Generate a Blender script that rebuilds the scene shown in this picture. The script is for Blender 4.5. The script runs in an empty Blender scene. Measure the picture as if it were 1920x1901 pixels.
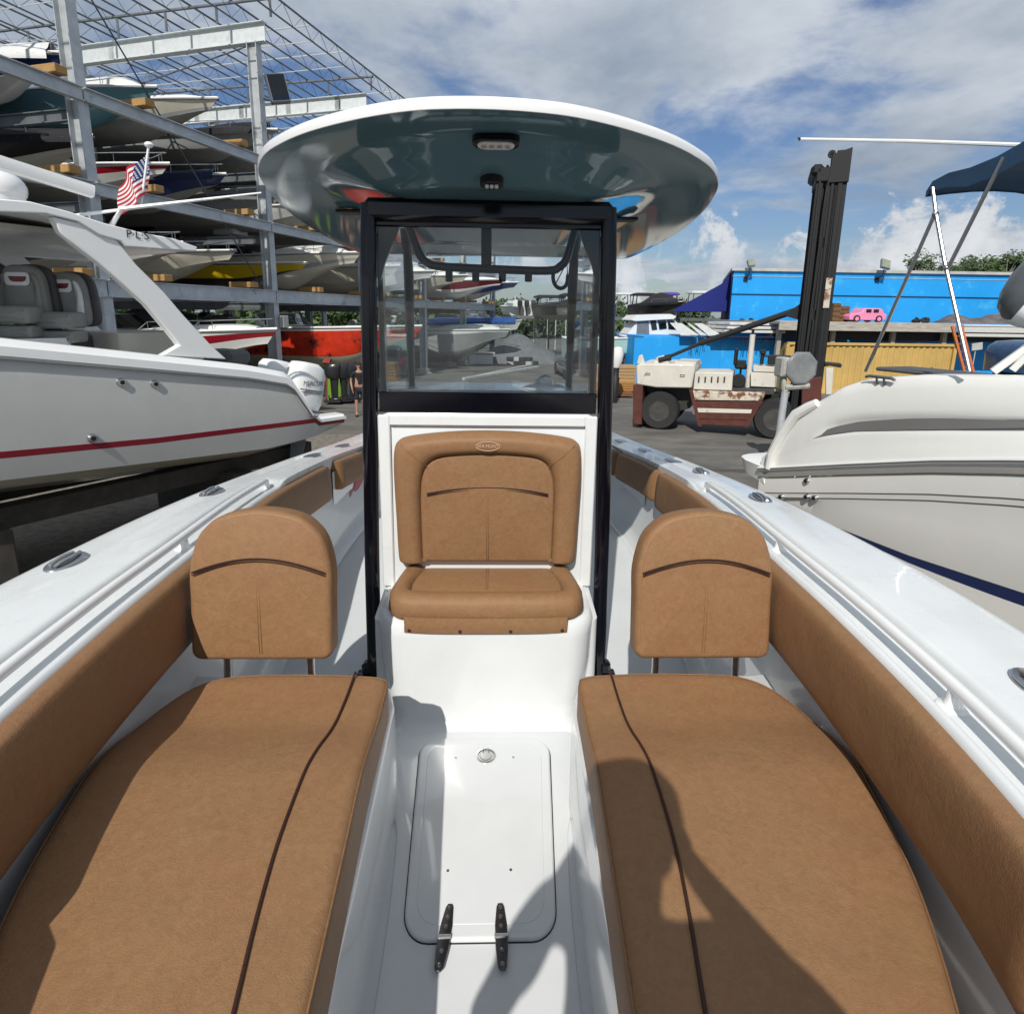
import bpy, math, random
from mathutils import Vector, Matrix
random.seed(7)
scene = bpy.context.scene
R = math.radians
# ---------------------------------------------------------------- camera
cam_d = bpy.data.cameras.new("camera"); cam = bpy.data.objects.new("camera", cam_d)
scene.collection.objects.link(cam); scene.camera = cam
PITCH, YAW, ROLL, EYE = math.atan(236/1100.), R(1.67), R(0.8), 3.3
_f = Vector((math.sin(YAW)*math.cos(PITCH), math.cos(YAW)*math.cos(PITCH), -math.sin(PITCH)))
_r = Vector((math.cos(YAW), -math.sin(YAW), 0)); _u = _r.cross(_f)
_c, _s = math.cos(ROLL), math.sin(ROLL)
_r2 = _r*_c + _u*_s; _u2 = _u*_c - _r*_s
cam.matrix_world = Matrix(((_r2.x, _u2.x, -_f.x, 0), (_r2.y, _u2.y, -_f.y, 0), (_r2.z, _u2.z, -_f.z, EYE), (0, 0, 0, 1)))
cam_d.sensor_fit = 'HORIZONTAL'; cam_d.sensor_width = 36; cam_d.lens = 1100/1920*36
cam_d.shift_y = -124.5/1920; cam_d.clip_start = 0.02; cam_d.clip_end = 3000
def at(px, py, y):
    """world point at depth y (metres aft of the camera) seen at a pixel of the photograph"""
    d = _r2*(px-960) + _u2*(826-py) + _f*1100
    return Vector((d.x*y/d.y, y, EYE + d.z*y/d.y))
# ---------------------------------------------------------------- sun and sky
SUN = Vector((-.186, -.714, .675)).normalized()
sl = bpy.data.lights.new("sun", 'SUN'); sl.energy = 5.0; sl.angle = R(0.5); sl.color = (1, .95, .87)
so = bpy.data.objects.new("sun", sl); scene.collection.objects.link(so)
so.rotation_euler = SUN.to_track_quat('Z', 'Y').to_euler(); so.location = SUN*40
w = bpy.data.worlds.new("World"); scene.world = w; w.use_nodes = True
nt = w.node_tree; nt.nodes.clear(); N = nt.nodes.new; L = nt.links.new
wo = N('ShaderNodeOutputWorld'); bg = N('ShaderNodeBackground'); bg.inputs[1].default_value = 0.077
sky = N('ShaderNodeTexSky'); sky.sky_type = 'NISHITA'; sky.sun_disc = False
sky.sun_elevation = math.asin(SUN.z); sky.sun_rotation = math.atan2(SUN.x, SUN.y)
sky.air_density = 1.3; sky.dust_density = .6; sky.ozone_density = 2.5
tc = N('ShaderNodeTexCoord'); sep = N('ShaderNodeSeparateXYZ'); L(tc.outputs['Generated'], sep.inputs[0])
def M(op, a, b=None, clamp=False):
    n = N('ShaderNodeMath'); n.operation = op; n.use_clamp = clamp
    for i, v in enumerate((a, b)):
        if v is None: continue
        if isinstance(v, (int, float)): n.inputs[i].default_value = v
        else: L(v, n.inputs[i])
    return n.outputs[0]
def mapr(v, a, b, c, d):
    n = N('ShaderNodeMapRange'); n.interpolation_type = 'SMOOTHSTEP'; L(v, n.inputs[0])
    for i, x in enumerate((a, b, c, d)): n.inputs[i+1].default_value = x
    return n.outputs[0]
zz = M('MAXIMUM', sep.outputs[2], 0.0); zd = M('ADD', zz, 0.16)
cx_ = M('DIVIDE', sep.outputs[0], zd); cy_ = M('DIVIDE', sep.outputs[1], zd)
cv = N('ShaderNodeCombineXYZ'); L(cx_, cv.inputs[0]); L(cy_, cv.inputs[1])
def noise(vec, sc, det, rough, dist=0.0, loc=(0, 0, 0)):
    mp = N('ShaderNodeMapping'); L(vec, mp.inputs[0]); mp.inputs['Location'].default_value = loc
    n = N('ShaderNodeTexNoise'); L(mp.outputs[0], n.inputs['Vector']); n.inputs['Scale'].default_value = sc
    n.inputs['Detail'].default_value = det; n.inputs['Roughness'].default_value = rough; n.inputs['Distortion'].default_value = dist
    return n.outputs[0]
n1 = noise(cv.outputs[0], 1.05, 9, .56, .35, (3.1, 1.3, 0))
n2 = noise(cv.outputs[0], 3.1, 8, .6, .2, (1.7, 4.2, 2))
n3 = noise(cv.outputs[0], .55, 4, .5, .0, (7.3, 2.2, 5))
hi = mapr(sep.outputs[2], .12, .45, 0, .13)
cover = M('ADD', M('ADD', M('MULTIPLY', n1, .75), M('MULTIPLY', n2, .25)), hi)
cm = mapr(cover, .45, .61, 0, 1)
# cumulus bank low over the horizon
nb = noise(tc.outputs['Generated'], 9, 8, .62, .4, (0, 0, 0))
bank = M('SUBTRACT', nb, M('MULTIPLY', M('ABSOLUTE', M('SUBTRACT', sep.outputs[2], .07)), 1.9))
bm = mapr(bank, .39, .47, 0, 1)
cm = M('MAXIMUM', cm, bm)
thick = mapr(M('ADD', M('MULTIPLY', n1, .6), M('MULTIPLY', n3, .5)), .42, .68, 1, 0)
dens = M('ADD', M('MULTIPLY', thick, .75), M('MULTIPLY', mapr(n2, .3, .7, 0, 1), .25))
ccol = N('ShaderNodeMix'); ccol.data_type = 'RGBA'; L(dens, ccol.inputs[0])
ccol.inputs[6].default_value = (3.7, 4.7, 6.1, 1); ccol.inputs[7].default_value = (9.6, 10.3, 11.2, 1)
skm = N('ShaderNodeMix'); skm.data_type = 'RGBA'; skm.blend_type = 'MULTIPLY'; skm.inputs[0].default_value = 1
L(sky.outputs[0], skm.inputs[6]); skm.inputs[7].default_value = (.80, .93, 1.22, 1)
mx = N('ShaderNodeMix'); mx.data_type = 'RGBA'; L(cm, mx.inputs[0]); L(skm.outputs[2], mx.inputs[6]); L(ccol.outputs[2], mx.inputs[7])
bk = N('ShaderNodeMix'); bk.data_type = 'RGBA'; L(M('MULTIPLY', bm, mapr(nb, .45, .68, .25, 1)), bk.inputs[0]); L(mx.outputs[2], bk.inputs[6]); bk.inputs[7].default_value = (11.0, 11.4, 11.8, 1)
L(bk.outputs[2], bg.inputs[0]); L(bg.outputs[0], wo.inputs[0])
vs = scene.view_settings; vs.view_transform = 'Standard'; vs.look = 'None'; vs.exposure = -.19; vs.gamma = 1; vs.use_curve_mapping = False

# ---------------------------------------------------------------- materials
def mat(name, col, rough=.5, metal=0., coat=0., var=.06, vs_=6., bump=0., bs=60., trans=0., alpha=1., spots=None, det=4., ior=1.45, spec=.5, stretch=None):
    m = bpy.data.materials.new(name); m.use_nodes = True; t = m.node_tree; b = t.nodes['Principled BSDF']
    b.inputs['Roughness'].default_value = rough; b.inputs['Metallic'].default_value = metal
    b.inputs['Coat Weight'].default_value = coat; b.inputs['Coat Roughness'].default_value = .06
    b.inputs['Transmission Weight'].default_value = trans; b.inputs['Alpha'].default_value = alpha
    b.inputs['IOR'].default_value = ior; b.inputs['Specular IOR Level'].default_value = spec
    tcn = t.nodes.new('ShaderNodeTexCoord'); vec = tcn.outputs['Object']
    if stretch:
        mp = t.nodes.new('ShaderNodeMapping'); mp.inputs['Scale'].default_value = stretch; t.links.new(vec, mp.inputs[0]); vec = mp.outputs[0]
    c = (*col, 1)
    if var > 0:
        n = t.nodes.new('ShaderNodeTexNoise'); n.inputs['Scale'].default_value = vs_; n.inputs['Detail'].default_value = det
        n.inputs['Roughness'].default_value = .65; t.links.new(vec, n.inputs['Vector'])
        mxn = t.nodes.new('ShaderNodeMix'); mxn.data_type = 'RGBA'
        mr = t.nodes.new('ShaderNodeMapRange'); mr.inputs[1].default_value = .3; mr.inputs[2].default_value = .7
        t.links.new(n.outputs[0], mr.inputs[0]); t.links.new(mr.outputs[0], mxn.inputs[0])
        mxn.inputs[6].default_value = tuple(x*(1-var) for x in col)+(1,); mxn.inputs[7].default_value = tuple(min(1, x*(1+var)) for x in col)+(1,)
        out = mxn.outputs[2]
        if spots:
            sc, thr, scol = spots
            n2_ = t.nodes.new('ShaderNodeTexNoise'); n2_.inputs['Scale'].default_value = sc; n2_.inputs['Detail'].default_value = 7
            n2_.inputs['Roughness'].default_value = .7; t.links.new(vec, n2_.inputs['Vector'])
            m2 = t.nodes.new('ShaderNodeMapRange'); m2.inputs[1].default_value = thr; m2.inputs[2].default_value = thr+.09; t.links.new(n2_.outputs[0], m2.inputs[0])
            m3 = t.nodes.new('ShaderNodeMix'); m3.data_type = 'RGBA'; t.links.new(m2.outputs[0], m3.inputs[0]); t.links.new(out, m3.inputs[6]); m3.inputs[7].default_value = (*scol, 1)
            out = m3.outputs[2]
        t.links.new(out, b.inputs['Base Color'])
        r2 = t.nodes.new('ShaderNodeMapRange'); r2.inputs[3].default_value = max(.01, rough*.85); r2.inputs[4].default_value = min(1, rough*1.2+.01)
        t.links.new(n.outputs[0], r2.inputs[0]); t.links.new(r2.outputs[0], b.inputs['Roughness'])
    else: b.inputs['Base Color'].default_value = c
    if bump > 0:
        nb_ = t.nodes.new('ShaderNodeTexNoise'); nb_.inputs['Scale'].default_value = bs; nb_.inputs['Detail'].default_value = 5; nb_.inputs['Roughness'].default_value = .6
        t.links.new(vec, nb_.inputs['Vector']); bp = t.nodes.new('ShaderNodeBump'); bp.inputs['Strength'].default_value = bump; bp.inputs['Distance'].default_value = .01
        t.links.new(nb_.outputs[0], bp.inputs['Height']); t.links.new(bp.outputs[0], b.inputs['Normal'])
    return m
GEL = mat('gelcoat', (.70, .725, .73), .27, 0, .45, .035, 7, .02, 3, spots=(5, .66, (.62, .64, .63)), det=8)
GELG = mat('gelcoat_rim', (.78, .79, .79), .25, 0, .4, .02, 2.5)
LINER = mat('liner_gelcoat', (.65, .672, .685), .22, 0, .55, .03, 6, .025, 3, spots=(7, .67, (.56, .575, .58)), det=8)
NONSKID = mat('deck_gelcoat', (.62, .65, .67), .4, 0, .15, .035, 5, .12, 420)
def vinyl(name):
    m = bpy.data.materials.new(name); m.use_nodes = True; t = m.node_tree; b = t.nodes['Principled BSDF']; n_ = t.nodes.new; l_ = t.links.new
    tcn = n_('ShaderNodeTexCoord')
    def nz(sc, det, ro, dist=0.):
        n = n_('ShaderNodeTexNoise'); n.inputs['Scale'].default_value = sc; n.inputs['Detail'].default_value = det; n.inputs['Roughness'].default_value = ro; n.inputs['Distortion'].default_value = dist; l_(tcn.outputs['Object'], n.inputs['Vector']); return n.outputs[0]
    def mr(v, a, c):
        n = n_('ShaderNodeMapRange'); n.inputs[1].default_value = a; n.inputs[2].default_value = c; l_(v, n.inputs[0]); return n.outputs[0]
    def mixc(f, a, c):
        n = n_('ShaderNodeMix'); n.data_type = 'RGBA'; l_(f, n.inputs[0])
        for i, x in ((6, a), (7, c)):
            if isinstance(x, tuple): n.inputs[i].default_value = (*x, 1)
            else: l_(x, n.inputs[i])
        return n.outputs[2]
    big = mr(nz(5.5, 6, .6, .8), .35, .65); fine = mr(nz(42, 8, .72, 1.2), .34, .66)
    a = mixc(fine, (.218, .122, .057), (.268, .153, .074)); c = mixc(fine, (.224, .116, .056), (.276, .146, .073)); l_(mixc(big, a, c), b.inputs['Base Color'])
    b.inputs['Specular IOR Level'].default_value = .28; rr = n_('ShaderNodeMapRange'); rr.inputs[3].default_value = .46; rr.inputs[4].default_value = .66; l_(fine, rr.inputs[0]); l_(rr.outputs[0], b.inputs['Roughness'])
    v = n_('ShaderNodeTexVoronoi'); v.inputs['Scale'].default_value = 330; l_(tcn.outputs['Object'], v.inputs['Vector'])
    b1 = n_('ShaderNodeBump'); b1.inputs['Strength'].default_value = .16; b1.inputs['Distance'].default_value = .004; l_(v.outputs['Distance'], b1.inputs['Height'])
    b2 = n_('ShaderNodeBump'); b2.inputs['Strength'].default_value = .14; b2.inputs['Distance'].default_value = .01; l_(nz(26, 5, .6, 1.5), b2.inputs['Height']); l_(b1.outputs[0], b2.inputs['Normal'])
    b3 = n_('ShaderNodeBump'); b3.inputs['Strength'].default_value = .25; b3.inputs['Distance'].default_value = .04; l_(nz(4.5, 2, .4), b3.inputs['Height']); l_(b2.outputs[0], b3.inputs['Normal']); l_(b3.outputs[0], b.inputs['Normal'])
    return m
VINYL = vinyl('tan_vinyl')
CORD = mat('brown_cord', (.035, .012, .007), .5, 0, 0, .35, 300, .3, 400)
THREAD = mat('tan_thread', (.22, .115, .05), .6, 0, 0, .2, 90)
STEEL = mat('stainless', (.55, .55, .55), .24, 1., 0, .05, 30)
STEELD = mat('brushed_stainless', (.35, .35, .36), .3, 1., 0, .1, 60)
BLACK = mat('black_powdercoat', (.003, .003, .006), .14, 0, .15, .1, 40, spec=.4)
BLACKM = mat('black_matt', (.012, .012, .014), .55, 0, 0, .2, 20)
RUBBER = mat('black_rubber', (.02, .02, .021), .7, 0, 0, .25, 14, .2, 40)
SEAFOAM = mat('seafoam_underside', (.085, .165, .20), .06, 0, 0, .03, 2., spec=.5)
LENS = mat('lamp_lens', (.62, .6, .6), .25, 0, .3, .05, 50)
GLASS = bpy.data.materials.new('clear_glass'); GLASS.use_nodes = True
def thin_glass(m, tint, refl, haze=0.):
    t = m.node_tree; t.nodes.clear(); o = t.nodes.new('ShaderNodeOutputMaterial'); tr = t.nodes.new('ShaderNodeBsdfTransparent'); tr.inputs[0].default_value = (*tint, 1)
    g = t.nodes.new('ShaderNodeBsdfGlossy'); g.inputs['Roughness'].default_value = .02; g.inputs[0].default_value = (.9, .93, .95, 1)
    fr = t.nodes.new('ShaderNodeFresnel'); fr.inputs[0].default_value = 1.5
    mul = t.nodes.new('ShaderNodeMath'); mul.operation = 'MULTIPLY'; mul.inputs[1].default_value = refl; t.links.new(fr.outputs[0], mul.inputs[0])
    last = tr.outputs[0]
    if haze > 0:
        d = t.nodes.new('ShaderNodeBsdfDiffuse'); d.inputs[0].default_value = (.6, .65, .7, 1); ms = t.nodes.new('ShaderNodeMixShader'); ms.inputs[0].default_value = haze
        t.links.new(last, ms.inputs[1]); t.links.new(d.outputs[0], ms.inputs[2]); last = ms.outputs[0]
    mm = t.nodes.new('ShaderNodeMixShader'); t.links.new(mul.outputs[0], mm.inputs[0]); t.links.new(last, mm.inputs[1]); t.links.new(g.outputs[0], mm.inputs[2]); t.links.new(mm.outputs[0], o.inputs[0])
thin_glass(GLASS, (.86, .9, .905), .9)
FILM = bpy.data.materials.new('hazy_acrylic'); FILM.use_nodes = True; thin_glass(FILM, (.9, .93, .945), .8, .03)
DARKG = bpy.data.materials.new('tinted_glass'); DARKG.use_nodes = True; thin_glass(DARKG, (.12, .15, .17), 2.0)

# ---------------------------------------------------------------- mesh helpers
class MB:
    def __init__(s): s.v = []; s.f = []; s.m = []
    def add(s, vs, fs, mi=0):
        o = len(s.v); s.v += [tuple(v) for v in vs]; s.f += [tuple(o+i for i in f) for f in fs]; s.m += [mi]*len(fs); return s
    def box(s, c, size, mi=0, rot=None, ch=0.):
        x, y, z = (d/2 for d in size); c = Vector(c)
        if ch > 0:
            k = min(ch, x*.9, y*.9, z*.9); rings = []
            for zz_, ins in ((-z, k), (-z+k, 0), (z-k, 0), (z, k)):
                rr = []
                for sx, sy in ((1, 1), (-1, 1), (-1, -1), (1, -1)):
                    a = Vector((sx*(x-ins), sy*(y-ins-(k if ins == 0 else 0)), zz_)); b_ = Vector((sx*(x-ins-(k if ins == 0 else 0)), sy*(y-ins), zz_))
                    rr += [a, b_] if sx*sy > 0 else [b_, a]
                rings.append(rr)
            vs = [v for r_ in rings for v in r_]; fs = []
            for i in range(3):
                for j in range(8): fs.append((i*8+j, i*8+(j+1) % 8, (i+1)*8+(j+1) % 8, (i+1)*8+j))
            fs.append(tuple(range(7, -1, -1))); fs.append(tuple(range(24, 32)))
        else:
            vs = [Vector((sx*x, sy*y, sz*z)) for sz in (-1, 1) for sx, sy in ((-1, -1), (1, -1), (1, 1), (-1, 1))]
            fs = [(3, 2, 1, 0), (4, 5, 6, 7), (0, 1, 5, 4), (1, 2, 6, 5), (2, 3, 7, 6), (3, 0, 4, 7)]
        if rot is not None: vs = [rot @ v for v in vs]
        return s.add([v+c for v in vs], fs, mi)
    def tube(s, pts, r, n=10, mi=0, closed=False, caps=True, sq=None):
        P = [Vector(p) for p in pts]; K = len(P); rs = r if isinstance(r, (list, tuple)) else [r]*K
        tang = []
        for i in range(K):
            a = P[(i-1) % K] if (closed or i > 0) else P[i]; b_ = P[(i+1) % K] if (closed or i < K-1) else P[i]
            d = (b_-a); tang.append(d.normalized() if d.length > 1e-9 else Vector((0, 0, 1)))
        up = Vector((0, 0, 1)) if abs(tang[0].z) < .9 else Vector((0, 1, 0))
        nrm = (up - tang[0]*up.dot(tang[0])).normalized(); vs = []
        for i in range(K):
            nrm = (nrm - tang[i]*nrm.dot(tang[i])); nrm = nrm.normalized() if nrm.length > 1e-6 else tang[i].orthogonal().normalized()
            bn = tang[i].cross(nrm)
            for k in range(n):
                a = 2*math.pi*k/n; ca, sa = math.cos(a), math.sin(a)
                if sq: e = sq; ca = math.copysign(abs(ca)**e, ca); sa = math.copysign(abs(sa)**e, sa)
                vs.append(P[i] + nrm*rs[i]*ca + bn*rs[i]*sa)
        fs = []
        for i in range(K if closed else K-1):
            for k in range(n): fs.append((i*n+k, i*n+(k+1) % n, ((i+1) % K)*n+(k+1) % n, ((i+1) % K)*n+k))
        if caps and not closed: fs.append(tuple(range(n-1, -1, -1))); fs.append(tuple((K-1)*n+k for k in range(n)))
        return s.add(vs, fs, mi)
    def loft(s, rings, mi=0, closed=True, caps=(True, True), mif=None):
        n = len(rings[0]); vs = [v for r_ in rings for v in r_]; o = len(s.v); s.v += [tuple(v) for v in vs]
        for i in range(len(rings)-1):
            for k in range(n if closed else n-1):
                s.f.append((o+i*n+k, o+i*n+(k+1) % n, o+(i+1)*n+(k+1) % n, o+(i+1)*n+k)); s.m.append(mif(i, k) if mif else mi)
        if closed and caps[0]: s.f.append(tuple(o+k for k in range(n-1, -1, -1))); s.m.append(mi)
        if closed and caps[1]: s.f.append(tuple(o+(len(rings)-1)*n+k for k in range(n))); s.m.append(mi)
        return s
    def grid(s, fn, nu, nv, mi=0, mif=None):
        o = len(s.v)
        for i in range(nu+1):
            for j in range(nv+1): s.v.append(tuple(fn(i/nu, j/nv)))
        for i in range(nu):
            for j in range(nv):
                s.f.append((o+i*(nv+1)+j, o+(i+1)*(nv+1)+j, o+(i+1)*(nv+1)+j+1, o+i*(nv+1)+j+1)); s.m.append(mif(i, j) if mif else mi)
        return s
    def ball(s, c, r, nu=16, nv=10, mi=0, z0=-1.):
        rx, ry, rz = r if isinstance(r, (tuple, list)) else (r, r, r); c = Vector(c); a0 = math.asin(max(-1, z0)); rings = []
        for i in range(nv+1):
            a = a0 + (math.pi/2-a0)*i/nv; rr = max(math.cos(a), 1e-4)
            rings.append([c+Vector((rx*rr*math.cos(2*math.pi*k/nu), ry*rr*math.sin(2*math.pi*k/nu), rz*math.sin(a))) for k in range(nu)])
        return s.loft(rings, mi)
    def lathe(s, prof, n=20, c=(0, 0, 0), axis='z', mi=0):
        c = Vector(c); rings = []
        for r_, h in prof:
            ring = []
            for k in range(n):
                a = 2*math.pi*k/n; p = (r_*math.cos(a), r_*math.sin(a), h)
                if axis == 'y': p = (p[0], p[2], p[1])
                if axis == 'x': p = (p[2], p[0], p[1])
                ring.append(c+Vector(p))
            rings.append(ring)
        return s.loft(rings, mi)
    def pad(s, out, z0, z1, r=.02, fr=None, zf=None, dome=0., mi=0, mt=None, inner=6, rb=None, steps=5, cap=True):
        """cushion-like slab: 2D outline (ccw), side z0..z1, rounded rims; fr maps (a,b,c)->world; zf adds height"""
        n = len(out); P = [Vector((p[0], p[1])) for p in out]; fr = fr or (lambda a, b, c: (a, b, c)); rb = r*.5 if rb is None else rb
        A = sum(P[i].x*P[(i+1) % n].y-P[(i+1) % n].x*P[i].y for i in range(n)); sg = 1 if A > 0 else -1
        nr = []
        for i in range(n):
            d = (P[(i+1) % n]-P[i-1]).normalized(); nr.append(Vector((d.y, -d.x))*sg)
        cen = sum(P, Vector((0, 0)))/n; rings = []; ids = []
        def ring(ins, z, sc=1., dm=0., side=False, zk=1.):
            rr = []
            for i in range(n):
                q = cen+(P[i]-nr[i]*ins-cen)*sc; rr.append(Vector(fr(q.x, q.y, z+dm+(zf(q.x, q.y)*zk if zf else 0))))
            rings.append(rr)
        for k in range(steps):
            a = math.pi/2*k/(steps-1) if steps > 1 else 0; ring(rb*(1-math.sin(a)), z0+rb*(1-math.cos(a)), zk=0)
        for k in range(steps):
            a = math.pi/2*k/(steps-1); ring(r*(1-math.cos(a)), z1-r+r*math.sin(a), dm=0)
        ns = len(rings)
        for k in range(1, inner+1):
            t_ = k/(inner+.0); sc = 1-t_*.999; ring(r, z1, sc, dome*(1-(1-t_)**2))
        ringsn = len(rings); o = len(s.v)
        s.v += [tuple(v) for rr in rings for v in rr]
        for i in range(ringsn-1):
            for k in range(n):
                f = (o+i*n+k, o+i*n+(k+1) % n, o+(i+1)*n+(k+1) % n, o+(i+1)*n+k)
                s.f.append(f if sg > 0 else f[::-1]); s.m.append(mi if (mt is None or i < ns-steps+1) else mt)
        b_ = tuple(o+k for k in range(n))
        if cap: s.f.append(b_[::-1] if sg > 0 else b_); s.m.append(mi)
        return s
    def build(s, name, mats, parent=None, label=None, smooth=35, bevel=0., loc=None):
        me = bpy.data.meshes.new(name); me.from_pydata(s.v, [], s.f); mats = mats if isinstance(mats, (list, tuple)) else [mats]
        for m in mats: me.materials.append(m)
        me.polygons.foreach_set('material_index', s.m); me.validate(); me.update()
        if smooth:
            me.shade_smooth(); me.set_sharp_from_angle(angle=R(smooth))
        o = bpy.data.objects.new(name, me); scene.collection.objects.link(o)
        if parent is not None:
            o.parent = parent
            top = parent
            while top.parent: top = top.parent
            if parent.get('_abs'): o.location = -parent.location
            elif top.get('_abs'): pass
        if label: o['label'] = label
        if bevel > 0:
            bv = o.modifiers.new('bevel', 'BEVEL'); bv.width = bevel; bv.segments = 2; bv.limit_method = 'ANGLE'; bv.angle_limit = R(40)
        return o
def thing(name, label, cat, loc=(0, 0, 0), rz=0, group=None, absolute=False):
    o = bpy.data.objects.new(name, None); scene.collection.objects.link(o); o.location = loc; o.rotation_euler = (0, 0, rz)
    o['label'] = label; o['category'] = cat; o.empty_display_size = .2
    if group: o['group'] = group
    if absolute: o['_abs'] = 1
    return o
def tag(o, label, cat, group=None):
    o['label'] = label; o['category'] = cat
    if group: o['group'] = group
    return o
def struct(o): o['kind'] = 'structure'; return o
def ss(a, b_, x):
    t = max(0., min(1., (x-a)/(b_-a))); return t*t*(3-2*t)
def spl(tab, x):
    if x <= tab[0][0]: return tab[0][1]
    if x >= tab[-1][0]: return tab[-1][1]
    for i in range(len(tab)-1):
        if tab[i][0] <= x <= tab[i+1][0]: break
    x0, y0 = tab[i]; x1, y1 = tab[i+1]; h = x1-x0; d = (y1-y0)/h
    m0 = (y1-tab[i-1][1])/(x1-tab[i-1][0]) if i > 0 else d
    m1 = (tab[i+2][1]-y0)/(tab[i+2][0]-x0) if i < len(tab)-2 else d
    t = (x-x0)/h; return (2*t**3-3*t*t+1)*y0+(t**3-2*t*t+t)*h*m0+(-2*t**3+3*t*t)*y1+(t**3-t*t)*h*m1
def smooth_closed(pts, sub=5):
    n = len(pts); out = []
    for i in range(n):
        p0, p1, p2, p3 = (Vector(pts[(i+k-1) % n]) for k in range(4))
        for j in range(sub):
            t = j/sub; out.append(.5*((2*p1)+(-p0+p2)*t+(2*p0-5*p1+4*p2-p3)*t*t+(-p0+3*p1-3*p2+p3)*t**3))
    return out
def smooth_open(pts, sub=6):
    pts = [Vector(p) for p in pts]; out = []
    for i in range(len(pts)-1):
        p0 = pts[max(i-1, 0)]; p1 = pts[i]; p2 = pts[i+1]; p3 = pts[min(i+2, len(pts)-1)]
        for j in range(sub):
            t = j/sub; out.append(.5*((2*p1)+(-p0+p2)*t+(2*p0-5*p1+4*p2-p3)*t*t+(-p0+3*p1-3*p2+p3)*t**3))
    out.append(pts[-1]); return out
def rrect(x0, x1, y0, y1, r, n=5):
    out = []; rs = r if isinstance(r, (list, tuple)) else [r]*4
    for (cx, cy, a0, rr) in ((x1-rs[0], y1-rs[0], 0, rs[0]), (x0+rs[1], y1-rs[1], 90, rs[1]), (x0+rs[2], y0+rs[2], 180, rs[2]), (x1-rs[3], y0+rs[3], 270, rs[3])):
        for k in range(n+1): a = R(a0+90*k/n); out.append((cx+rr*math.cos(a), cy+rr*math.sin(a)))
    return out
def text_mesh(txt, size, depth=.002):
    """letters as a list of verts/faces in the XY plane, centred"""
    cu = bpy.data.curves.new('t', 'FONT'); cu.body = txt; cu.size = size; cu.extrude = depth; cu.align_x = 'CENTER'; cu.align_y = 'CENTER'; cu.resolution_u = 3
    o = bpy.data.objects.new('t', cu); me = o.to_mesh(); vs = [v.co.copy() for v in me.vertices]; fs = [tuple(p.vertices) for p in me.polygons]
    o.to_mesh_clear(); bpy.data.objects.remove(o); bpy.data.curves.remove(cu); return vs, fs
# ================================================================= THE BOAT THE CAMERA STANDS IN
CX, SOLE = -.03, 1.7
boat = thing('center_console_boat', 'white center console boat with tan vinyl lounges, black framed windshield and seafoam hardtop', 'boat', (CX, 2.5, 0), absolute=True)
UO = [(-1.35, .02), (-1.2, .25), (-1.0, .46), (-.5, .86), (0, 1.1), (.5, 1.26), (1.0, 1.345), (1.6, 1.385), (2.5, 1.375), (3.7, 1.36), (5, 1.3), (6.6, 1.2)]
UI = [(-1.35, .005), (-.98, .01), (-.85, .12), (-.5, .38), (0, .64), (.4, .78), (.7, .862), (1.0, .915), (1.3, .945), (1.9, .985), (2.9, 1.07), (3.9, 1.08), (4.8, 1.01), (6.6, .93)]
ZG = [(-1.35, 2.64), (0, 2.585), (1, 2.55), (1.6, 2.535), (2.5, 2.485), (3.7, 2.36), (5, 2.22), (6.6, 2.08)]
uo = lambda y: spl(UO, y); ui = lambda y: spl(UI, y); zg = lambda y: spl(ZG, y)
YS = [-1.35+7.95*i/110 for i in range(111)]
def side(fn, s):            # rows of (u,z) at each station -> world, mirrored by s
    return lambda a, b_: None
def strip(mb, rows, s, mi=0, mif=None):
    rings = [[(CX+s*u, y, z) for u, z in rr] for y, rr in rows]
    if s < 0: rings = [r_[::-1] for r_ in rings]
    mb.loft(rings, mi, closed=False)
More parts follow.
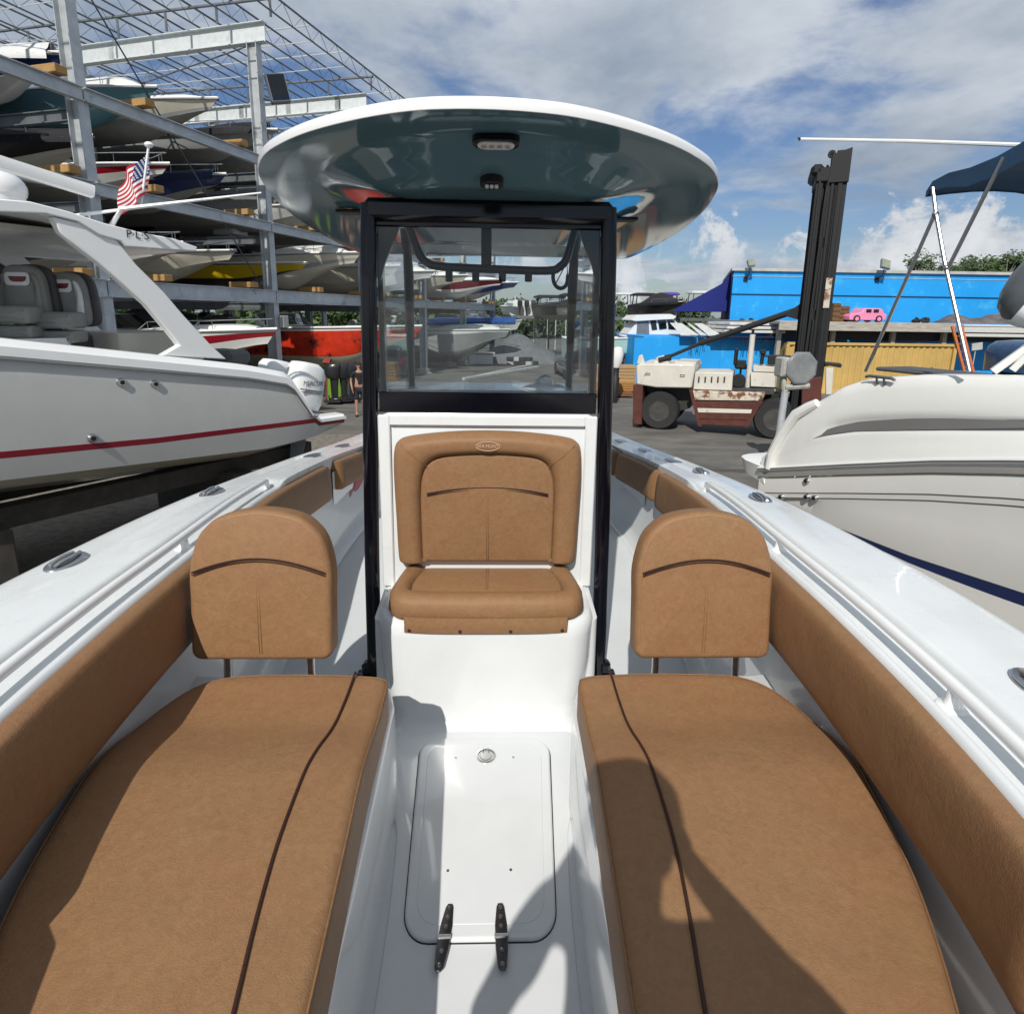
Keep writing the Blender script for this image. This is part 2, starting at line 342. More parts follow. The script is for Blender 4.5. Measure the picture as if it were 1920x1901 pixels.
for s in (1, -1):
    rows = []; lin = []; hul = []
    for y in YS:
        a, b_, z = uo(y), ui(y), zg(y); b_ = min(b_, a-.02); wd = a-b_; k = min(1, wd/.3)
        g = ss(3.02, 2.9, y)*ss(-.7, -.4, y); dz = .032*g; st = b_+.115*k
        rows.append((y, [(a+.012, z-.10), (a+.022, z-.075), (a+.022, z-.05), (a+.004, z-.035), (a-.004, z-.018), (a-.016*k, z-.004), (a-.035*k, z), (a-.06*k, z+.003),
                         (a-.075*k, z+.002), (a-.12*k, z+.006), (st+.02*k, z+.006), (st+.006, z+.002), (st, z-.006*g), (st-.004*k, z-dz*.8), (st-.012*k, z-dz),
                         (b_+.032*k, z-dz), (b_+.026*k, z-dz+.010*g), (b_+.018*k, z-dz+.014*g), (b_+.008*k, z-dz+.010*g), (b_+.001, z-dz), (b_, z-.05), (b_+.006, z-.08)]))
        cz = 1.7+.0
        bt = b_+.012
        lin.append((y, [(b_+.006, z-.08), (bt, z-.12), (bt, z-.30), (bt-.01, 2.12), (max(bt-.05, .0), 1.80), (max(bt-.09, 0), 1.72), (max(bt-.12, 0), 1.702)]))
        kz = .55+.95*ss(.9, -1.35, y)**1.5
        hul.append((y, [(a+.01, z-.095), (a*.985, z-.3), (a*.95, z-.75), (a*.88, max(kz+.45, z-1.15)), (a*.86, max(kz+.4, z-1.2)), (a*.4, kz+.2), (0, kz)]))
    mb = MB(); strip(mb, rows, s); mb.build('gunwale', GEL, boat, smooth=50)
    mb = MB(); strip(mb, lin, s); lo = mb.build('inner_liner', LINER, boat, smooth=40)
    mb = MB(); strip(mb, [(y, r_[::-1]) for y, r_ in hul], s); mb.build('hull_side', GEL, boat, smooth=40)
    # rub rail
    mb = MB(); mb.tube([(CX+s*(uo(y)+.024), y, zg(y)-.062) for y in YS], .016, 8); mb.build('rub_rail', GELG, boat)
    # recessed grab rail with its stanchions
    ys = [-.55+3.42*i/60 for i in range(61)]
    path = [(CX+s*(ui(y)+.062), y, zg(y)+.012) for y in ys]
    e0, e1 = path[0], path[-1]
    path = [(e0[0], e0[1]-.03, e0[2]-.045)]+path+[(e1[0]+s*.003, e1[1]+.035, e1[2]-.01), (e1[0]+s*.004, e1[1]+.05, e1[2]-.045)]
    mb = MB(); mb.tube(path, .0145, 12); rail = mb.build('grab_rail', GELG, boat)
    for y in (.15, 1.05, 1.95):
        mb = MB(); c = (CX+s*(ui(y)+.062), y, zg(y)-.034)
        mb.lathe([(.03, .0), (.03, .004), (.019, .008), (.015, .02), (.0135, .048)], 16, c); mb.build('rail_stanchion', GELG, rail)
    # gunwale fittings
    fy = [(-.2, 1.09), (1.72, 1.285), (2.62, 1.27)] if s < 0 else [(1.05, 1.17), (2.55, 1.25), (3.3, 1.24)]
    for i, (y, u) in enumerate(fy):
        mb = MB(); z = zg(y)+.007; c = (CX+s*u, y, z)
        ang = math.atan2(-(uo(y+.1)-uo(y-.1))*s, .2)
        rt = Matrix.Rotation(ang, 3, 'Z')
        fr = lambda p, q, r_: Vector((CX+s*u, y, z))+rt @ Vector((p, q, r_))
        el = [(.045*math.cos(2*math.pi*k/28), .075*math.sin(2*math.pi*k/28)) for k in range(28)]
        mb.pad(el, 0, .006, .005, fr=fr, inner=1)
        mb.tube([fr(.012*math.cos(t), .06*math.sin(t), .008+.007*abs(math.cos(t))) for t in [-1.2+.2*k for k in range(13)]], .006, 8)
        mb.tube([fr(-.012, -.05+.1*k/8, .012+.006*math.sin(math.pi*k/8)) for k in range(9)], .0055, 8)
        mb.build('pop_up_cleat', STEEL, boat)
    for y in (3.75, 4.35, 5.0) if s > 0 else (3.9, 4.5):
        mb = MB(); u = ui(y)+.13
        rt = Matrix.Rotation(.5*s, 3, 'Z')
        el = [(.035*math.cos(2*math.pi*k/20), .075*math.sin(2*math.pi*k/20)) for k in range(20)]
        mb.pad(el, 0, .008, .005, fr=lambda p, q, r_: Vector((CX+s*u, y, zg(y)+.006))+rt @ Vector((p, q, r_)), inner=1)
        mb.build('rod_holder', STEELD, boat)
    # coaming bolsters
    def bolster(y0, y1, h=.25, th=.052, drop=.035, wrap=0., mt=VINYL):
        n = max(6, int((y1-y0)/.05)); rings = []
        for i in range(n+1):
            y = y0+(y1-y0)*i/n; e = min((y-y0), (y1-y))/.03; k = math.sqrt(max(0.02, 1-(1-min(1, e))**2))
            b0 = ui(y)-.001; zt = zg(y)-drop; zm = zt-h/2; cs = []
            for j in range(15):
                a = -math.pi/2+math.pi*j/14; q = math.sin(a); p = math.cos(a)
                cs.append((b0-th*k*(abs(p)**.30)*(1-.10*q), zm-.5*h*math.copysign(abs(q)**.85, -q)*(.9+.1*k)))
            cs = [(b0+.012, cs[0][1])]+cs+[(b0+.012, cs[-1][1])]
            rr = [(CX+s*u, y, z) for u, z in cs]; rings.append(rr if s > 0 else rr[::-1])
        mb = MB(); mb.loft(rings, 0); return mb.build('coaming_bolster', mt, boat, smooth=50)
    bolster(-.8, .565, drop=.03, h=.24); bolster(.58, 3.75 if s < 0 else 3.55, h=.238, drop=.032)
    bolster(3.9 if s < 0 else 3.57, 4.5, h=.21, drop=.03, th=.06); bolster(4.52, 6.2, h=.2, drop=.03, th=.06)
    # outboard liner recess and door behind the bolsters (tackle lockers)
    mb = MB(); y0, y1 = 3.86, 4.75
    mb.grid(lambda a, b_: (CX+s*(ui(y0+(y1-y0)*a)-.012), y0+(y1-y0)*a, 1.92+.32*b_), 6, 2)
    lk = mb.build('storage_door', LINER, boat, smooth=40)
    mb = MB(); mb.tube([(CX+s*(ui(y)-.014), y, 2.245) for y in (3.87, 4.3, 4.74)], .004, 6); mb.tube([(CX+s*(ui(y)-.014), y, 1.915) for y in (3.87, 4.3, 4.74)], .004, 6)
    mb.build('door_trim', BLACKM, lk)
    mb = MB(); mb.lathe([(.022, 0), (.022, .006), (.012, .012)], 14, (CX+s*(ui(4.1)-.014), 4.1, 2.10), 'x'); mb.build('latch', STEELD, lk)
    if s < 0:
        dx = lambda y: CX-(ui(y)-.018)
        mb = MB(); mb.add([(dx(4.42+.13*math.cos(a)), 4.42+.13*math.cos(a), 2.02+.05*math.sin(a)+.03*math.cos(a)) for a in [2*math.pi*k/20 for k in range(20)]], [tuple(range(20))]); mb.add([(dx(4.30), 4.30, 2.0), (dx(4.18), 4.18, 1.94), (dx(4.2), 4.2, 2.0)], [(0, 1, 2)]); mb.build('lure_decal', mat('decal_red', (.35, .01, .04), .4, var=.2), lk, smooth=0)
    # bow lounge: base, cushion, piping
    oi = [(.275, .0), (.262, .6), (.268, 1.0), (.278, 1.4), (.285, 1.66), (.31, 1.75), (.37, 1.80), (.6, 1.815), (.9, 1.82), (1.02, 1.82)]
    oo = [(ui(y)+.015, y) for y in (1.6, 1.3, 1.0, .7, .4, .1)]+[(.62, -.1), (.3, -.1)]
    mb = MB(); mb.pad([(s*u, y) for u, y in oi+oo], 1.69, 2.083, .022, fr=lambda a, b_, c: (CX+a, b_, c), inner=2, rb=.0)
    lb = mb.build('lounge_base', LINER, boat, smooth=50)
    oc = [(.288, 1.585), (.31, 1.612), (.36, 1.622), (.55, 1.632), (.74, 1.63), (.83, 1.605), (.89, 1.54), (.925, 1.43), (.935, 1.30), (.905, 1.12), (.858, .92), (.802, .77), (.735, .62), (.65, .40), (.57, .15), (.50, 0), (.38, -.05), (.27, -.03), (.235, .06), (.235, .3), (.25, .7), (.266, 1.0), (.279, 1.25), (.284, 1.45)]
    oc = smooth_closed([(u, y, 0) for u, y in oc], 6); oc = [(s*v.x, v.y) for v in oc]
    def zc(a, y):
        return .033*ss(1.42, 1.17, y)-.006*ss(1.3, 1.45, y)*ss(1.63, 1.5, y) + .006*math.sin(7*a+3*y)*math.sin(5*y)*.5
    mb = MB(); mb.pad(oc, 2.085, 2.215, .026, fr=lambda a, b_, c: (CX+a, b_, c), zf=zc, inner=26, rb=.015, mi=0, dome=.006)
    cu = mb.build('lounge_cushion', VINYL, boat, smooth=60)
    mb = MB(); mb.box((CX+s*.945, 1.36, 2.115), (.03, .05, .02), ch=.004); mb.build('cushion_strap', BLACKM, cu)
    PT = [(.392, 1.628), (.392, 1.55), (.393, 1.45), (.397, 1.35), (.405, 1.27), (.408, 1.17), (.402, 1.0), (.385, .85), (.365, .72), (.34, .55), (.315, .3), (.30, .0), (.30, -.03)]
    pl = smooth_open([(CX+s*u, y, 0) for u, y in PT], 5)
    mb = MB(); mb.tube([(p.x, p.y, 2.2215+zc(p.x-CX, p.y)+(-.012 if i in (0, len(pl)-1) else .0)) for i, p in enumerate(pl)], .0036, 8); mb.build('piping', CORD, cu)
    mb = MB()      # stitched edge seam round the cushion
    cc = [Vector(p) for p in oc]; n = len(cc); cen = sum(cc, Vector((0, 0)))/n
    seam = []
    for i in range(n):
        d = (cc[(i+1) % n]-cc[i-1]).normalized(); nn = Vector((d.y, -d.x)); nn = nn if nn.dot(cc[i]-cen) > 0 else -nn
        q = cc[i]-nn*.004; seam.append((CX+q.x, q.y, 2.2055+zc(q.x, q.y)))
    mb.tube(seam, .0022, 6, closed=True); mb.build('edge_seam', THREAD, cu)
    # folding backrest on two stainless posts
    x0 = .685 if s < 0 else .688
    bo = [(.222, -.225), (.222, .06), (.20, .15), (.165, .205), (.11, .243), (0, .262), (-.11, .243), (-.165, .205), (-.20, .15), (-.222, .06), (-.222, -.225), (-.221, -.243), (-.214, -.257), (-.20, -.264), (-.18, -.266), (0, -.269), (.18, -.266), (.20, -.264), (.214, -.257), (.221, -.243)]
    top_ = smooth_open([(.222, -.05, 0), (.222, .05, 0), (.20, .15, 0), (.165, .205, 0), (.11, .243, 0), (0, .262, 0), (-.11, .243, 0), (-.165, .205, 0), (-.20, .15, 0), (-.222, .05, 0), (-.222, -.05, 0)], 5)
    bot_ = [(x_, y_) for x_, y_ in rrect(-.222, .222, -.268, .0, .034, 6)][14:28]
    assert bot_[0][0] < 0
    bo2 = [(v.x, v.y) for v in top_]+[(-.222, -.12), (-.222, -.18)]+bot_+[(.222, -.18), (.222, -.12)]
    tl = R(8)
    fr = lambda a, b_, c: (CX+s*x0+a*.97, 1.72+b_*.885*math.sin(tl)-c*math.cos(tl), 2.476+b_*.885*math.cos(tl)+c*math.sin(tl))
    mb = MB(); mb.pad(bo2, -.045, .045, .02, fr=fr, inner=8, dome=.014, rb=.02)
    br = mb.build('backrest', VINYL, boat, smooth=60)
    mb = MB(); cur = [fr(a, .034+.075*math.cos(a/.222*1.35)-.011, .0505+.010*(1-(a/.235)**2)) for a in [-.205+.41*k/24 for k in range(25)]]
    mb.tube(cur, .0032, 6); cur = [fr(a, .025+.075*math.cos(a/.222*1.35)-.011, .0505+.010*(1-(a/.235)**2)) for a in [-.205+.41*k/24 for k in range(25)]]; mb.tube(cur, .002, 6); mb.build('piping', CORD, br)
    mb = MB()
    for da in (-.004, .004): mb.tube([fr(da, b_, .0445+.0135*(1-(b_/.27)**2)) for b_ in [-.24+.315*k/12 for k in range(13)]], .0012, 5)
    mb.tube([fr(a*.925, b_*.93+.002, .0435) for a, b_ in bo2], .0013, 5, closed=True); mb.build('stitching', THREAD, br)
    for dx in (-.135, .135):
        mb = MB(); mb.tube([fr(dx, -.24, -.02), fr(dx, -.33, -.02), (CX+s*x0+dx, 1.69, 2.085)], .0125, 12)
        mb.lathe([(.026, 0), (.026, .005), (.014, .008)], 14, (CX+s*x0+dx, 1.69, 2.083)); mb.build('post', STEEL, br)
    # cup holder beside the backrest
    mb = MB(); mb.lathe([(.047, 0.0), (.047, .006), (.04, .009), (.037, .004), (.036, -.03)], 24, (CX+s*.865, 1.71, 2.085))
    mb.lathe([(.036, .0005), (.0005, .0006)], 24, (CX+s*.865, 1.71, 2.086), mi=1); mb.build('cup_holder', [STEEL, BLACKM], boat)
# sole and transom
mb = MB(); pts = []
mb.grid(lambda a, b_: (CX+(2*b_-1)*(max(ui(-1.3+7.9*a), .02)), -1.3+7.9*a, 1.700+.0), 60, 14)
mb.build('sole', NONSKID, boat)
mb = MB(); mb.box((CX, 6.6, 1.7), (2.35, .12, .9), ch=.03); mb.box((CX, 6.2, 1.95), (1.6, .5, .5), ch=.04); mb.build('transom', GEL, boat)
# moulded step round the sole, hatch in the middle
mb = MB(); mb.pad(smooth_closed([(x, y, 0) for x, y in [(-.34, 2.0), (-.27, 1.55), (-.245, 1.15), (-.24, .6), (-.22, .2), (.22, .2), (.24, .6), (.245, 1.15), (.27, 1.55), (.34, 2.0)]], 4), 1.69, 1.704, .004, fr=lambda a, b_, c: (CX+a, b_, c), inner=2)
mb.build('sole_panel', LINER, boat, smooth=50)
def taper(P): return [(x*(1-.16*ss(1.95, 1.2, y)), y) for x, y in P]
HB = taper(rrect(-.246, .246, 1.215, 1.965, .085, 8)); HI = taper(rrect(-.2425, .2425, 1.2185, 1.9615, .081, 8))
mb = MB(); mb.pad(HB, 1.70, 1.7052, .001, fr=lambda a, b_, c: (CX+a, b_, c), inner=1); hg = mb.build('hatch_gasket', BLACKM, boat)
mb = MB(); mb.pad(HI, 1.70, 1.7165, .009, fr=lambda a, b_, c: (CX+a, b_, c), inner=2); mb.pad([(x*.86, 1.59+(y-1.59)*.9) for x, y in HI], 1.7155, 1.7178, .002, fr=lambda a, b_, c: (CX+a, b_, c), inner=1)
ht = mb.build('deck_hatch', LINER, boat, smooth=50)
for i, x in enumerate((-.092, .056)):
    mb = MB(); lean = .10 if i == 0 else -.03
    hf = lambda a, b_, c: (CX+x+a+lean*(b_), 1.222+b_, c)
    sh = [(.016, -.03), (.011, -.075), (.006, -.082), (-.006, -.082), (-.011, -.075), (-.016, -.03), (-.016, .03), (-.0105, .078), (-.006, .087), (.006, .087), (.0105, .078), (.016, .03)]
    mb.pad(sh, 1.7172, 1.7215, .0015, fr=hf, inner=1)
    mb.tube([hf(-.018, 0, 1.7205), hf(.018, 0, 1.7205)], .006, 10, mi=1)
    for q in (-.068, -.035, .025, .05, .075): mb.lathe([(.0058, 0), (.005, .002), (.0005, .0026)], 10, hf(0, q, 1.7215), mi=1)
    mb.build('hinge', [mat('dark_hinge_steel', (.13, .13, .14), .3, 1., var=.1) if i == 0 else bpy.data.materials['dark_hinge_steel'], STEELD], ht)
mb = MB(); c = (CX+.005, 1.862, 1.7178)
mb.lathe([(.036, 0), (.036, .003), (.031, .004), (.029, .001), (.022, .001), (.021, .003), (.0005, .0035)], 28, c); mb.tube([(c[0]-.010, c[1]+.014, c[2]+.004), (c[0]-.010, c[1]+.026, c[2]+.006), (c[0]+.010, c[1]+.026, c[2]+.006), (c[0]+.010, c[1]+.014, c[2]+.004)], .0015, 6, mi=1)
mb.build('latch', [STEEL, BLACKM], ht)
for x, y in ((-.105, 1.855), (.105, 1.855), (-.098, 1.41), (.085, 1.41)):
    mb = MB(); mb.lathe([(.0045, 0), (.004, .001), (.0005, .0012)], 10, (CX+x, y, 1.7178)); mb.build('screw', STEELD, ht)

# ---------------------------------------------------------------- console
mb = MB()
def cring(w_, yf, yb, z, r_):
    return [(CX+a, b_, z) for a, b_ in rrect(-w_, w_, yf, yb, [.02, .02, r_, r_], 6)]
lv = [(1.70, .385, 2.0, .06), (1.712, .376, 2.02, .07), (1.74, .375, 2.045, .08), (1.80, .395, 2.055, .09), (1.95, .42, 2.062, .10), (2.07, .425, 2.068, .10), (2.115, .43, 2.075, .10), (2.138, .42, 2.10, .09), (2.142, .40, 2.14, .07)]
mb.loft([cring(w_, yf, 2.45, z, r_) for z, w_, yf, r_ in lv]); cons = mb.build('console', LINER, boat, smooth=50)
mb = MB()
mb.loft([[(CX+a, b_, z) for a, b_ in rrect(-w_, w_, yf, 3.55, .03, 4)] for z, w_, yf in ((1.70, .45, 2.14), (2.1, .45, 2.15), (2.12, .45, 2.398), (2.87, .452, 2.408), (2.895, .44, 2.42))])
mb.build('console_body', LINER, cons, smooth=40)
mb = MB()        # raised border round the seat back recess
for s in (1, -1): mb.box((CX+s*.43, 2.398, 2.51), (.05, .018, .76), ch=.005)
mb.box((CX, 2.3985, 2.868), (.81, .018, .045), ch=.005); mb.build('console_front_border', GEL, cons, smooth=30)
# seat back: padded horseshoe round an inset pad
def horseshoe(t):
    # returns outer and inner points, t 0..1 from bottom left over the top to bottom right
    ou = OUT[min(int(t*(len(OUT)-1)), len(OUT)-2)]; f_ = t*(len(OUT)-1)-min(int(t*(len(OUT)-1)), len(OUT)-2)
    k = min(int(t*(len(OUT)-1)), len(OUT)-2); return OUT[k].lerp(OUT[k+1], f_), INN[k].lerp(INN[k+1], f_)
OUT = [(-.385, -.29), (-.40, -.27), (-.405, -.1), (-.41, .1), (-.405, .2), (-.385, .245), (-.33, .268), (-.17, .287), (0, .293), (.17, .287), (.33, .268), (.385, .245), (.405, .2), (.41, .1), (.405, -.1), (.40, -.27), (.385, -.29)]
INN = [(-.275, -.285), (-.28, -.27), (-.283, -.1), (-.283, .02), (-.275, .09), (-.25, .145), (-.2, .178), (-.12, .190), (0, .194), (.12, .190), (.2, .178), (.25, .145), (.275, .09), (.283, .02), (.283, -.1), (.28, -.27), (.275, -.285)]
OUT = smooth_open([(a, b_, 0) for a, b_ in OUT], 5); INN = smooth_open([(a, b_, 0) for a, b_ in INN], 5)
SB = lambda a, b_, c: (CX+a*.965, 2.40-c-.02*(b_), 2.543+b_*.975)
mb = MB(); rings = []
NN = len(OUT)
for i in range(NN):
    o_, n_ = OUT[i], INN[i]; e = min(i, NN-1-i)/4.; k = math.sqrt(max(.05, 1-(1-min(1, e))**2)); rr = []
    for j in range(13):
        a = j/12; p = o_.lerp(n_, a); h = .075*k*(max(0, 1-abs(2*a-1)**3.2))**.5; rr.append(SB(p.x, p.y, h if 0 < j < 12 else -.0))
    rings.append(rr)
mb.loft(rings[::-1], 0, closed=False); sb = mb.build('seat_back', VINYL, cons, smooth=60)
ip = [(v.x*1.03, v.y*1.03+.002) for v in INN]
mb = MB(); mb.pad(ip[::-1], 0, .048, .014, fr=SB, inner=8, dome=.008, mt=None); mb.build('inset_pad', VINYL, cons, smooth=60)
mb = MB(); mb.tube([SB(a, .012+.042*math.cos(a/.27*1.3), .0535) for a in [-.262+.524*k/24 for k in range(25)]], .0034, 6); mb.tube([SB(a, .003+.042*math.cos(a/.27*1.3), .0535) for a in [-.262+.524*k/24 for k in range(25)]], .002, 6); mb.build('piping', CORD, cons)
mb = MB()
for d in (-.004, .004): mb.tube([SB(d, b_, .0553) for b_ in (-.275, -.1, .04)], .0012, 5)
mb.build('stitching', THREAD, cons)
for sg in (-1, 1): mb = MB(); mb.tube([SB(sg*(.37-.11*k/8), .245-.095*k/8, .077-.05*abs(k/8-.5)**2.4*2) for k in range(9)], .0013, 5); mb.build('corner_stitching', THREAD, sb)
mb = MB()     # stitched oval emblem on the seat back
mb.tube([SB(.05*math.cos(2*math.pi*k/30), .240+.019*math.sin(2*math.pi*k/30), .0765) for k in range(30)], .0016, 5, closed=True)
vs_, fs_ = text_mesh("SEA HUNT", .019); mb.add([SB(v.x, v.y+.240, .0762+v.z) for v in vs_], fs_)
mb.build('emblem', mat('emblem_thread', (.55, .37, .27), .5, var=0), cons, smooth=0)
# seat cushion
SC = lambda a, b_, c: (CX+a, b_, c)
OU2 = smooth_open([(-.365, 2.40, 0), (-.385, 2.36, 0), (-.405, 2.2, 0), (-.41, 2.12, 0), (-.385, 2.035, 0), (-.30, 2.0, 0), (0, 1.99, 0), (.30, 2.0, 0), (.385, 2.035, 0), (.41, 2.12, 0), (.405, 2.2, 0), (.385, 2.36, 0), (.365, 2.40, 0)], 5)
IN2 = smooth_open([(-.27, 2.395, 0), (-.285, 2.36, 0), (-.31, 2.25, 0), (-.312, 2.18, 0), (-.305, 2.14, 0), (-.26, 2.128, 0), (0, 2.12, 0), (.26, 2.128, 0), (.305, 2.14, 0), (.312, 2.18, 0), (.31, 2.25, 0), (.285, 2.36, 0), (.27, 2.395, 0)], 5)
mb = MB(); rings = []; NN = len(OU2)
for i in range(NN):
    o_, n_ = OU2[i], IN2[i]; e = min(i, NN-1-i)/4.; k = math.sqrt(max(.05, 1-(1-min(1, e))**2)); rr = []
    for j in range(15):
        a = j/14; p = o_.lerp(n_, .0+a); ph = max(0, 1-abs(2*a-1)**2.6)**.5
        rr.append((CX+p.x*.955, 2.06+(p.y-1.99)*.86, 2.168+.066*k*ph if j > 0 else 2.162))
    o2 = o_.lerp(n_, .06); rr = [(CX+o2.x*.95, 2.062+(o2.y-1.99)*.86, 2.144)]+rr; rings.append(rr)
mb.loft(rings[::-1], 0, closed=False); st = mb.build('console_seat', VINYL, boat, smooth=60)
mb = MB(); mb.pad([(v.x*1.03, 2.26+(v.y-2.26)*1.12) for v in IN2][::-1], 2.15, 2.212, .012, fr=lambda a, b_, c: (CX+a*.955, 2.06+(b_-1.99)*.86, c), inner=6, dome=.006, zf=lambda a, b_: -.0*b_); mb.build('seat_pad', VINYL, st, smooth=60)
mb = MB()
for d in (-.004, .004): mb.tube([(CX+d, y, 2.2185) for y in (2.19, 2.28, 2.385)], .0012, 5)
mb.build('stitching', THREAD, st)
mb = MB(); mb.grid(lambda a, b_: (CX-.315+.63*a, 2.058-.004*math.sin(math.pi*b_)+.010*(2*a-1)**4, 2.16-.065*(1-b_)), 20, 5)
mb.grid(lambda a, b_: (CX-.315+.63*a, 2.063+.010*(2*a-1)**4, 2.16-.065*b_), 20, 3); mb.build('skirt', VINYL, st, smooth=60)
for x in (-.295, -.1, .095, .295):
    mb = MB(); mb.lathe([(.007, 0), (.006, -.003), (.0005, -.004)], 12, (CX+x, 2.056+.01*(x/.315)**4, 2.106), 'y'); mb.build('snap', CORD, st)
# ---------------------------------------------------------------- windshield and frame
mb = MB()
for s in (1, -1):
    mb.tube([(CX+s*.508, 2.395, 1.70), (CX+s*.500, 2.40, 2.3), (CX+s*.485, 2.415, 3.0), (CX+s*.474, 2.42, 3.55), (CX+s*.466, 2.425, 3.71)], .031, 16, sq=.75)
fm = mb.build('windshield_frame', BLACK, boat, smooth=50)
mb = MB(); mb.box((CX, 2.425, 3.69), (.97, .066, .085), ch=.02); mb.box((CX, 2.44, 3.655), (.9, .03, .05), ch=.005)
for s in (1, -1):
    mb.add([(CX+s*.44, 2.44, 3.665), (CX+s*.34, 2.44, 3.665), (CX+s*.415, 2.44, 3.49), (CX+s*.44, 2.44, 3.40), (CX+s*.44, 2.46, 3.665), (CX+s*.34, 2.46, 3.665), (CX+s*.415, 2.46, 3.49), (CX+s*.44, 2.46, 3.40)],
           [(0, 1, 2, 3), (7, 6, 5, 4), (0, 4, 5, 1), (1, 5, 6, 2), (2, 6, 7, 3), (3, 7, 4, 0)])
mb.build('header_bar', BLACK, fm, smooth=40)
for s in (1, -1):
    mb = MB(); mb.pad(rrect(-.032, .032, -.028, .028, .008, 3), 1.701, 1.712, .004, fr=lambda a, b_, c: (CX+s*.552+a, 2.385+b_, c), inner=1)
    mb.box((CX+s*.535, 2.385, 1.74), (.05, .05, .06), ch=.012)
    for q in (-.014, .014): mb.lathe([(.005, 0), (.004, .002), (.0005, .003)], 8, (CX+s*.575, 2.385+q, 1.712))
    mb.build('foot_bracket', BLACK, fm)
    mb = MB(); mb.tube([(CX+s*.47, 3.42, 1.70), (CX+s*.46, 3.38, 2.9), (CX+s*.45, 3.35, 3.5), (CX+s*.46, 3.3, 3.74)], .026, 12); mb.build('rear_leg', BLACK, fm, smooth=50)
    mb = MB(); mb.add([(CX+s*.452, 2.45, 2.98), (CX+s*.452, 3.33, 2.9), (CX+s*.452, 3.33, 3.62), (CX+s*.452, 2.45, 3.64)], [(0, 1, 2, 3)]); mb.build('side_window', GLASS, fm, smooth=0)
    mb = MB(); mb.box((CX+s*.44, 2.49, 3.26), (.022, .06, .70), ch=.006); mb.build('inner_jamb', BLACK, fm)
mb = MB(); mb.add([(CX-.46, 2.437, 2.95), (CX+.46, 2.437, 2.95), (CX+.46, 2.437, 3.65), (CX-.46, 2.437, 3.65)], [(0, 1, 2, 3)]); mb.build('windshield', GLASS, boat, smooth=0)
mb = MB(); mb.add([(CX-.45, 2.425, 2.98), (CX+.45, 2.425, 2.98), (CX+.45, 2.425, 3.345), (CX-.45, 2.425, 3.345)], [(0, 1, 2, 3)]); mb.build('lower_panel', FILM, boat, smooth=0)
mb = MB(); mb.box((CX, 2.423, 2.94), (.90, .016, .086), ch=.003); mb.build('windshield_sill', BLACK, boat)
mb = MB(); mb.loft([[(CX+a, b_, z) for a, b_ in rrect(-.42, .42, 2.46, 2.56, .03, 4)] for z in (2.88, 2.98, 2.988)])
mb.build('dash', LINER, boat, smooth=40)
cxp = at(1020, 715, 2.72)
mb = MB(); mb.box((cxp.x, 2.66, 2.93), (.30, .22, .06), ch=.025); mb.ball((cxp.x, 2.66, 2.955), (.12, .09, .045), 20, 6, z0=0); mb.ball((cxp.x, 2.66, 2.985), (.048, .048, .052), 20, 8, z0=0); mb.lathe([(.028, 0), (.032, .004), (.0005, .006)], 16, (cxp.x, 2.609, 3.005), 'y', mi=1)
mb.build('compass', [GELG, STEEL], boat)
# helm: wheel and leaning post behind the glass
mb = MB(); wc = Vector((CX-.1, 3.18, 2.62)); mb.tube([wc+Vector((.18*math.cos(a), .07*math.sin(a), .16*math.sin(a))) for a in [2*math.pi*k/28 for k in range(28)]], .012, 8, closed=True)
for k in range(3): a = 2*math.pi*k/3+.5; mb.tube([wc, wc+Vector((.18*math.cos(a), .07*math.sin(a), .16*math.sin(a)))], .008, 6)
mb.build('steering_wheel', STEELD, boat)
mb = MB(); mb.box((CX, 4.05, 2.42), (.95, .42, .14), ch=.05); mb.box((CX, 4.25, 2.62), (.95, .10, .34), ch=.04); mb.build('helm_seat', VINYL, boat)
mb = MB(); mb.box((CX, 4.1, 2.02), (.85, .5, .66), ch=.03); mb.build('helm_seat_base', LINER, boat)
# electronics bar hanging behind the windshield
yb = 2.66
P = [at(757, 400, yb), at(772, 440, yb), at(786, 476, yb), at(800, 492, yb), at(826, 500, yb), at(925, 505, yb), at(1026, 508, yb), at(1050, 500, yb), at(1063, 484, yb), at(1074, 448, yb), at(1088, 402, yb)]
mb = MB(); mb.tube(smooth_open(P, 4), .0185, 10); eb = mb.build('electronics_bar', BLACK, boat, smooth=50)
for px in (842, 892, 942, 991):
    p = at(px, 512, yb); mb = MB(); mb.lathe([(.012, -.038), (.016, -.034), (.016, .02)], 12, p); mb.build('knob', BLACKM, eb)
p = at(912, 402, yb); q = at(912, 498, yb); mb = MB(); mb.box(((p.x+q.x)/2, yb+.01, (p.z+q.z)/2), (.045, .03, abs(p.z-q.z)), ch=.006); mb.build('radio_mount', BLACKM, eb)
hp = [at(1039, 500, yb), at(1037, 522, yb), at(1042, 536, yb), at(1052, 541, yb), at(1062, 534, yb), at(1065, 515, yb)]
mb = MB(); mb.tube(smooth_open(hp, 4), .0085, 8); mb.tube([at(1043, 530, yb), at(1063, 492, yb), at(1064, 515, yb)], .0025, 6); mb.build('hanging_hook', BLACKM, eb)
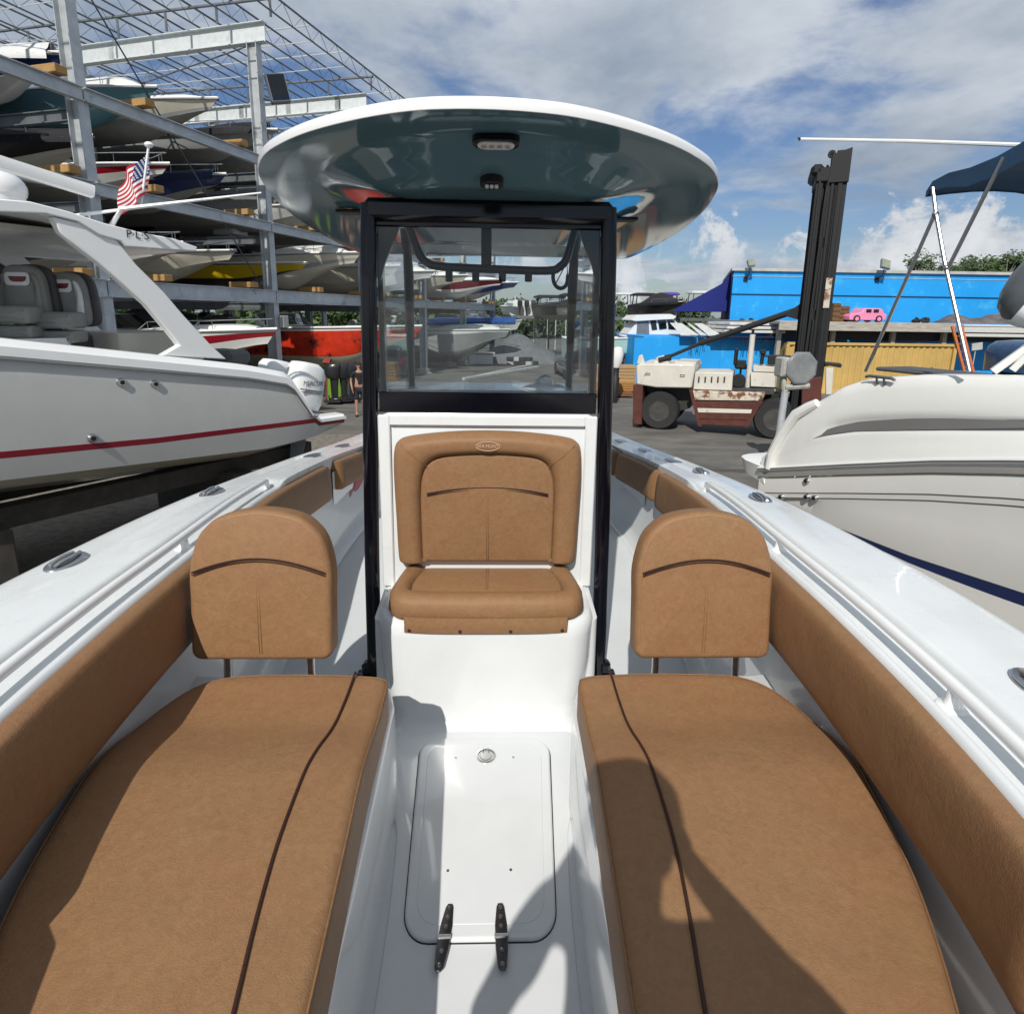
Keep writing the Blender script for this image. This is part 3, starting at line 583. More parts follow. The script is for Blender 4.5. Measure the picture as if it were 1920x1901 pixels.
# ---------------------------------------------------------------- hardtop
HW = [(1.72, .0), (1.725, .09), (1.745, .20), (1.79, .31), (1.86, .43), (1.96, .565), (2.08, .685), (2.22, .79), (2.42, .885), (2.65, .95), (3.0, 1.02), (3.6, 1.09), (4.4, 1.12), (5.0, 1.11), (5.1, 1.05)]
hw = [Vector((u, y, 0)) for y, u in HW]; hs = smooth_open(hw, 4)
OUTL = [(v.x, v.y) for v in hs]+[(-v.x, v.y) for v in hs[::-1][:-1]]
def hz(a, b_):      # crowned, falling slightly aft
    return .022*(1-(a/1.15)**2)*ss(5.2, 1.7, b_)**.5 - .012*(b_-1.7)
ffr = lambda a, b_, c: (CX+a+.02, b_+.045*a, c)
mb = MB(); mb.pad(OUTL, 3.813, 3.850, .018, fr=lambda a, b_, c: ffr(a, b_, c+hz(a, b_)), inner=10, dome=.02, rb=.002, cap=False)
hard = mb.build('hardtop', GELG, boat, smooth=60)
def und(a, b_):
    u_ = abs(a)
    pod = ss(1.93+1.15*u_**2.2, 2.20+1.15*u_**2.2, b_)*ss(.74, .30, u_)
    rib = math.exp(-((b_-(1.98+1.05*u_**2))/.05)**2)*ss(.62, .3, u_)
    return -.095*pod - .012*rib
cen = Vector((0, 2.9)); rings = []; Pn = [Vector(p) for p in OUTL]; n = len(Pn); mbu = MB()
for k in range(0, 41):
    sc = (.9985)*(1-k/40.)+.0005
    rr = []
    for p in Pn:
        q = cen+(p-cen)*sc
        base = 3.8135; lift = -.002*min(1, k/1.5)
        x_, y_, z_ = ffr(q.x, q.y, base+lift+hz(q.x, q.y)+(und(q.x, q.y)*ss(0, 5, k)))
        rr.append((x_, y_, z_))
    rings.append(rr)
mbu.loft(rings, 0, caps=(False, True)); u_o = mbu.build('underside', SEAFOAM, hard, smooth=60)
def on_under(px, py):     # point on the underside below a pixel, found by marching the ray
    d = at(px, py, 1.0)-Vector((0, 0, EYE)); t = 1.2
    while t < 5:
        p = Vector((0, 0, EYE))+d*t; a = p.x-CX-.02; b_ = p.y-.045*a
        if p.z >= 3.802+hz(a, b_)+und(a, b_)-.008: return p
        t += .002
    return Vector((0, 0, EYE))+d*2
p = on_under(930, 265)
tilt = R(52)
lf = lambda a, b_, c: (p.x+a, p.y+b_*math.cos(tilt)*.9-c*math.sin(tilt)*.9, p.z-b_*math.sin(tilt)*.0-c-.0-b_*.25)
mb = MB(); mb.pad([(x, y) for x, y in rrect(-.072, .072, -.040, .040, .038, 8)], -.03, .014, .008, fr=lf, inner=1); sp = mb.build('spreader_light', BLACK, hard, smooth=50)
mb = MB(); mb.pad(rrect(-.056, .056, -.026, .026, .025, 8), .012, .019, .004, fr=lf, inner=1)
for x in (-.036, -.012, .012, .036): mb.lathe([(.0085, 0), (.0075, -.003)], 12, lf(x, 0, .0195), mi=1); mb.ball(lf(x, 0, .020), (.005, .005, .004), 8, 5, mi=2)
mb.build('lamp_lens', [LENS, STEELD, STEEL], sp, smooth=50)
p2 = on_under(922, 343)
lf2 = lambda a, b_, c: (p2.x+a, p2.y+b_*.8-c*.5, p2.z-c-b_*.25)
mb = MB(); mb.pad([(.040*math.cos(2*math.pi*k/24), .034*math.sin(2*math.pi*k/24)) for k in range(24)], -.02, .012, .004, fr=lf2, inner=1); nl = mb.build('courtesy_light', BLACKM, hard, smooth=50)
mb = MB()
for x in (-.016, 0, .016): mb.box(lf2(x, 0, .014), (.013, .03, .010), ch=.003)
mb.build('lamp_lens', LENS, nl, smooth=50)
for px, py in ((1172, 412), (655, 398)):
    q = on_under(px, py); mb = MB(); mb.box(q, (.12, .09, .016), ch=.006); mb.build('access_plate', BLACKM, hard)
# trailer under the boat
tr = thing('boat_trailer', 'galvanised trailer under the white center console boat', 'trailer', (CX, 2.5, 0), absolute=True)
for s in (1, -1):
    mb = MB(); mb.box((CX+s*.8, 2.4, .55), (.1, 6.5, .16)); mb.box((CX+s*.5, 2.6, .78), (.12, 4.5, .08)); mb.build('rail', mat('galvanised_rail', (.4, .42, .43), .45, .6), tr)
    for y in (3.8, 4.7):
        mb = MB(); mb.lathe([(.18, -.1), (.33, -.1), (.35, -.06), (.35, .06), (.33, .1), (.18, .1)], 24, (CX+s*1.1, y, .35), 'x'); mb.build('wheel', RUBBER, tr)
# ================================================================= YARD GROUND, RACK AND STORED BOATS
ASPH = mat('asphalt', (.125, .120, .110), .85, 0, 0, .38, 1.3, .5, 14, spots=(.45, .56, (.065, .062, .058)), det=12, spec=.3, stretch=(.45, 1, 1))
GRAV = mat('gravel', (.16, .145, .12), .9, 0, 0, .4, 8, .6, 25)
mb = MB(); mb.grid(lambda a, b_: (-400+800*a, -300+1300*b_, 0), 8, 8); struct(mb.build('ground', ASPH, smooth=0))['label'] = 'worn grey asphalt yard'
mb = MB(); mb.grid(lambda a, b_: (-16+13.5*a, 3+13*b_, .004), 4, 4); o = struct(mb.build('gravel_patch', GRAV, smooth=0))
GALV = mat('galvanised_steel', (.46, .49, .51), .45, .3, 0, .16, 3, .1, 30, spots=(1.3, .60, (.22, .235, .25)))
GALVD = mat('weathered_steel', (.17, .185, .20), .5, .5, 0, .2, 2)
WOODY = mat('yellow_timber', (.36, .21, .08), .8, 0, 0, .25, 6, .2, 30, stretch=(1, 8, 8))
WOODG = mat('grey_timber', (.32, .30, .27), .85, 0, 0, .25, 5, .2, 30, stretch=(1, 8, 8))
D = Vector((.296, .955, 0)).normalized(); PP = Vector((D.y, -D.x, 0)); G0 = Vector((-7.75, 21, 0)); BAY = 6.3
def rk(i, t, z): v = G0+D*(BAY*i)-PP*t; return Vector((v.x, v.y, z))
LV = [4.0, 6.2, 8.2]; rack = thing('boat_rack', 'tall galvanised steel dry stack boat rack with open roof joists', 'boat rack', rk(0, 0, 0), absolute=True)
rtD = Matrix.Rotation(math.atan2(D.y, D.x), 3, 'Z')
def ibeam(mb, p, q, h, wd, side_, web=None, vert=False):
    """I section from p to q; h depth, wd flange width"""
    p, q = Vector(p), Vector(q); d = (q-p); L_ = d.length; d.normalize(); up = Vector(side_).normalized(); sd = d.cross(up).normalized()
    m = Matrix((d, sd, up)).transposed(); c = (p+q)/2; tk = .025
    mb.box(c+up*(h/2-tk/2), (L_, wd, tk), rot=m); mb.box(c-up*(h/2-tk/2), (L_, wd, tk), rot=m); mb.box(c, (L_, .02, h-2*tk), rot=m)
FR = list(range(-2, 5))
for i in FR:
    for t in (0, 7.2, 14.4):
        mb = MB(); ibeam(mb, rk(i, t, 0), rk(i, t, 11.6), .36, .26, PP); mb.build('column', GALV if t == 0 else GALV, rack, smooth=0)
        if t == 0:
            mb = MB(); mb.box(rk(i, t, .03), (.7, .7, .06), rot=rtD, ch=.01); mb.box(rk(i, t, .18), (.5, .5, .25), rot=rtD, ch=.03); mb.build('column_foot', mat('footing_concrete', (.45, .44, .4), .9, var=.15) if i == -2 else bpy.data.materials['footing_concrete'], rack)
for k in range(len(FR)-1):
    i = FR[k]
    for z in LV:
        for t in (.0, 7.2, 14.4):
            hh = .42 if z < 5 else .30
            mb = MB(); off = Vector(PP)*(.20 if t == 0 else 0)
            a_, b_ = rk(i, t, z-hh/2)+off, rk(i+1, t, z-hh/2)+off; d_ = (b_-a_).normalized()
            ibeam(mb, a_+d_*.02, b_-d_*.02, hh, .16, (0, 0, 1)); mb.build('level_beam', GALV if z > 5 else GALV, rack, smooth=0)
for i in FR:
    for z in LV:
        mb = MB(); ibeam(mb, rk(i, .2, z-.55), rk(i, 14.3, z-.55), .26, .14, (0, 0, 1)); mb.build('cross_beam', GALVD, rack, smooth=0)
    mb = MB(); ibeam(mb, rk(i, -.45, 11.85), rk(i, 17, 11.85), .58, .24, (0, 0, 1))
    for q in range(7): mb.box(rk(i, .9+2.4*q, 11.85), (.02, .24, .54), rot=rtD)
    mb.build('roof_girder', mat('girder_steel', (.62, .66, .66), .5, .3, var=.08) if i == -2 else bpy.data.materials['girder_steel'], rack, smooth=0)
    mb = MB(); mb.tube([rk(i, -.8, 12.75), rk(i, 4, 12.85), rk(i, 17, 13.1)], .05, 6)
    for q in range(9): mb.tube([rk(i, -.7+2.*q, 12.25), rk(i, -.7+2.*q, 12.76+.02*q)], .04, 6)
    mb.build('girder_rail', GALVD, rack)
JN = mat('joist_steel', (.16, .175, .19), .5, .5, var=.1)
for j in range(12):
    t = -.8+1.55*j; zt = 12.85+.02*j; zb = 12.35+.02*j; mb = MB()
    a, b_ = rk(-2.4, t, 0), rk(4, t, 0); n = 80
    mb.tube([(a.x, a.y, zt), (b_.x, b_.y, zt)], .035, 5); mb.tube([(a.x, a.y, zb), (b_.x, b_.y, zb)], .03, 5)
    mb.tube([(a.x+(b_.x-a.x)*q/n, a.y+(b_.y-a.y)*q/n, zt if q % 2 else zb) for q in range(n+1)], .010, 4)
    mb.build('roof_joist', JN, rack, smooth=0)
for i in FR[:-1]:
    for f_ in (.34, .68):
        mb = MB(); mb.tube([rk(i+f_, -.8, 12.9), rk(i+f_, 16.2, 13.05)], .022, 5); mb.tube([rk(i+f_, -.8, 12.4), rk(i+f_, 16.2, 12.55)], .018, 5); mb.build('bridging', bpy.data.materials['girder_steel'], rack)
CAB = mat('brace_rod', (.10, .11, .12), .5, .5, var=.1)
def brace(p, q, r=.022): mb = MB(); mb.tube([p, q], r, 6); mb.build('brace_rod', CAB, rack)
brace(rk(-1.0, 7.2, 11.5), rk(-.1, 7.2, 4.2)); brace(rk(-1.6, 7.2, 11.8), rk(-1, 7.2, 6.5)); brace(rk(0, .3, 11.5), rk(-1.0, 7.2, 6.6)); brace(rk(-1.0, .25, 11.5), rk(-.02, .25, 4.1), .02); brace(rk(1, .3, 11.5), rk(0, 7.2, 6.6), .02)
brace(rk(-.6, 7.2, 4.0), rk(-.02, 7.2, .4)); brace(rk(1.98, .25, 4.0), rk(1.5, .25, .3), .02)
BOXM = mat('junction_box', (.45, .47, .45), .6, var=.08)
mb = MB(); mb.box(rk(0, -.28, 2.95)+D*.22, (.3, .18, .42), rot=rtD, ch=.02); mb.build('junction_box', BOXM, rack)

FREDS = mat('stand_red', (.18, .03, .02), .6, var=.2)
def S(name, col, rough=.3, coat=.4, var=.04): return mat(name, col, rough, 0, coat, var, 2.)
HC = dict(white=S('hull_white', (.72, .72, .69)), cream=S('hull_cream', (.55, .52, .43)), grey=S('hull_grey', (.30, .31, .31)), navy=S('hull_navy', (.012, .025, .10)), teal=S('hull_teal', (.10, .22, .26)),
          yellow=S('hull_yellow', (.55, .38, .01)), red=S('hull_red', (.35, .015, .02)), black=S('hull_black', (.015, .015, .017)), blue=S('hull_blue', (.02, .10, .33)), mint=S('hull_mint', (.42, .62, .56)), orange=S('hull_orange', (.6, .06, .01)))
BOTM = S('bottom_paint', (.33, .32, .28), .6, 0, .1)
CVB = mat('black_canvas', (.012, .012, .016), .8, var=.25, vs_=3, bump=.3, bs=12); CVN = mat('navy_canvas', (.008, .016, .05), .8, var=.25, vs_=3, bump=.3, bs=12); CVG = mat('grey_canvas', (.14, .145, .155), .85, var=.2, vs_=3, bump=.3, bs=12)
CVW = mat('white_shrink_wrap', (.6, .62, .62), .45, var=.06, vs_=2, bump=.3, bs=6); CVX = mat('blue_canvas', (.02, .09, .3), .8, var=.2)
DKW = S('boat_deck', (.66, .67, .65), .45, .1)
GRAPH = mat('red_black_wrap', (.55, .035, .012), .35, 0, .5, .35, 1.6, spots=(1.1, .53, (.02, .012, .012)), det=8)
RED = S('red_stripe', (.30, .008, .02)); BLK = HC['black']; DKR = S('maroon_stripe', (.16, .01, .02))
OBW = S('outboard_white', (.72, .73, .72)); OBB = S('outboard_black', (.02, .02, .023))
def hullpts(L_, B, H, t, sheer=.16, full=2.3):
    b = B/2*(1-max(0, (t-.38)/.62)**full); zs = H*(.84+sheer*t*t); rise = ss(.62, 1.02, t)**1.6; zk = H*.80*rise; zc = H*.30+H*.42*rise; bc = b*(.88-.25*ss(.4, 1, t))
    x = lambda z: t*L_-(1-z/(H))*.13*L_*ss(.55, 1, t)
    P = [(b, zs), (b*1.0, zs-.06*H), (b*.985-.0, zs*.82+zc*.18), (b*.5+bc*.5+.02*b, (zs+zc)/2), (b*.25+bc*.75, zs*.25+zc*.75), (bc, zc+.03*H), (bc*.97, zc), (bc*.5, (zk*.62+zc*.38)), (0.001, zk)]
    return [(x(z), u, z) for u, z in P]
def add_outboard(root, x, y, z, m, s=1.0, tilt=0.):
    rt = Matrix.Rotation(tilt, 3, 'Y'); c = Vector((x, y, z)); V = lambda a, b_, d: c+rt @ Vector((a*s, b_*s, d*s))
    mb = MB(); prof = [(-.02, .20, .16, -.02), (.05, .26, .2, -.05), (.22, .30, .22, -.06), (.42, .31, .215, -.04), (.55, .28, .19, .0), (.62, .2, .13, .03), (.63, .02, .02, .03)]
    mb.loft([[V(-.28+ox+lx*math.copysign(abs(math.cos(a))**.8, math.cos(a)), wy*math.copysign(abs(math.sin(a))**.8, math.sin(a)), h) for a in [2*math.pi*k/20 for k in range(20)]] for h, lx, wy, ox in prof]); mo = mb.build('outboard_motor', m, root, smooth=50)
    mb = MB(); mb.loft([[V(-.26+lx*math.cos(a), wy*math.sin(a), h) for a in [2*math.pi*k/12 for k in range(12)]] for h, lx, wy in ((0, .17, .11), (-.35, .13, .07), (-.75, .12, .045), (-.8, .2, .03), (-1.1, .1, .02))])
    mb.ball(V(-.28, 0, -.86), (.26*s, .055*s, .055*s), 10, 6)
    for k in range(3): a = 2*math.pi*k/3; mb.box(V(-.52, .09*math.sin(a), -.86+.09*math.cos(a)), (.02*s, .09*s, .16*s), rot=rt @ Matrix.Rotation(a, 3, 'X'))
    mb.build('lower_unit', m, mo); return mo
def make_boat(name, label, loc, rz, L_=8., B=2.6, H=1.45, top='white', stripe=None, sr=(1, 2), bot=None, kind='console', cover=None, cat='boat', group=None, ob='white', deckm=None, nmot=1, rail=True, sheer=.16, full=2.3, pitch=0):
    rt = thing(name, label, cat, loc, rz, group); rt.rotation_euler[1] = pitch
    T = [k/26 for k in range(27)]; T[-1] = .998
    topm = HC[top] if isinstance(top, str) else top
    st = stripe or topm
    mb = MB(); rings = []
    for t in T:
        P = hullpts(L_, B, H, t, sheer, full); rings.append([(x, u, z) for x, u, z in P]+[(x, -u, z) for x, u, z in P[::-1][1:]])
    mf = lambda i, k: (1 if (min(k, 15-k) in sr) else (2 if min(k, 15-k) >= 6 else 0))
    mb.loft([r_[::-1] for r_ in rings], closed=False, mif=mf); n0 = len(rings[0]); mb.f.append(tuple(range(n0-1, -1, -1))); mb.m.append(0)
    mb.build('hull', [topm, st, bot or BOTM], rt, smooth=40)
    Z = lambda t: hullpts(L_, B, H, t, sheer, full)[0]
    mb = MB(); rings = []
    for t in T:
        x, b, z = Z(t); k = min(b*.5, .14); rings.append([(x, b+.0, z+.004), (x, b-.03 if b > .06 else b*.6, z+.045), (x, b-k, z+.05), (x, b-k, z-.0+(.04 if t > .6 else -.12)), (x, -b+k, z+(.04 if t > .6 else -.12)), (x, -b+k, z+.05), (x, -b+.03 if b > .06 else -b*.6, z+.045), (x, -b, z+.004)])
    mb.loft([r_[::-1] for r_ in rings], closed=False); mb.build('deck', deckm or DKW, rt, smooth=30)
    mb = MB(); mb.tube([(Z(t)[0], s_*(Z(t)[1]+.012), Z(t)[2]-.03) for s_, tt in ((1, T), (-1, T[::-1])) for t in tt], .022, 6); mb.build('rub_rail', STEELD, rt)
    if cover:
        mb = MB(); rings = []
        hump = {'console': lambda t: .12+.75*math.exp(-((t-.45)/.16)**2), 'flat': lambda t: .12+.22*math.sin(math.pi*min(1, t*1.05)), 'cuddy': lambda t: .1+.62*math.exp(-((t-.42)/.2)**2), 'open': lambda t: .15+.1*math.sin(3*math.pi*t), 'sport': lambda t: .1+.35*math.exp(-((t-.4)/.2)**2)}[kind]
        for t in [k/24 for k in range(1, 24)]:
            x, b, z = Z(t); h = hump(t); rings.append([(x, b+.03, z-.16), (x, b+.035, z+.03), (x, b*.8, z+.06+h*.25), (x, b*.42, z+.08+h*.85), (x, 0, z+.09+h), (x, -b*.42, z+.08+h*.85), (x, -b*.8, z+.06+h*.25), (x, -b-.035, z+.03), (x, -b-.03, z-.16)])
        mb.loft([r_[::-1] for r_ in rings], closed=False); mb.build('boat_cover', cover, rt, smooth=60)
    else:
        if kind in ('console', 'ttop'):
            x0, z0 = L_*.42, Z(.42)[2]
            mb = MB(); mb.loft([[(x0+a, b_, z) for a, b_ in rrect(-l, l2, -w_, w_, .08, 3)] for z, l, l2, w_ in ((z0-.9, .5, .55, .42), (z0+.1, .5, .5, .40), (z0+.3, .48, .3, .37), (z0+.34, .4, .2, .34))]); mb.build('console', DKW, rt, smooth=40)
            mb = MB(); mb.loft([[(x0+.34-.1*k, w_, z0+.28+.45*k/1.) for w_ in (-.36, -.18, 0, .18, .36)] for k in (0, .5, 1)], closed=False); mb.build('windshield', DARKG, rt, smooth=0)
            mb = MB(); mb.box((x0-1.1, 0, z0-.25), (.5, .9, .5), ch=.05); mb.box((x0-1.3, 0, z0+.15), (.1, .9, .4), ch=.04); mb.build('helm_seat', DKW, rt)
        if kind == 'ttop':
            mb = MB(); mb.loft([[(x0-.35+a, b_, z) for a, b_ in rrect(-1.25, 1.15, -.95, .95, .3, 5)] for z in (z0+1.35, z0+1.39, z0+1.44)]); mb.build('hardtop', DKW, rt, smooth=40)
            mb = MB()
            for s_ in (1, -1):
                for xa, xb in ((.45, .25), (-.6, -.9)): mb.tube([(x0+xa, s_*.5, z0-.8), (x0+xa*.9, s_*.55, z0+.5), (x0+xb, s_*.75, z0+1.36)], .025, 6)
            mb.build('hardtop_frame', STEELD, rt)
        if kind in ('cuddy', 'sport', 'open'):
            x0 = L_*.5
            if kind != 'open':
                mb = MB(); rings = []
                for k in range(9):
                    t = .48+.46*k/8; x, b, z = Z(t); h = (.30 if kind == 'cuddy' else .14)*math.sin(math.pi*min(1, .15+.95*(1-k/8)))**.6 if k < 8 else .03; w_ = b*.72
                    rings.append([(x, w_, z+.04), (x, w_*.92, z+.04+h*.75), (x, w_*.5, z+.05+h), (x, -w_*.5, z+.05+h), (x, -w_*.92, z+.04+h*.75), (x, -w_, z+.04)])
                mb.loft([r_[::-1] for r_ in rings], closed=False); mb.build('foredeck', DKW, rt, smooth=50)
            zz0 = Z(.47)[2]+.1; bb = B*.40
            mb = MB(); rings = []
            for k in range(3): rings.append([(x0-.9-.30*k+q[0], q[1]*(1-.06*k), zz0+.22*k) for q in ((-.5, -bb), (.25, -bb*.96), (.55, -bb*.4), (.55, bb*.4), (.25, bb*.96), (-.5, bb))])
            mb.loft(rings, closed=False); ws = mb.build('windshield', DARKG, rt, smooth=0)
            mb = MB(); mb.tube(rings[2], .02, 6); mb.tube(rings[0], .015, 6); mb.build('windshield_frame', STEELD, ws)
            for s_ in (1, -1):
                mb = MB(); mb.box((x0-1.9, s_*.5, Z(.3)[2]), (.5, .5, .2), ch=.05); mb.box((x0-2.1, s_*.5, Z(.3)[2]+.28), (.12, .5, .55), ch=.05); mb.build('seat', DKW, rt)
    if rail:
        mb = MB()
        for s_ in (1, -1):
            ps = [(Z(t)[0], s_*max(Z(t)[1]-.1, .02), Z(t)[2]+.30) for t in (.62, .72, .82, .9, .96, .985)]; mb.tube([(Z(.58)[0], s_*(Z(.58)[1]-.1), Z(.58)[2]+.05)]+ps, .014, 6)
            for p in ps[::2]: mb.tube([p, (p[0], p[1], p[2]-.26)], .01, 5)
        mb.build('bow_rail', STEEL, rt)
    for k in range(nmot if ob else 0):
        add_outboard(rt, -.12, (k-(nmot-1)/2)*.62, H*.84-.05, OBW if ob == 'white' else OBB, 1.0)
    return rt
RZ = math.atan2(PP.y, PP.x)
lvl = 'top'
def put(i, t, li, label, **k):
    L_ = k.get('L_', 8.); k.setdefault('H', .92); k.setdefault('B', 2.1); return make_boat('stored_boat', label, rk(i, t+L_, LV[li]+(.20, .22, .36)[li]), RZ, group='boats stacked in the steel rack', **k)
Wt, Cr = HC['white'], HC['cream']
put(-.80, 1.7, 2, 'navy sided boat with white bottom and cover on top level at far left', L_=8.4, H=1.0, top='navy', stripe=Wt, sr=(0, 5, 6, 7), bot=Wt, cover=CVW, kind='open')
put(-1.3, 1.5, 2, 'grey hulled boat leftmost on the top level', top='grey', cover=CVG, kind='open')
put(-.45, 1.1, 2, 'teal hulled boat with open windscreen on top level beside first tall column', L_=8.2, top='teal', bot=HC['teal'], kind='cuddy', ob='black')
put(-.19, .45, 2, 'light grey boat with arched bow on top level left of the floodlight', L_=9.2, H=1.1, top='cream', stripe=HC['grey'], sr=(4, 5), kind='sport')
put(.22, .3, 2, 'black covered boat with grey bottom on top level behind the floodlight column', L_=8.6, top='grey', cover=CVB, kind='open')
put(.58, .0, 2, 'grey wrapped boat on top level just left of the hardtop edge', L_=9, H=1.1, top='grey', cover=CVG, kind='sport')
put(.86, .4, 2, 'white boat on top level close to the hardtop rim', top='white', kind='open')
put(1.3, .3, 2, 'white cuddy boat on top level hidden mostly behind the seafoam hardtop', top='white', kind='cuddy')
put(-1.3, 1.2, 1, 'navy covered boat leftmost on the middle level', top='navy', cover=CVN, kind='flat')
put(-.84, .8, 1, 'black hulled boat with cream bottom on middle level at far left', L_=8.6, H=1.1, top='black', stripe=Cr, sr=(4, 5, 6, 7), bot=Cr, cover=CVB, kind='flat')
put(-.52, .5, 1, 'white boat with thin red stripe on middle level behind the flag', H=.9, top='white', stripe=RED, sr=(2,), bot=Cr, kind='open')
put(-.17, .5, 1, 'dark navy canvas covered boat on middle level right of the flag', L_=9.2, H=1.1, top='navy', cover=CVN, kind='cuddy')
put(.22, .3, 1, 'dull grey boat on middle level next to the floodlight column', L_=8.2, top='grey', cover=CVG, kind='open')
put(.55, .0, 1, 'small white console boat on middle level under the hardtop rim', L_=7.6, top='white', kind='console')
put(.84, .2, 1, 'cream boat with black cover on middle level under the hardtop rim', top='cream', cover=CVB, kind='flat')
put(1.25, .2, 1, 'grey sided boat on middle level seen past the hardtop', top='grey', kind='cuddy')
put(1.7, .2, 1, 'cream boat on middle level hidden behind the hardtop', top='cream', kind='cuddy')
put(-1.3, .6, 0, 'black covered boat leftmost on the lowest shelf', top='black', cover=CVB, kind='open')
put(-.85, .3, 0, 'black hulled open boat on lowest shelf behind the neighbour helm seats', top='black', cover=CVB, kind='open')
put(-.52, .3, 0, 'white and red sport boat on lowest shelf behind the neighbour hardtop', L_=8.4, H=1.0, top='white', stripe=RED, sr=(0, 1), kind='sport')
put(-.18, .3, 0, 'grey bottomed white boat on lowest shelf left of the yellow boat', L_=8.4, H=1.0, top='cream', stripe=BLK, sr=(0,), bot=Cr, kind='open')
put(.27, -.4, 0, 'bright yellow boat with black gunwale on lowest shelf', L_=8.4, H=.85, top='yellow', stripe=BLK, sr=(0,), bot=HC['black'], kind='open', ob='black', rail=False)
put(.66, -1.2, 0, 'large cream cruiser on lowest shelf right of the yellow boat', L_=9.8, B=2.5, H=1.45, top='cream', stripe=HC['grey'], sr=(3,), bot=Cr, kind='cuddy')
put(1.2, -1.2, 0, 'cream bottomed boat on lowest shelf just inside the windshield left edge', L_=8.8, H=1.2, B=2.3, top='cream', bot=Cr, kind='sport')
put(1.7, -1.6, 0, 'white cuddy boat on lowest shelf behind the nearest column in the windshield', L_=8.8, H=1.2, B=2.3, top='white', bot=Cr, kind='cuddy')
put(2.2, -2.2, 0, 'pale grey boat on lowest shelf seen through the windshield centre', L_=8.8, H=1.2, B=2.3, top='cream', bot=Cr, kind='cuddy')
put(2.7, -3.4, 0, 'white boat with maroon side panel on lowest shelf through the windshield', L_=9.0, H=1.15, B=2.3, top='white', stripe=DKR, sr=(1, 2, 3), bot=Wt, kind='sport')
put(3.2, -3.4, 0, 'navy and white boat at far end of lowest shelf through the windshield', L_=9.4, H=1.15, B=2.3, top='navy', stripe=Wt, sr=(0,), bot=Cr, kind='sport')
put(2.3, .2, 1, 'grey covered boat on middle level beyond the hardtop left edge', top='grey', cover=CVG, kind='cuddy')
put(2.75, .2, 1, 'white boat on middle level near the rack far end', top='white', kind='cuddy')
def ground_boat(bow, L_, z, name, label, **k):
    b_ = Vector((bow[0], bow[1], z))-Vector((PP.x, PP.y, 0))*L_
    sd_ = thing('boat_stand', 'timber block stand under the '+' '.join(label.split()[:8]), 'stand', (b_.x, b_.y, 0), RZ, 'stands under the parked boats')
    for f_ in (.15, .4, .62):
        mb = MB(); mb.box((L_*f_, 0, (z+.12)/2), (.3, .9, z+.12), ch=.02); mb.build('block', WOODG, sd_)
        for s_ in (1, -1): mb = MB(); mb.tube([(L_*f_, s_*1.15, .02), (L_*f_, s_*.95, z+.35)], .035, 6); mb.box((L_*f_, s_*.93, z+.40), (.3, .12, .2), rot=Matrix.Rotation(s_*.6, 3, 'X')); mb.build('jack_post', FREDS, sd_)
    return make_boat(name, label, b_, RZ+k.pop('dr', 0), L_=L_, group='boats parked on the ground under the rack', **k)
# second row of boats, sterns to the fence, added to block light behind
lvn = ['lowest', 'middle', 'top']
for i in range(-2, 4):
    for li, z in enumerate(LV):
        for sl_ in (0, 1):
            kq = (i*5+li*3+sl_) % 4
            make_boat('stored_boat', ('black', 'navy', 'grey', 'cream')[kq]+' covered boat added to block light, back row, '+lvn[li]+' level, '+('first', 'second', 'third', 'fourth', 'fifth', 'sixth')[i+2]+' bay, '+('near', 'far')[sl_]+' side', rk(i+(.30, .78)[sl_], 15.3, z+.08), RZ, L_=7.8, B=2.8, H=1.15, top=('black', 'navy', 'grey', 'cream')[kq], cover=(CVB, CVN, CVB, CVG)[kq], kind='cuddy' if kq % 2 else 'flat', group='boats added in the back row to block light', rail=False)
# at ground level under the rack, bows out in the lane
ground_boat((-6.3, 17.4), 9.6, 1.3, 'parked_boat', 'white sport boat with red stripe behind the neighbour boat hardtop pillar', H=1.5, B=2.4, top='white', stripe=RED, sr=(2,), bot=HC['cream'], kind='sport', ob=None)
ground_boat((-8.4, 12.95), 8.4, .75, 'parked_boat', 'white low boat with red lower stripe directly behind the neighbour outboard', H=1.4, B=2.3, top='white', stripe=DKR, sr=(4,), bot=HC['cream'], kind='open', ob='black', rail=False)
ground_boat((-2.7, 22.6), 9.6, 1.05, 'parked_boat', 'open boat with bright red and black wrapped hull below the cream cruiser', H=1.9, B=2.6, top=GRAPH, stripe=HC['white'], sr=(0,), bot=HC['cream'], kind='open', ob='black', rail=False, sheer=.10)
ground_boat((1.0, 36.5), 10.5, .25, 'parked_boat', 'long grey and white cruiser hull with white rails seen through the windshield', H=2.4, B=3.0, top='grey', stripe=HC['white'], sr=(0, 1), bot=HC['grey'], kind='cuddy', sheer=.06)
ground_boat((1.9, 44), 10, .6, 'parked_boat', 'blue canopied white boat farther back through the windshield', H=2.3, B=3.0, top='white', bot=HC['grey'], cover=CVX, kind='flat')
ground_boat((-12.4, 22.4), 8, .8, 'parked_boat', 'blue canvas covered boat low behind the rack first bay', H=1.6, top='white', cover=CVX, kind='flat')
ground_boat((-11.5, 27), 8, .8, 'parked_boat', 'grey tarpaulin covered boat behind the red wrapped boat', H=2.2, top='grey', cover=CVG, kind='cuddy')
ground_boat((-12.5, 12.2), 8, .8, 'parked_boat', 'black covered boat on the ground at far left behind neighbour seats', H=1.6, top='white', cover=CVB, kind='flat')
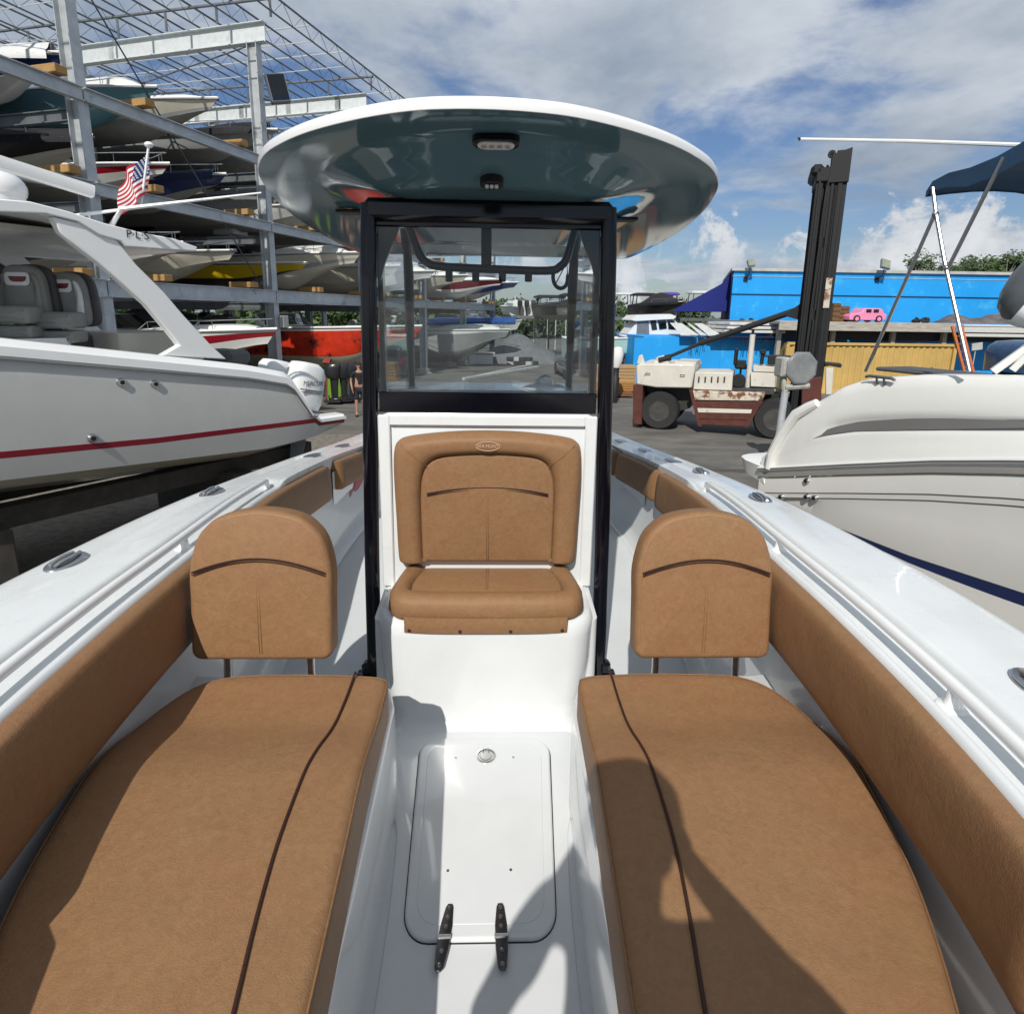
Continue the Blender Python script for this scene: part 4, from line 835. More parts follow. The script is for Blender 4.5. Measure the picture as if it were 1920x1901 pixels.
# timber bunks on the level beams
for i, z in [(a, b_) for b_ in LV for a in range(-2, 4)]:
    for f_ in ((.24, .80) if (i+int(z)) % 2 else (.36, .90)):
        if z > 8 and i > 1: continue
        mb = MB(); p = rk(i+f_, .1, z+.12)+PP*(.1+.12*math.sin(i*7+z*3+f_*9)); mb.box(p, (.28, .9, .17), rot=rtD, ch=.01); mb.build('timber_bunk', WOODY, rack)
# ================================================================= NEIGHBOUR BOATS
def on_plane(px, py, S_, h_):
    """(distance along the vertical plane through S_ in direction h_, height) of a pixel"""
    d = at(px, py, 1.0)-Vector((0, 0, EYE)); det = -h_[0]*d.y+d.x*h_[1]
    t = (-h_[0]*S_[1]+S_[0]*h_[1])/det*1.0; q = (S_[0]*d.y-d.x*S_[1])/det
    t = (S_[0]+q*h_[0])/d.x; return q, EYE+t*d.z
GREYH = S('neighbour_hull', (.50, .505, .50), .25, .6, .03); SEATV = mat('grey_vinyl', (.27, .27, .25), .55, 0, 0, .08, 8, .15, 90); SEATD = mat('dark_grey_vinyl', (.07, .07, .075), .55, 0, 0, .1, 8)
nb = thing('neighbour_boat', 'big grey sided center console boat with red stripe, hardtop and white outboard on the left', 'boat', (-2.6, 9.8, 0), absolute=True)
S1, H1 = Vector((-2.6, 9.8, 0)), Vector((-.543, -.84, 0)).normalized(); N1 = Vector((-.84, .543, 0)).normalized(); BW = 3.1
def LB(q, n, z): v = S1+H1*q+N1*n; return Vector((v.x, v.y, z))
SH = [(-.2, 1.55), (.42, 1.58), (.52, 1.66), (.62, 1.82), (.93, 2.28), (1.05, 2.36), (1.64, 2.50), (2.85, 2.70), (4.4, 2.95), (7, 3.2), (9.5, 3.4), (11.6, 3.55)]
ST = [(-.2, 1.57), (.62, 1.63), (3, 1.735), (4.5, 1.85), (8, 2.2), (11.6, 2.75)]
CH = [(-.2, 1.44), (.44, 1.31), (1.36, 1.28), (3, 1.41), (4.6, 1.54), (8, 1.9), (11.6, 2.7)]
def lin(tab, x):
    for i in range(len(tab)-1):
        if x <= tab[i+1][0]: t = max(0, (x-tab[i][0])/(tab[i+1][0]-tab[i][0])); return tab[i][1]*(1-t)+tab[i+1][1]*t
    return tab[-1][1]
qs = sorted(set([-.15+11.7*k/70 for k in range(71)]+[.42, .5, .56, .62, .7, .8, .93, 1.0, 1.05]))
mb = MB(); rings = []
for q in qs:
    sh = lin(SH, q); st_ = lin(ST, q); ch = lin(CH, q); tp = .5*BW*(1-max(0, (q-5)/6.6)**2.2)*(1-.04*ss(1, -.2, q)); c0 = BW/2
    kz = ch-.45+1.2*ss(8, 11.6, q); st2 = min(st_, sh-.02); rub = max(sh-.16, st2+.02) if q > .5 else st2+.005
    half = [(tp+.0, sh), (tp+.03, sh-.03), (tp+.03, rub+.035), (tp+.0, rub), (tp*.995, st2), (tp*.985, st2-.075), (tp*.94, ch), (tp*.90, ch-.02), (tp*.5, (ch+kz)/2), (0, kz)]
    half = [(a, z if i < 6 else z) for i, (a, z) in enumerate(half)]
    rings.append([LB(q, c0-a, z) for a, z in half]+[LB(q, c0+a, z) for a, z in half[::-1][1:]])
mb.loft(rings, closed=False, mif=lambda i, k: 1 if k in (4, 13) else (2 if min(k, 17-k) >= 7 else (3 if min(k, 17-k) < 2 else 0)))
n0 = len(rings[0]); mb.f.append(tuple(range(n0))); mb.m.append(0)
mb.build('hull', [GREYH, mat('dark_red_stripe', (.22, .008, .022), .3, 0, .4, .05), HC['cream'], GELG], nb, smooth=40)
mb = MB(); rings = []
for q in qs:
    sh = lin(SH, q); tp = .5*BW*(1-max(0, (q-5)/6.6)**2.2)*(1-.04*ss(1, -.2, q)); c0 = BW/2; dp = .55*ss(1.3, 1.7, q)*ss(8.6, 8.0, q)
    k = min(.26, tp*.5); half = [(tp, sh), (tp-.04, sh+.05), (tp-k+.03, sh+.06), (tp-k, sh+.03), (max(tp-k-.02, 0), sh-dp)]
    rings.append([LB(q, c0-a, z) for a, z in half]+[LB(q, c0+a, z) for a, z in half[::-1]])
mb.loft(rings, closed=False); mb.build('deck', GELG, nb, smooth=40)
for px, py in ((227, 717), (290, 720), (173, 822)):
    q, z = on_plane(px, py, S1, H1); mb = MB(); mb.tube([LB(q, .0, z), LB(q, -.035, z)], [.055, .04], 14); mb.tube([LB(q, -.03, z), LB(q, -.037, z)], .028, 12, mi=1); mb.build('thru_hull_fitting', [STEEL, BLACKM], nb)
mb = MB(); mb.tube([LB(q, -.035 + .5*BW*(max(0, (q-5)/6.6)**2.2), max(lin(SH, q)-.15, lin(ST, q)+.04)) for q in qs if q > .5], .016, 6); mb.build('rub_rail', STEELD, nb)
add_rt = Matrix.Rotation(math.atan2(H1.y, H1.x), 3, 'Z')
# outboards behind the transom
for k, n_ in enumerate((.95, 1.75)):
    rt_ = thing('tmp', 'x', 'x'); q, z = on_plane(590, 680, S1, H1)
    sub = MB(); base = at(550, 735, 9.75)+N1*(.75*k)+H1*.12; base.z = 1.74
    V = lambda a, b_, d: base+(H1*a+N1*b_+Vector((0, 0, d)))*.92
    tl_ = .22
    Vt = lambda a, b_, d: V(a*math.cos(tl_)-d*math.sin(tl_), b_, a*math.sin(tl_)+d*math.cos(tl_))
    prof = [(.02, .24, .20, -.05), (.12, .30, .24, -.03), (.34, .35, .26, .0), (.60, .36, .255, .0), (.78, .33, .24, .02), (.86, .24, .18, .05), (.875, .03, .03, .05)]
    sub.loft([[Vt(-.30+ox+lx*math.copysign(abs(math.cos(a))**.75, math.cos(a)), -wy*math.copysign(abs(math.sin(a))**.75, math.sin(a)), h) for a in [2*math.pi*j/28 for j in range(28)]] for h, lx, wy, ox in prof][::1])
    om = sub.build('outboard_motor', OBW, nb, smooth=50)
    sub = MB(); sub.loft([[Vt(-.30+lx*math.cos(a), -wy*math.sin(a), h) for a in [2*math.pi*j/14 for j in range(14)]] for h, lx, wy in ((.05, .2, .15), (-.3, .17, .10), (-.9, .14, .05), (-.95, .25, .03), (-1.3, .12, .02))]); sub.build('lower_unit', mat('motor_grey', (.10, .115, .13), .4, var=.1) if k == 0 else bpy.data.materials['motor_grey'], om)
    if k == 0:
        vs_, fs_ = text_mesh("MERCURY", .125, .002); sub = MB()
        sub.add([Vt(-.30-v.x*.9, -.266-v.z*.5, .50+v.y+.10*v.x) for v in vs_], fs_); sub.build('lettering', mat('lettering_grey', (.05, .06, .08), .5, var=0), om, smooth=0)
        sub = MB(); sub.box(Vt(-.3, -.262, .37), (.56, .012, .018), rot=add_rt @ Matrix.Rotation(-tl_, 3, 'Y')); sub.box(Vt(-.3, -.262, .33), (.5, .012, .012), rot=add_rt @ Matrix.Rotation(-tl_, 3, 'Y')); sub.build('decal_line', bpy.data.materials['motor_grey'], om)
    bpy.data.objects.remove(rt_)
# cockpit furniture and helm seats
for k, (px, py, yy) in enumerate(((-42, 585, 7.3), (48, 590, 7.5), (126, 600, 7.8))):
    bs = at(px, py, yy); ax = Vector((.96, .10, 0)).normalized(); fd_ = Vector((.22, -.97, 0)).normalized()
    o2 = smooth_closed([(a, b_, 0) for a, b_ in [(.26, -.05), (.265, .25), (.23, .47), (.14, .57), (0, .59), (-.14, .57), (-.23, .47), (-.265, .25), (-.26, -.05), (0, -.08)]], 4)
    fr = lambda a, b_, c: bs+ax*a+fd_*(c-.10*b_)+Vector((0, 0, b_))
    mb = MB(); mb.pad([(v.x, v.y) for v in o2], -.09, .07, .05, fr=fr, inner=5, dome=.02); sb_ = mb.build('helm_seat', SEATV, nb, smooth=60)
    for sx in (-1, 1): mb = MB(); mb.pad(smooth_closed([(sx*.15, -.02, 0), (sx*.17, .3, 0), (sx*.14, .47, 0), (sx*.19, .46, 0), (sx*.235, .3, 0), (sx*.235, -.02, 0)], 4), .05, .115, .03, fr=fr, inner=3); mb.build('side_bolster', GELG if k == 2 else SEATV, sb_, smooth=60)
    mb = MB(); mb.pad(rrect(-.15, .13, .34, .50, .05), .085, .10, .01, fr=fr, inner=2); mb.build('headrest', GELG, sb_, smooth=60)
    mb = MB(); mb.pad([(-.10, .45), (-.085, .40), (-.05, .385), (.05, .385), (.085, .40), (.10, .45)], .098, .104, .003, fr=fr, inner=1); mb.build('headrest_inset', DKR, sb_, smooth=0)
    mb = MB(); mb.pad(rrect(-.27, .27, -.10, .10, .05), .08, .50, .06, fr=lambda a, b_, c: fr(a, b_, c), inner=4, dome=.02); mb.pad(rrect(-.26, .26, -.27, -.12, .04), .06, .46, .05, fr=fr, inner=3); mb.build('seat_cushion', SEATV, sb_, smooth=60)
    mb = MB(); mb.pad([(v.x*1.08, v.y*1.03) for v in o2], -.22, -.085, .05, fr=lambda a, b_, c: fr(a+.04, b_, c), inner=3); mb.box(fr(0, -.45, -.02), (.4, .4, .6), ch=.05); mb.build('seat_shell', SEATD, sb_, smooth=60)
mb = MB(); mb.loft([[LB(5.0+a, 1.6+b_, z) for a, b_ in rrect(-1.6, 1.25, -.75, .7, .1, 4)] for z in (2.2, 2.9, 2.95)]); mb.build('helm_pedestal', GELG, nb, smooth=40)
mb = MB(); mb.loft([[LB(2.3+a, 1.3+b_, z) for a, b_ in rrect(-.45, .65, -.6, .7, .06, 4)] for z in (2.1, 2.95, 3.0)]); mb.build('cockpit_locker', S('locker_cream', (.50, .48, .42)), nb, smooth=40)
mb = MB(); mb.box(LB(1.25, 1.1, 2.60), (.4, .7, .22), rot=add_rt, ch=.06); mb.build('stern_seat', SEATD, nb)
# hardtop with raked pillars
def plank(P_, n0_, n1_, name, m, par, sm=30, ch=0):
    mb = MB(); a = [LB(q, n0_, z) for q, z in P_]; b_ = [LB(q, n1_, z) for q, z in P_]; mb.loft([a, b_]); return mb.build(name, m, par, smooth=sm, bevel=ch)
pp = lambda L_: [on_plane(x, y, S1, H1) for x, y in L_]
edge = pp([(0, 372), (60, 377), (130, 395), (200, 418), (270, 436), (330, 447), (375, 463), (372, 471), (320, 468), (240, 462), (232, 452), (190, 440), (150, 415), (90, 400), (0, 396)])
ht_ = plank(edge, 0.05, .16, 'hardtop_side', GELG, nb, ch=.012)
roof = [(q+.0, z) for q, z in pp([(0, 372), (130, 395), (270, 436), (375, 463), (372, 471), (270, 448), (130, 408), (0, 384)])]
zq = roof[0]; r0 = [(8.2, zq[1]+.02), *roof[:4], *roof[4:], (8.2, zq[1]-.09)]
plank(r0, .16, 2.9, 'hardtop', GELG, nb, ch=.01)
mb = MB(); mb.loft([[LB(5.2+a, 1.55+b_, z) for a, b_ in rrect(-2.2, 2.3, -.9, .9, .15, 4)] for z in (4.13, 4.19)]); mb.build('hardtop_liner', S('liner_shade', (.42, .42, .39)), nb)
mb = MB(); mb.loft([[LB(5.2+a, 2.75+b_, z) for a, b_ in rrect(-3., 3, -.14, .14, .05, 2)] for z in (4.0, 4.3)]); mb.build('far_hardtop_beam', GELG, nb)
pil = pp([(150, 415), (190, 430), (245, 452), (262, 492), (330, 580), (395, 655), (430, 676), (305, 668), (345, 652), (300, 600), (240, 520), (190, 452)])
for n_ in (.08, 2.75): plank(pp([(105, 405), (200, 428), (228, 452), (262, 495), (313, 546), (350, 590), (383, 626), (403, 648), (432, 674), (311, 667), (344, 648), (321, 619), (281, 571), (233, 528), (190, 491), (150, 460), (120, 435)]), n_, n_+.13, 'hardtop_pillar', GELG, nb, ch=.015)
mb = MB(); mb.tube([LB(*[(on_plane(px, py, S1, H1)[0]) for px, py in [(232, 465)]], 0.5, on_plane(232, 465, S1, H1)[1]), LB(on_plane(400, 655, S1, H1)[0], .5, on_plane(400, 655, S1, H1)[1])], .02, 6); mb.build('support_rod', STEELD, nb)
q, z = on_plane(262, 441, S1, H1)
vs_, fs_ = text_mesh("P·L·S", .13, .001); mb = MB(); mb.add([LB(q-v.x, .043, z+v.y-.045*0) for v in vs_], fs_); mb.build('side_lettering', BLACKM, nb, smooth=0)
# radar dome and raised outrigger spars
q, z = on_plane(88, 362, S1, H1); mb = MB(); c = LB(q+.1, 1.0, z+.12); mb.ball(c, (.30, .30, .22), 20, 8, z0=-.3); mb.lathe([(.26, -.2), (.28, -.05)], 16, c); mb.build('radar_dome', GELG, nb)
mb = MB(); a = LB(*[on_plane(198, 358, S1, H1)[0]], .3, on_plane(198, 355, S1, H1)[1]); b_ = LB(5.6, .3, on_plane(0, 300, S1, H1)[1]+.28); mb.tube([a, b_], .075, 8, sq=.6); mb.build('spar_box', GELG, nb)
mb = MB(); mb.tube([LB(3.6, .9, 4.28), at(380, 374, 7.4)], [.022, .012], 6); mb.tube([LB(3.0, .5, 4.25), at(228, 392, 7.2), at(490, 362, 7.6)], [.03, .026, .012], 6); mb.build('outrigger', GELG, nb)
# stand and blocks under it
ns = thing('boat_stand', 'dark steel cradle and blocks under the big boat on the left', 'stand', (-5, 7, 0), absolute=True)
for q in (1.6, 4.6, 7.6):
    mb = MB(); mb.box(LB(q, 1.5, .45), (.35, 2.2, .9), rot=add_rt, ch=.02); mb.build('block', mat('dark_block', (.05, .045, .04), .9, var=.3) if q < 2 else bpy.data.materials['dark_block'], ns)
mb = MB(); mb.box(LB(5.5, .9, .93), (11, .25, .25), rot=add_rt); mb.box(LB(5.5, 2.2, .93), (11, .25, .25), rot=add_rt); mb.build('bunk', bpy.data.materials['dark_block'], ns)
# flag on a short staff
fl = thing('flag', 'american flag hanging from a short white staff above the left boat hardtop', 'flag', at(262, 370, 7.6))
f0 = at(279, 272, 7.6); f1 = at(250, 372, 7.6); wdt = lambda m, n: None
mb = MB(); mb.tube([Vector((0, 0, -.12)), f0-fl.location], .014, 8); mb.ball(f0-fl.location, (.05, .05, .035), 12, 6); mb.build('staff', GELG, fl)
o0 = at(277, 285, 7.6)-fl.location; dU = at(218, 330, 7.6)-at(277, 285, 7.6); dV = at(272, 368, 7.6)-at(277, 285, 7.6)
def flagp(a, b_):
    p = o0+dU*(a*(1-.25*b_))+dV*(b_*(1-.12*a))+Vector((0, 1, 0))*.07*math.sin(9*a+3*b_)+Vector((0, 0, 1))*(-.10*a*a+.02*math.sin(11*a+2*b_)); return p
FW = mat('flag_white', (.7, .7, .7), .8, var=.04); FR_ = mat('flag_red', (.42, .015, .03), .8, var=.04); FB = mat('flag_blue', (.02, .035, .16), .8, var=.04)
mb = MB(); mb.grid(flagp, 26, 26, mif=lambda i, j: 2 if (i < 10 and j < 14) else (1 if (j//2) % 2 == 0 else 0)); mb.build('cloth', [FW, FR_, FB], fl, smooth=60)
mb = MB()
for r_ in range(7):
    for c_ in range(5+(r_ % 2)):
        a = (.03+.065*c_+(.0325 if r_ % 2 == 0 else 0)); b_ = .04+.07*r_; p = flagp(a, b_); mb.ball(p, (.012, .02, .012), 5, 3)
mb.build('star', FW, fl, smooth=0).__setitem__('kind', 'stuff')
fx = thing('floodlight', 'grey floodlight clamped to the second tall rack column', 'lamp', rk(0, -.35, 10.25))
c = Vector((0, 0, 0)); rf = Matrix.Rotation(R(25), 3, 'Z')
mb = MB(); mb.box(rf @ Vector((.35, 0, .05)), (.62, .26, .85), rot=rf @ Matrix.Rotation(R(-12), 3, 'Y'), ch=.03); mb.build('housing', STEELD, fx)
mb = MB(); mb.box(rf @ Vector((.36, -.138, .06)), (.52, .01, .74), rot=rf @ Matrix.Rotation(R(-12), 3, 'Y')); mb.build('lens', DARKG, fx)
mb = MB(); mb.tube([(-.1, 0, -.3), (.2, 0, -.38), (.3, 0, -.2)], .03, 6); mb.build('bracket', BLACKM, fx)

# ---------------------------------------------------------------- white cruiser on the right
cr = thing('cabin_cruiser', 'white express cruiser with swim platform and navy bimini top on the right', 'boat', (3.3, 7.0, 0), absolute=True)
S2, H2 = Vector((3.3, 7.0, 0)), Vector((.287, -.958, 0)).normalized(); N2 = Vector((.958, .287, 0)).normalized(); BC = 2.9
def RB(q, n, z): v = S2+H2*q+N2*n; return Vector((v.x, v.y, z))
RU = [(0, 1.46), (.23, 1.52), (1.31, 1.84), (2.11, 2.07), (2.8, 2.24), (4.5, 2.5), (8.5, 2.85)]
CC = [(0, 1.10), (.45, 1.11), (1.0, 1.10), (2.0, 1.12), (3.0, 1.20), (5, 1.4), (8.5, 2.0)]
TP = [(0, 1.62), (.12, 1.72), (.3, 1.95), (.5, 2.2), (.7, 2.42), (.95, 2.60), (1.2, 2.71), (1.75, 2.80), (2.7, 2.88), (3.4, 2.93), (4.5, 2.99), (8.5, 3.05)]
inx = [(0, .02), (.5, .05), (1.2, .16), (2.7, .22), (5, .3), (8.5, .3)]
qs = sorted(set([8.5*k/60 for k in range(61)]+[.06, .12, .2, .3, .4, .5, .6, .7, .82, .95]))
def hb2(q): return BC/2*(1-max(0, (q-3.8)/4.75)**2.2)
mb = MB(); rings = []
for q in qs:
    ru, ch, hb = lin(RU, q), lin(CC, q), hb2(q); kz = ch-.65+1.1*ss(6, 8.5, q); c0 = BC/2
    half = [(hb, ru), (hb+.01, ru-.04), (hb+.01, ru-.10), (hb-.01, ru-.12), (hb-.01, ru-.30+.0*q), (hb-.012, ru-.315), (hb-.018, ru-.36), (hb-.02, ru-.375), (hb*.985-.02, (ru+ch)/2-.1), (hb*.965, ch+.02), (hb*.96, ch-.02), (hb*.955, ch-.03-.08*ss(.8, 3, q)), (hb*.94, ch-.42), (0, kz)]
    half = [(max(a, 0), max(z, ch+.0) if i < 11 else z) for i, (a, z) in enumerate(half)]
    rings.append([RB(q, c0-a, z) for a, z in half]+[RB(q, c0+a, z) for a, z in half[::-1][1:]])
CRW = S('cruiser_gelcoat', (.74, .74, .71), .25, .6, .02); CRL = S('cruiser_hull', (.78, .77, .73), .25, .6, .02); TAUPE = S('taupe_band', (.28, .27, .25)); DSTR = S('dark_pinstripe', (.12, .11, .10)); NVY = HC['navy']
def mf2(i, k):
    k = min(k, 25-k); return {1: 1, 2: 1, 4: 2, 6: 2, 9: 0, 10: 3 if i > 10 else 0}.get(k, 0)
mb.loft([r_[::-1] for r_ in rings], closed=False, mif=lambda i, k: mf2(i, k)); n0 = len(rings[0]); mb.f.append(tuple(range(n0-1, -1, -1))); mb.m.append(0)
mb.build('hull', [CRL, TAUPE, DSTR, NVY], cr, smooth=40)
mb = MB(); mb.tube([RB(q, BC/2-hb2(q)-.012, lin(RU, q)+.005) for q in qs], .028, 8, mi=0); mb.tube([RB(q, BC/2-hb2(q)-.035, lin(RU, q)+.005) for q in qs], .008, 6, mi=1); mb.build('rub_rail', [CRW, STEELD], cr)
mb = MB(); rings = []
for q in qs:
    ru, tp, hb, c0 = lin(RU, q), lin(TP, q), hb2(q), BC/2; ix = lin(inx, q); h = tp-ru; dp = .5*ss(.9, 1.3, q)*ss(5.2, 4.8, q)
    # moulded scoop sunk into the side
    def dep(fz): return .0
    half = [(hb-.0, ru+.02), (hb-ix*.18, ru+h*.18)]
    for fz in (.28, .34, .38, .42, .46, .50, .55, .62, .70): half.append((hb-ix*(.25+.5*fz)-(.035*ss(.36, .42, fz+.035*(q-1.4))*ss(.56, .50, fz+.035*(q-1.4))*ss(.75, 1.0, q)*ss(3.2, 2.9, q)), ru+h*fz))
    half += [(hb-ix*.8, ru+h*.86), (hb-ix*.95, ru+h*.96), (hb-ix-.03, tp), (hb-ix-.16, tp+.01), (hb-ix-.19, tp-.02), (max(hb-ix-.2, 0), tp-.05-dp)]
    half = [(max(a, 0), z) for a, z in half]
    rings.append([RB(q, c0-a, z) for a, z in half]+[RB(q, c0+a, z) for a, z in half[::-1]])
mb.loft([r_[::-1] for r_ in rings], closed=False); mb.build('superstructure', CRW, cr, smooth=40)
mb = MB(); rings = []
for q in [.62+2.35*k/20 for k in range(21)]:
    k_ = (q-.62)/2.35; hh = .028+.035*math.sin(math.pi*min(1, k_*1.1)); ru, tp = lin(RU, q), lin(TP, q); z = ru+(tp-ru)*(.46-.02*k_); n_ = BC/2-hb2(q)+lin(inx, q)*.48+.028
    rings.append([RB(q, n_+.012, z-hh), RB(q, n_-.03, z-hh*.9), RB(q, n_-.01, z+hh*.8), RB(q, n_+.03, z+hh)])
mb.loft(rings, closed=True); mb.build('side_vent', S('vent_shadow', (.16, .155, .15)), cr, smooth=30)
# rounded stern corner moulding, swim platform
mb = MB(); sp_ = [on_plane(*p, S2, H2) for p in [(1447, 880), (1452, 850), (1470, 812), (1492, 778), (1512, 765), (1526, 757)]]
mb.tube([RB(q-.03, -.02+.02*i, z) for i, (q, z) in enumerate(sp_)], [.045, .06, .065, .065, .06, .05], 10); mb.build('stern_moulding', CRW, cr)
mb = MB(); rings = []
for q, wz, n_in in ((-.52, .10, .25), (-.48, .14, .12), (-.3, .17, .04), (0.05, .2, .0)):
    rings.append([RB(q, n_in+.02, 1.52), RB(q, n_in-.01, 1.50), RB(q+.05, n_in, 1.50-wz), RB(q+.1, n_in+.1, 1.44-wz), RB(q+.1, BC-n_in-.1, 1.44-wz), RB(q+.05, BC-n_in, 1.50-wz), RB(q, BC-n_in, 1.50), RB(q, BC-n_in-.03, 1.52)])
mb.loft([r_[::-1] for r_ in rings]); mb.build('swim_platform', CRW, cr, smooth=40)
for px, py in ((1512, 902), (1512, 932), (1527, 934), (1464, 932)):
    q, z = on_plane(px, py, S2, H2); mb = MB(); mb.tube([RB(q, .02, z), RB(q, -.015, z)], [.038, .03], 14); mb.tube([RB(q, -.01, z), RB(q, -.017, z)], .018, 12, mi=1); mb.build('thru_hull_fitting', [STEEL, BLACKM], cr)
q, z = on_plane(1632, 716, S2, H2)
mb = MB(); mb.tube([RB(q-.16, .12, z+.03), RB(q-.12, .12, z+.045), RB(q+.12, .12, z+.045), RB(q+.16, .12, z+.03)], .016, 8)
for d in (-.04, .04): mb.tube([RB(q+d, .14, z-.03), RB(q+d, .12, z+.045)], .012, 8)
mb.build('cleat', STEELD, cr)
mb = MB(); mb.box(RB(1.55, .60, 2.80), (.9, .5, .04), rot=Matrix.Rotation(math.atan2(H2.y, H2.x), 3, 'Z'), ch=.02); mb.build('engine_hatch_pad', SEATD, cr)
cs_ = thing('boat_stand', 'timber blocks and steel jacks carrying the white cruiser on the right', 'stand', (3.3, 7, 0), absolute=True)
for q in (.8, 3.2, 5.6):
    mb = MB(); mb.box(RB(q, BC/2, .30), (.4, .9, .62), rot=Matrix.Rotation(math.atan2(H2.y, H2.x), 3, 'Z'), ch=.02); mb.build('block', WOODG, cs_)
    for n_ in (.45, BC-.45): mb = MB(); mb.tube([RB(q+.3, n_-.25 if n_ < 1 else n_+.25, .02), RB(q+.3, n_, lin(CC, q)-.36)], .04, 8); mb.box(RB(q+.3, n_, lin(CC, q)-.36), (.3, .25, .06)); mb.build('jack_post', FREDS, cs_)
# windshield: white raked frame with dark glass
wsP = [at(1862, 697, 5.0), at(1925, 652, 4.9), at(2010, 600, 4.6)]
mb = MB(); mb.tube(wsP, .035, 8, sq=.7); mb.tube([at(1898, 694, 4.9), at(1925, 668, 4.85), at(1990, 620, 4.7)], .03, 8, sq=.7); wf = mb.build('windshield_frame', CRW, cr)
mb = MB(); a = at(1890, 694, 4.95); b_ = at(1925, 664, 4.9); c = at(2000, 612, 4.65); d = at(2000, 690, 4.65); mb.add([a, b_, c, d], [(0, 1, 2, 3)]); mb.build('windshield', DARKG, cr, smooth=0)
# bimini: navy canvas on stainless bows
YB = 6.2
BP = lambda px, py, n_=.12: (lambda qz: RB(qz[0], n_, qz[1]))(on_plane(px, py, S2, H2))
can = [(1718, 357), (1730, 338), (1760, 322), (1800, 312), (1850, 291), (1900, 262), (1960, 232), (2030, 205), (2120, 190)]
mb = MB(); rings = []
for i, (px, py) in enumerate(can):
    a = BP(px, py); rings.append([a+N2*(2.3*k/8)+Vector((0, 0, .12*math.sin(math.pi*k/8)-(.03 if i in (3, 5) else 0)*math.sin(math.pi*k/8))) for k in range(9)])
low = [[v+Vector((0, 0, -.03)) for v in r_] for r_ in rings]
mb.loft([r_[::-1] for r_ in rings], closed=False); mb.loft(low, closed=False)
for kk in (0, -1): mb.loft([[r_[kk], r_[kk]+Vector((0, 0, -(.05+.10*min(1, i/3.))))] for i, r_ in enumerate(rings)], closed=False)
mb.loft([[v, v+Vector((0, 0, -.05))] for v in rings[0]], closed=False)
mb.build('bimini_canvas', mat('bimini_navy', (.012, .04, .085), .8, var=.15, vs_=4, bump=.3, bs=10), cr, smooth=50)
for n_ in (0, 2.2):
    mb = MB(); o_ = N2*n_
    for L_ in ([(1730, 350), (1736, 397), (1752, 488), (1775, 590), (1799, 697)], [(1732, 405), (1606, 697)], [(1862, 292), (1760, 500)]):
        mb.tube([BP(px, py)+o_ for px, py in L_], .0165, 8)
    mb.ball(BP(1735, 400)+o_, .028, 8, 6); mb.ball(BP(1756, 502)+o_, .028, 8, 6)
    mb.build('bimini_frame', STEELD, cr)
mb = MB(); mb.tube([at(1496, 261, 5.6), at(1700, 265, 5.6), at(1930, 273, 5.6), at(2200, 288, 5.6)], [.012, .016, .02, .022], 8); mb.tube([at(1496, 261, 5.6), at(1500, 261, 5.6)], .014, 8, mi=1); mb.tube([at(2190, 288, 5.6), at(2190, 500, 5.6)+Vector((0, -.2, 0)), at(2200, 700, 5.4)], .02, 6); mb.build('antenna', [GELG, BLACKM], cr)
# covered boat nose at the far right edge
cv_ = thing('outboard_cowl', 'large grey and white rounded outboard cowl tilted up at the right edge', 'outboard', at(1925, 545, 7.4))
rtc = Matrix.Rotation(R(42), 3, 'Y'); mb = MB(); cc_ = Vector((.30, 0, .12))
rings = []
for h, lx, wy in ((-.66, .02, .02), (-.64, .13, .12), (-.57, .25, .22), (-.44, .34, .28), (-.2, .41, .32), (.2, .43, .33), (.7, .42, .32), (1.3, .38, .3)):
    rings.append([cc_+rtc @ Vector((lx*math.cos(a), wy*math.sin(a), h)) for a in [2*math.pi*k/32 for k in range(32)]])
mb.loft(rings, mif=lambda i, k: 1 if 9 <= k <= 20 else 0); mb.build('cowl', [GELG, S('cowl_grey', (.07, .078, .085))], cv_, smooth=60)
mb = MB(); mb.tube([cc_+rtc @ Vector((0, 0, .7)), cc_+Vector((1.3, .1, -.4)), cc_+Vector((1.5, .1, -3.9))], .14, 10); mb.build('support_leg', SEATD, cv_)
# ================================================================= FORKLIFT
FW_ = mat('forklift_white', (.58, .56, .50), .5, 0, .1, .1, 2, spots=(2.6, .60, (.24, .11, .04)), det=8)
FRUST = mat('forklift_rusty_white', (.55, .50, .42), .6, 0, 0, .15, 3, spots=(4.5, .50, (.17, .07, .03)), det=8)
FRED = mat('forklift_oxide_red', (.085, .024, .017), .6, 0, 0, .3, 4)
FBLK = mat('forklift_mast_black', (.007, .008, .009), .6, 0, 0, .35, 3, spots=(5, .66, (.06, .035, .02)))
FGREY = mat('forklift_frame_grey', (.05, .048, .045), .6, .2, 0, .3, 3)
S3 = Vector((4.9, 17.0, 0)); H3 = Vector((.91, -.414, 0)).normalized(); N3 = Vector((.414, .91, 0)).normalized()
fk = thing('forklift', 'large old white and rust red marina forklift with a tall black mast', 'forklift', tuple(S3), math.atan2(H3.y, H3.x))
def kp(px, py): q, z = on_plane(px, py, S3, H3); return q, z
def slab(pts, n0, n1, name, m, par, ch=.015, raw=False):
    P_ = pts if raw else [kp(*p) for p in pts]
    mb = MB(); mb.loft([[(q, n0, z) for q, z in P_], [(q, n1, z) for q, z in P_]]); return mb.build(name, m, par, smooth=30, bevel=ch)
slab([(1187, 722), (1205, 720), (1203, 796), (1186, 796)], .02, 1.9, 'rear_bumper', FRED, fk)
cw_ = slab([(1193, 686), (1200, 682), (1300, 683), (1303, 690), (1297, 728), (1230, 727), (1193, 721)], .0, 2.0, 'counterweight', FW_, fk, .04)
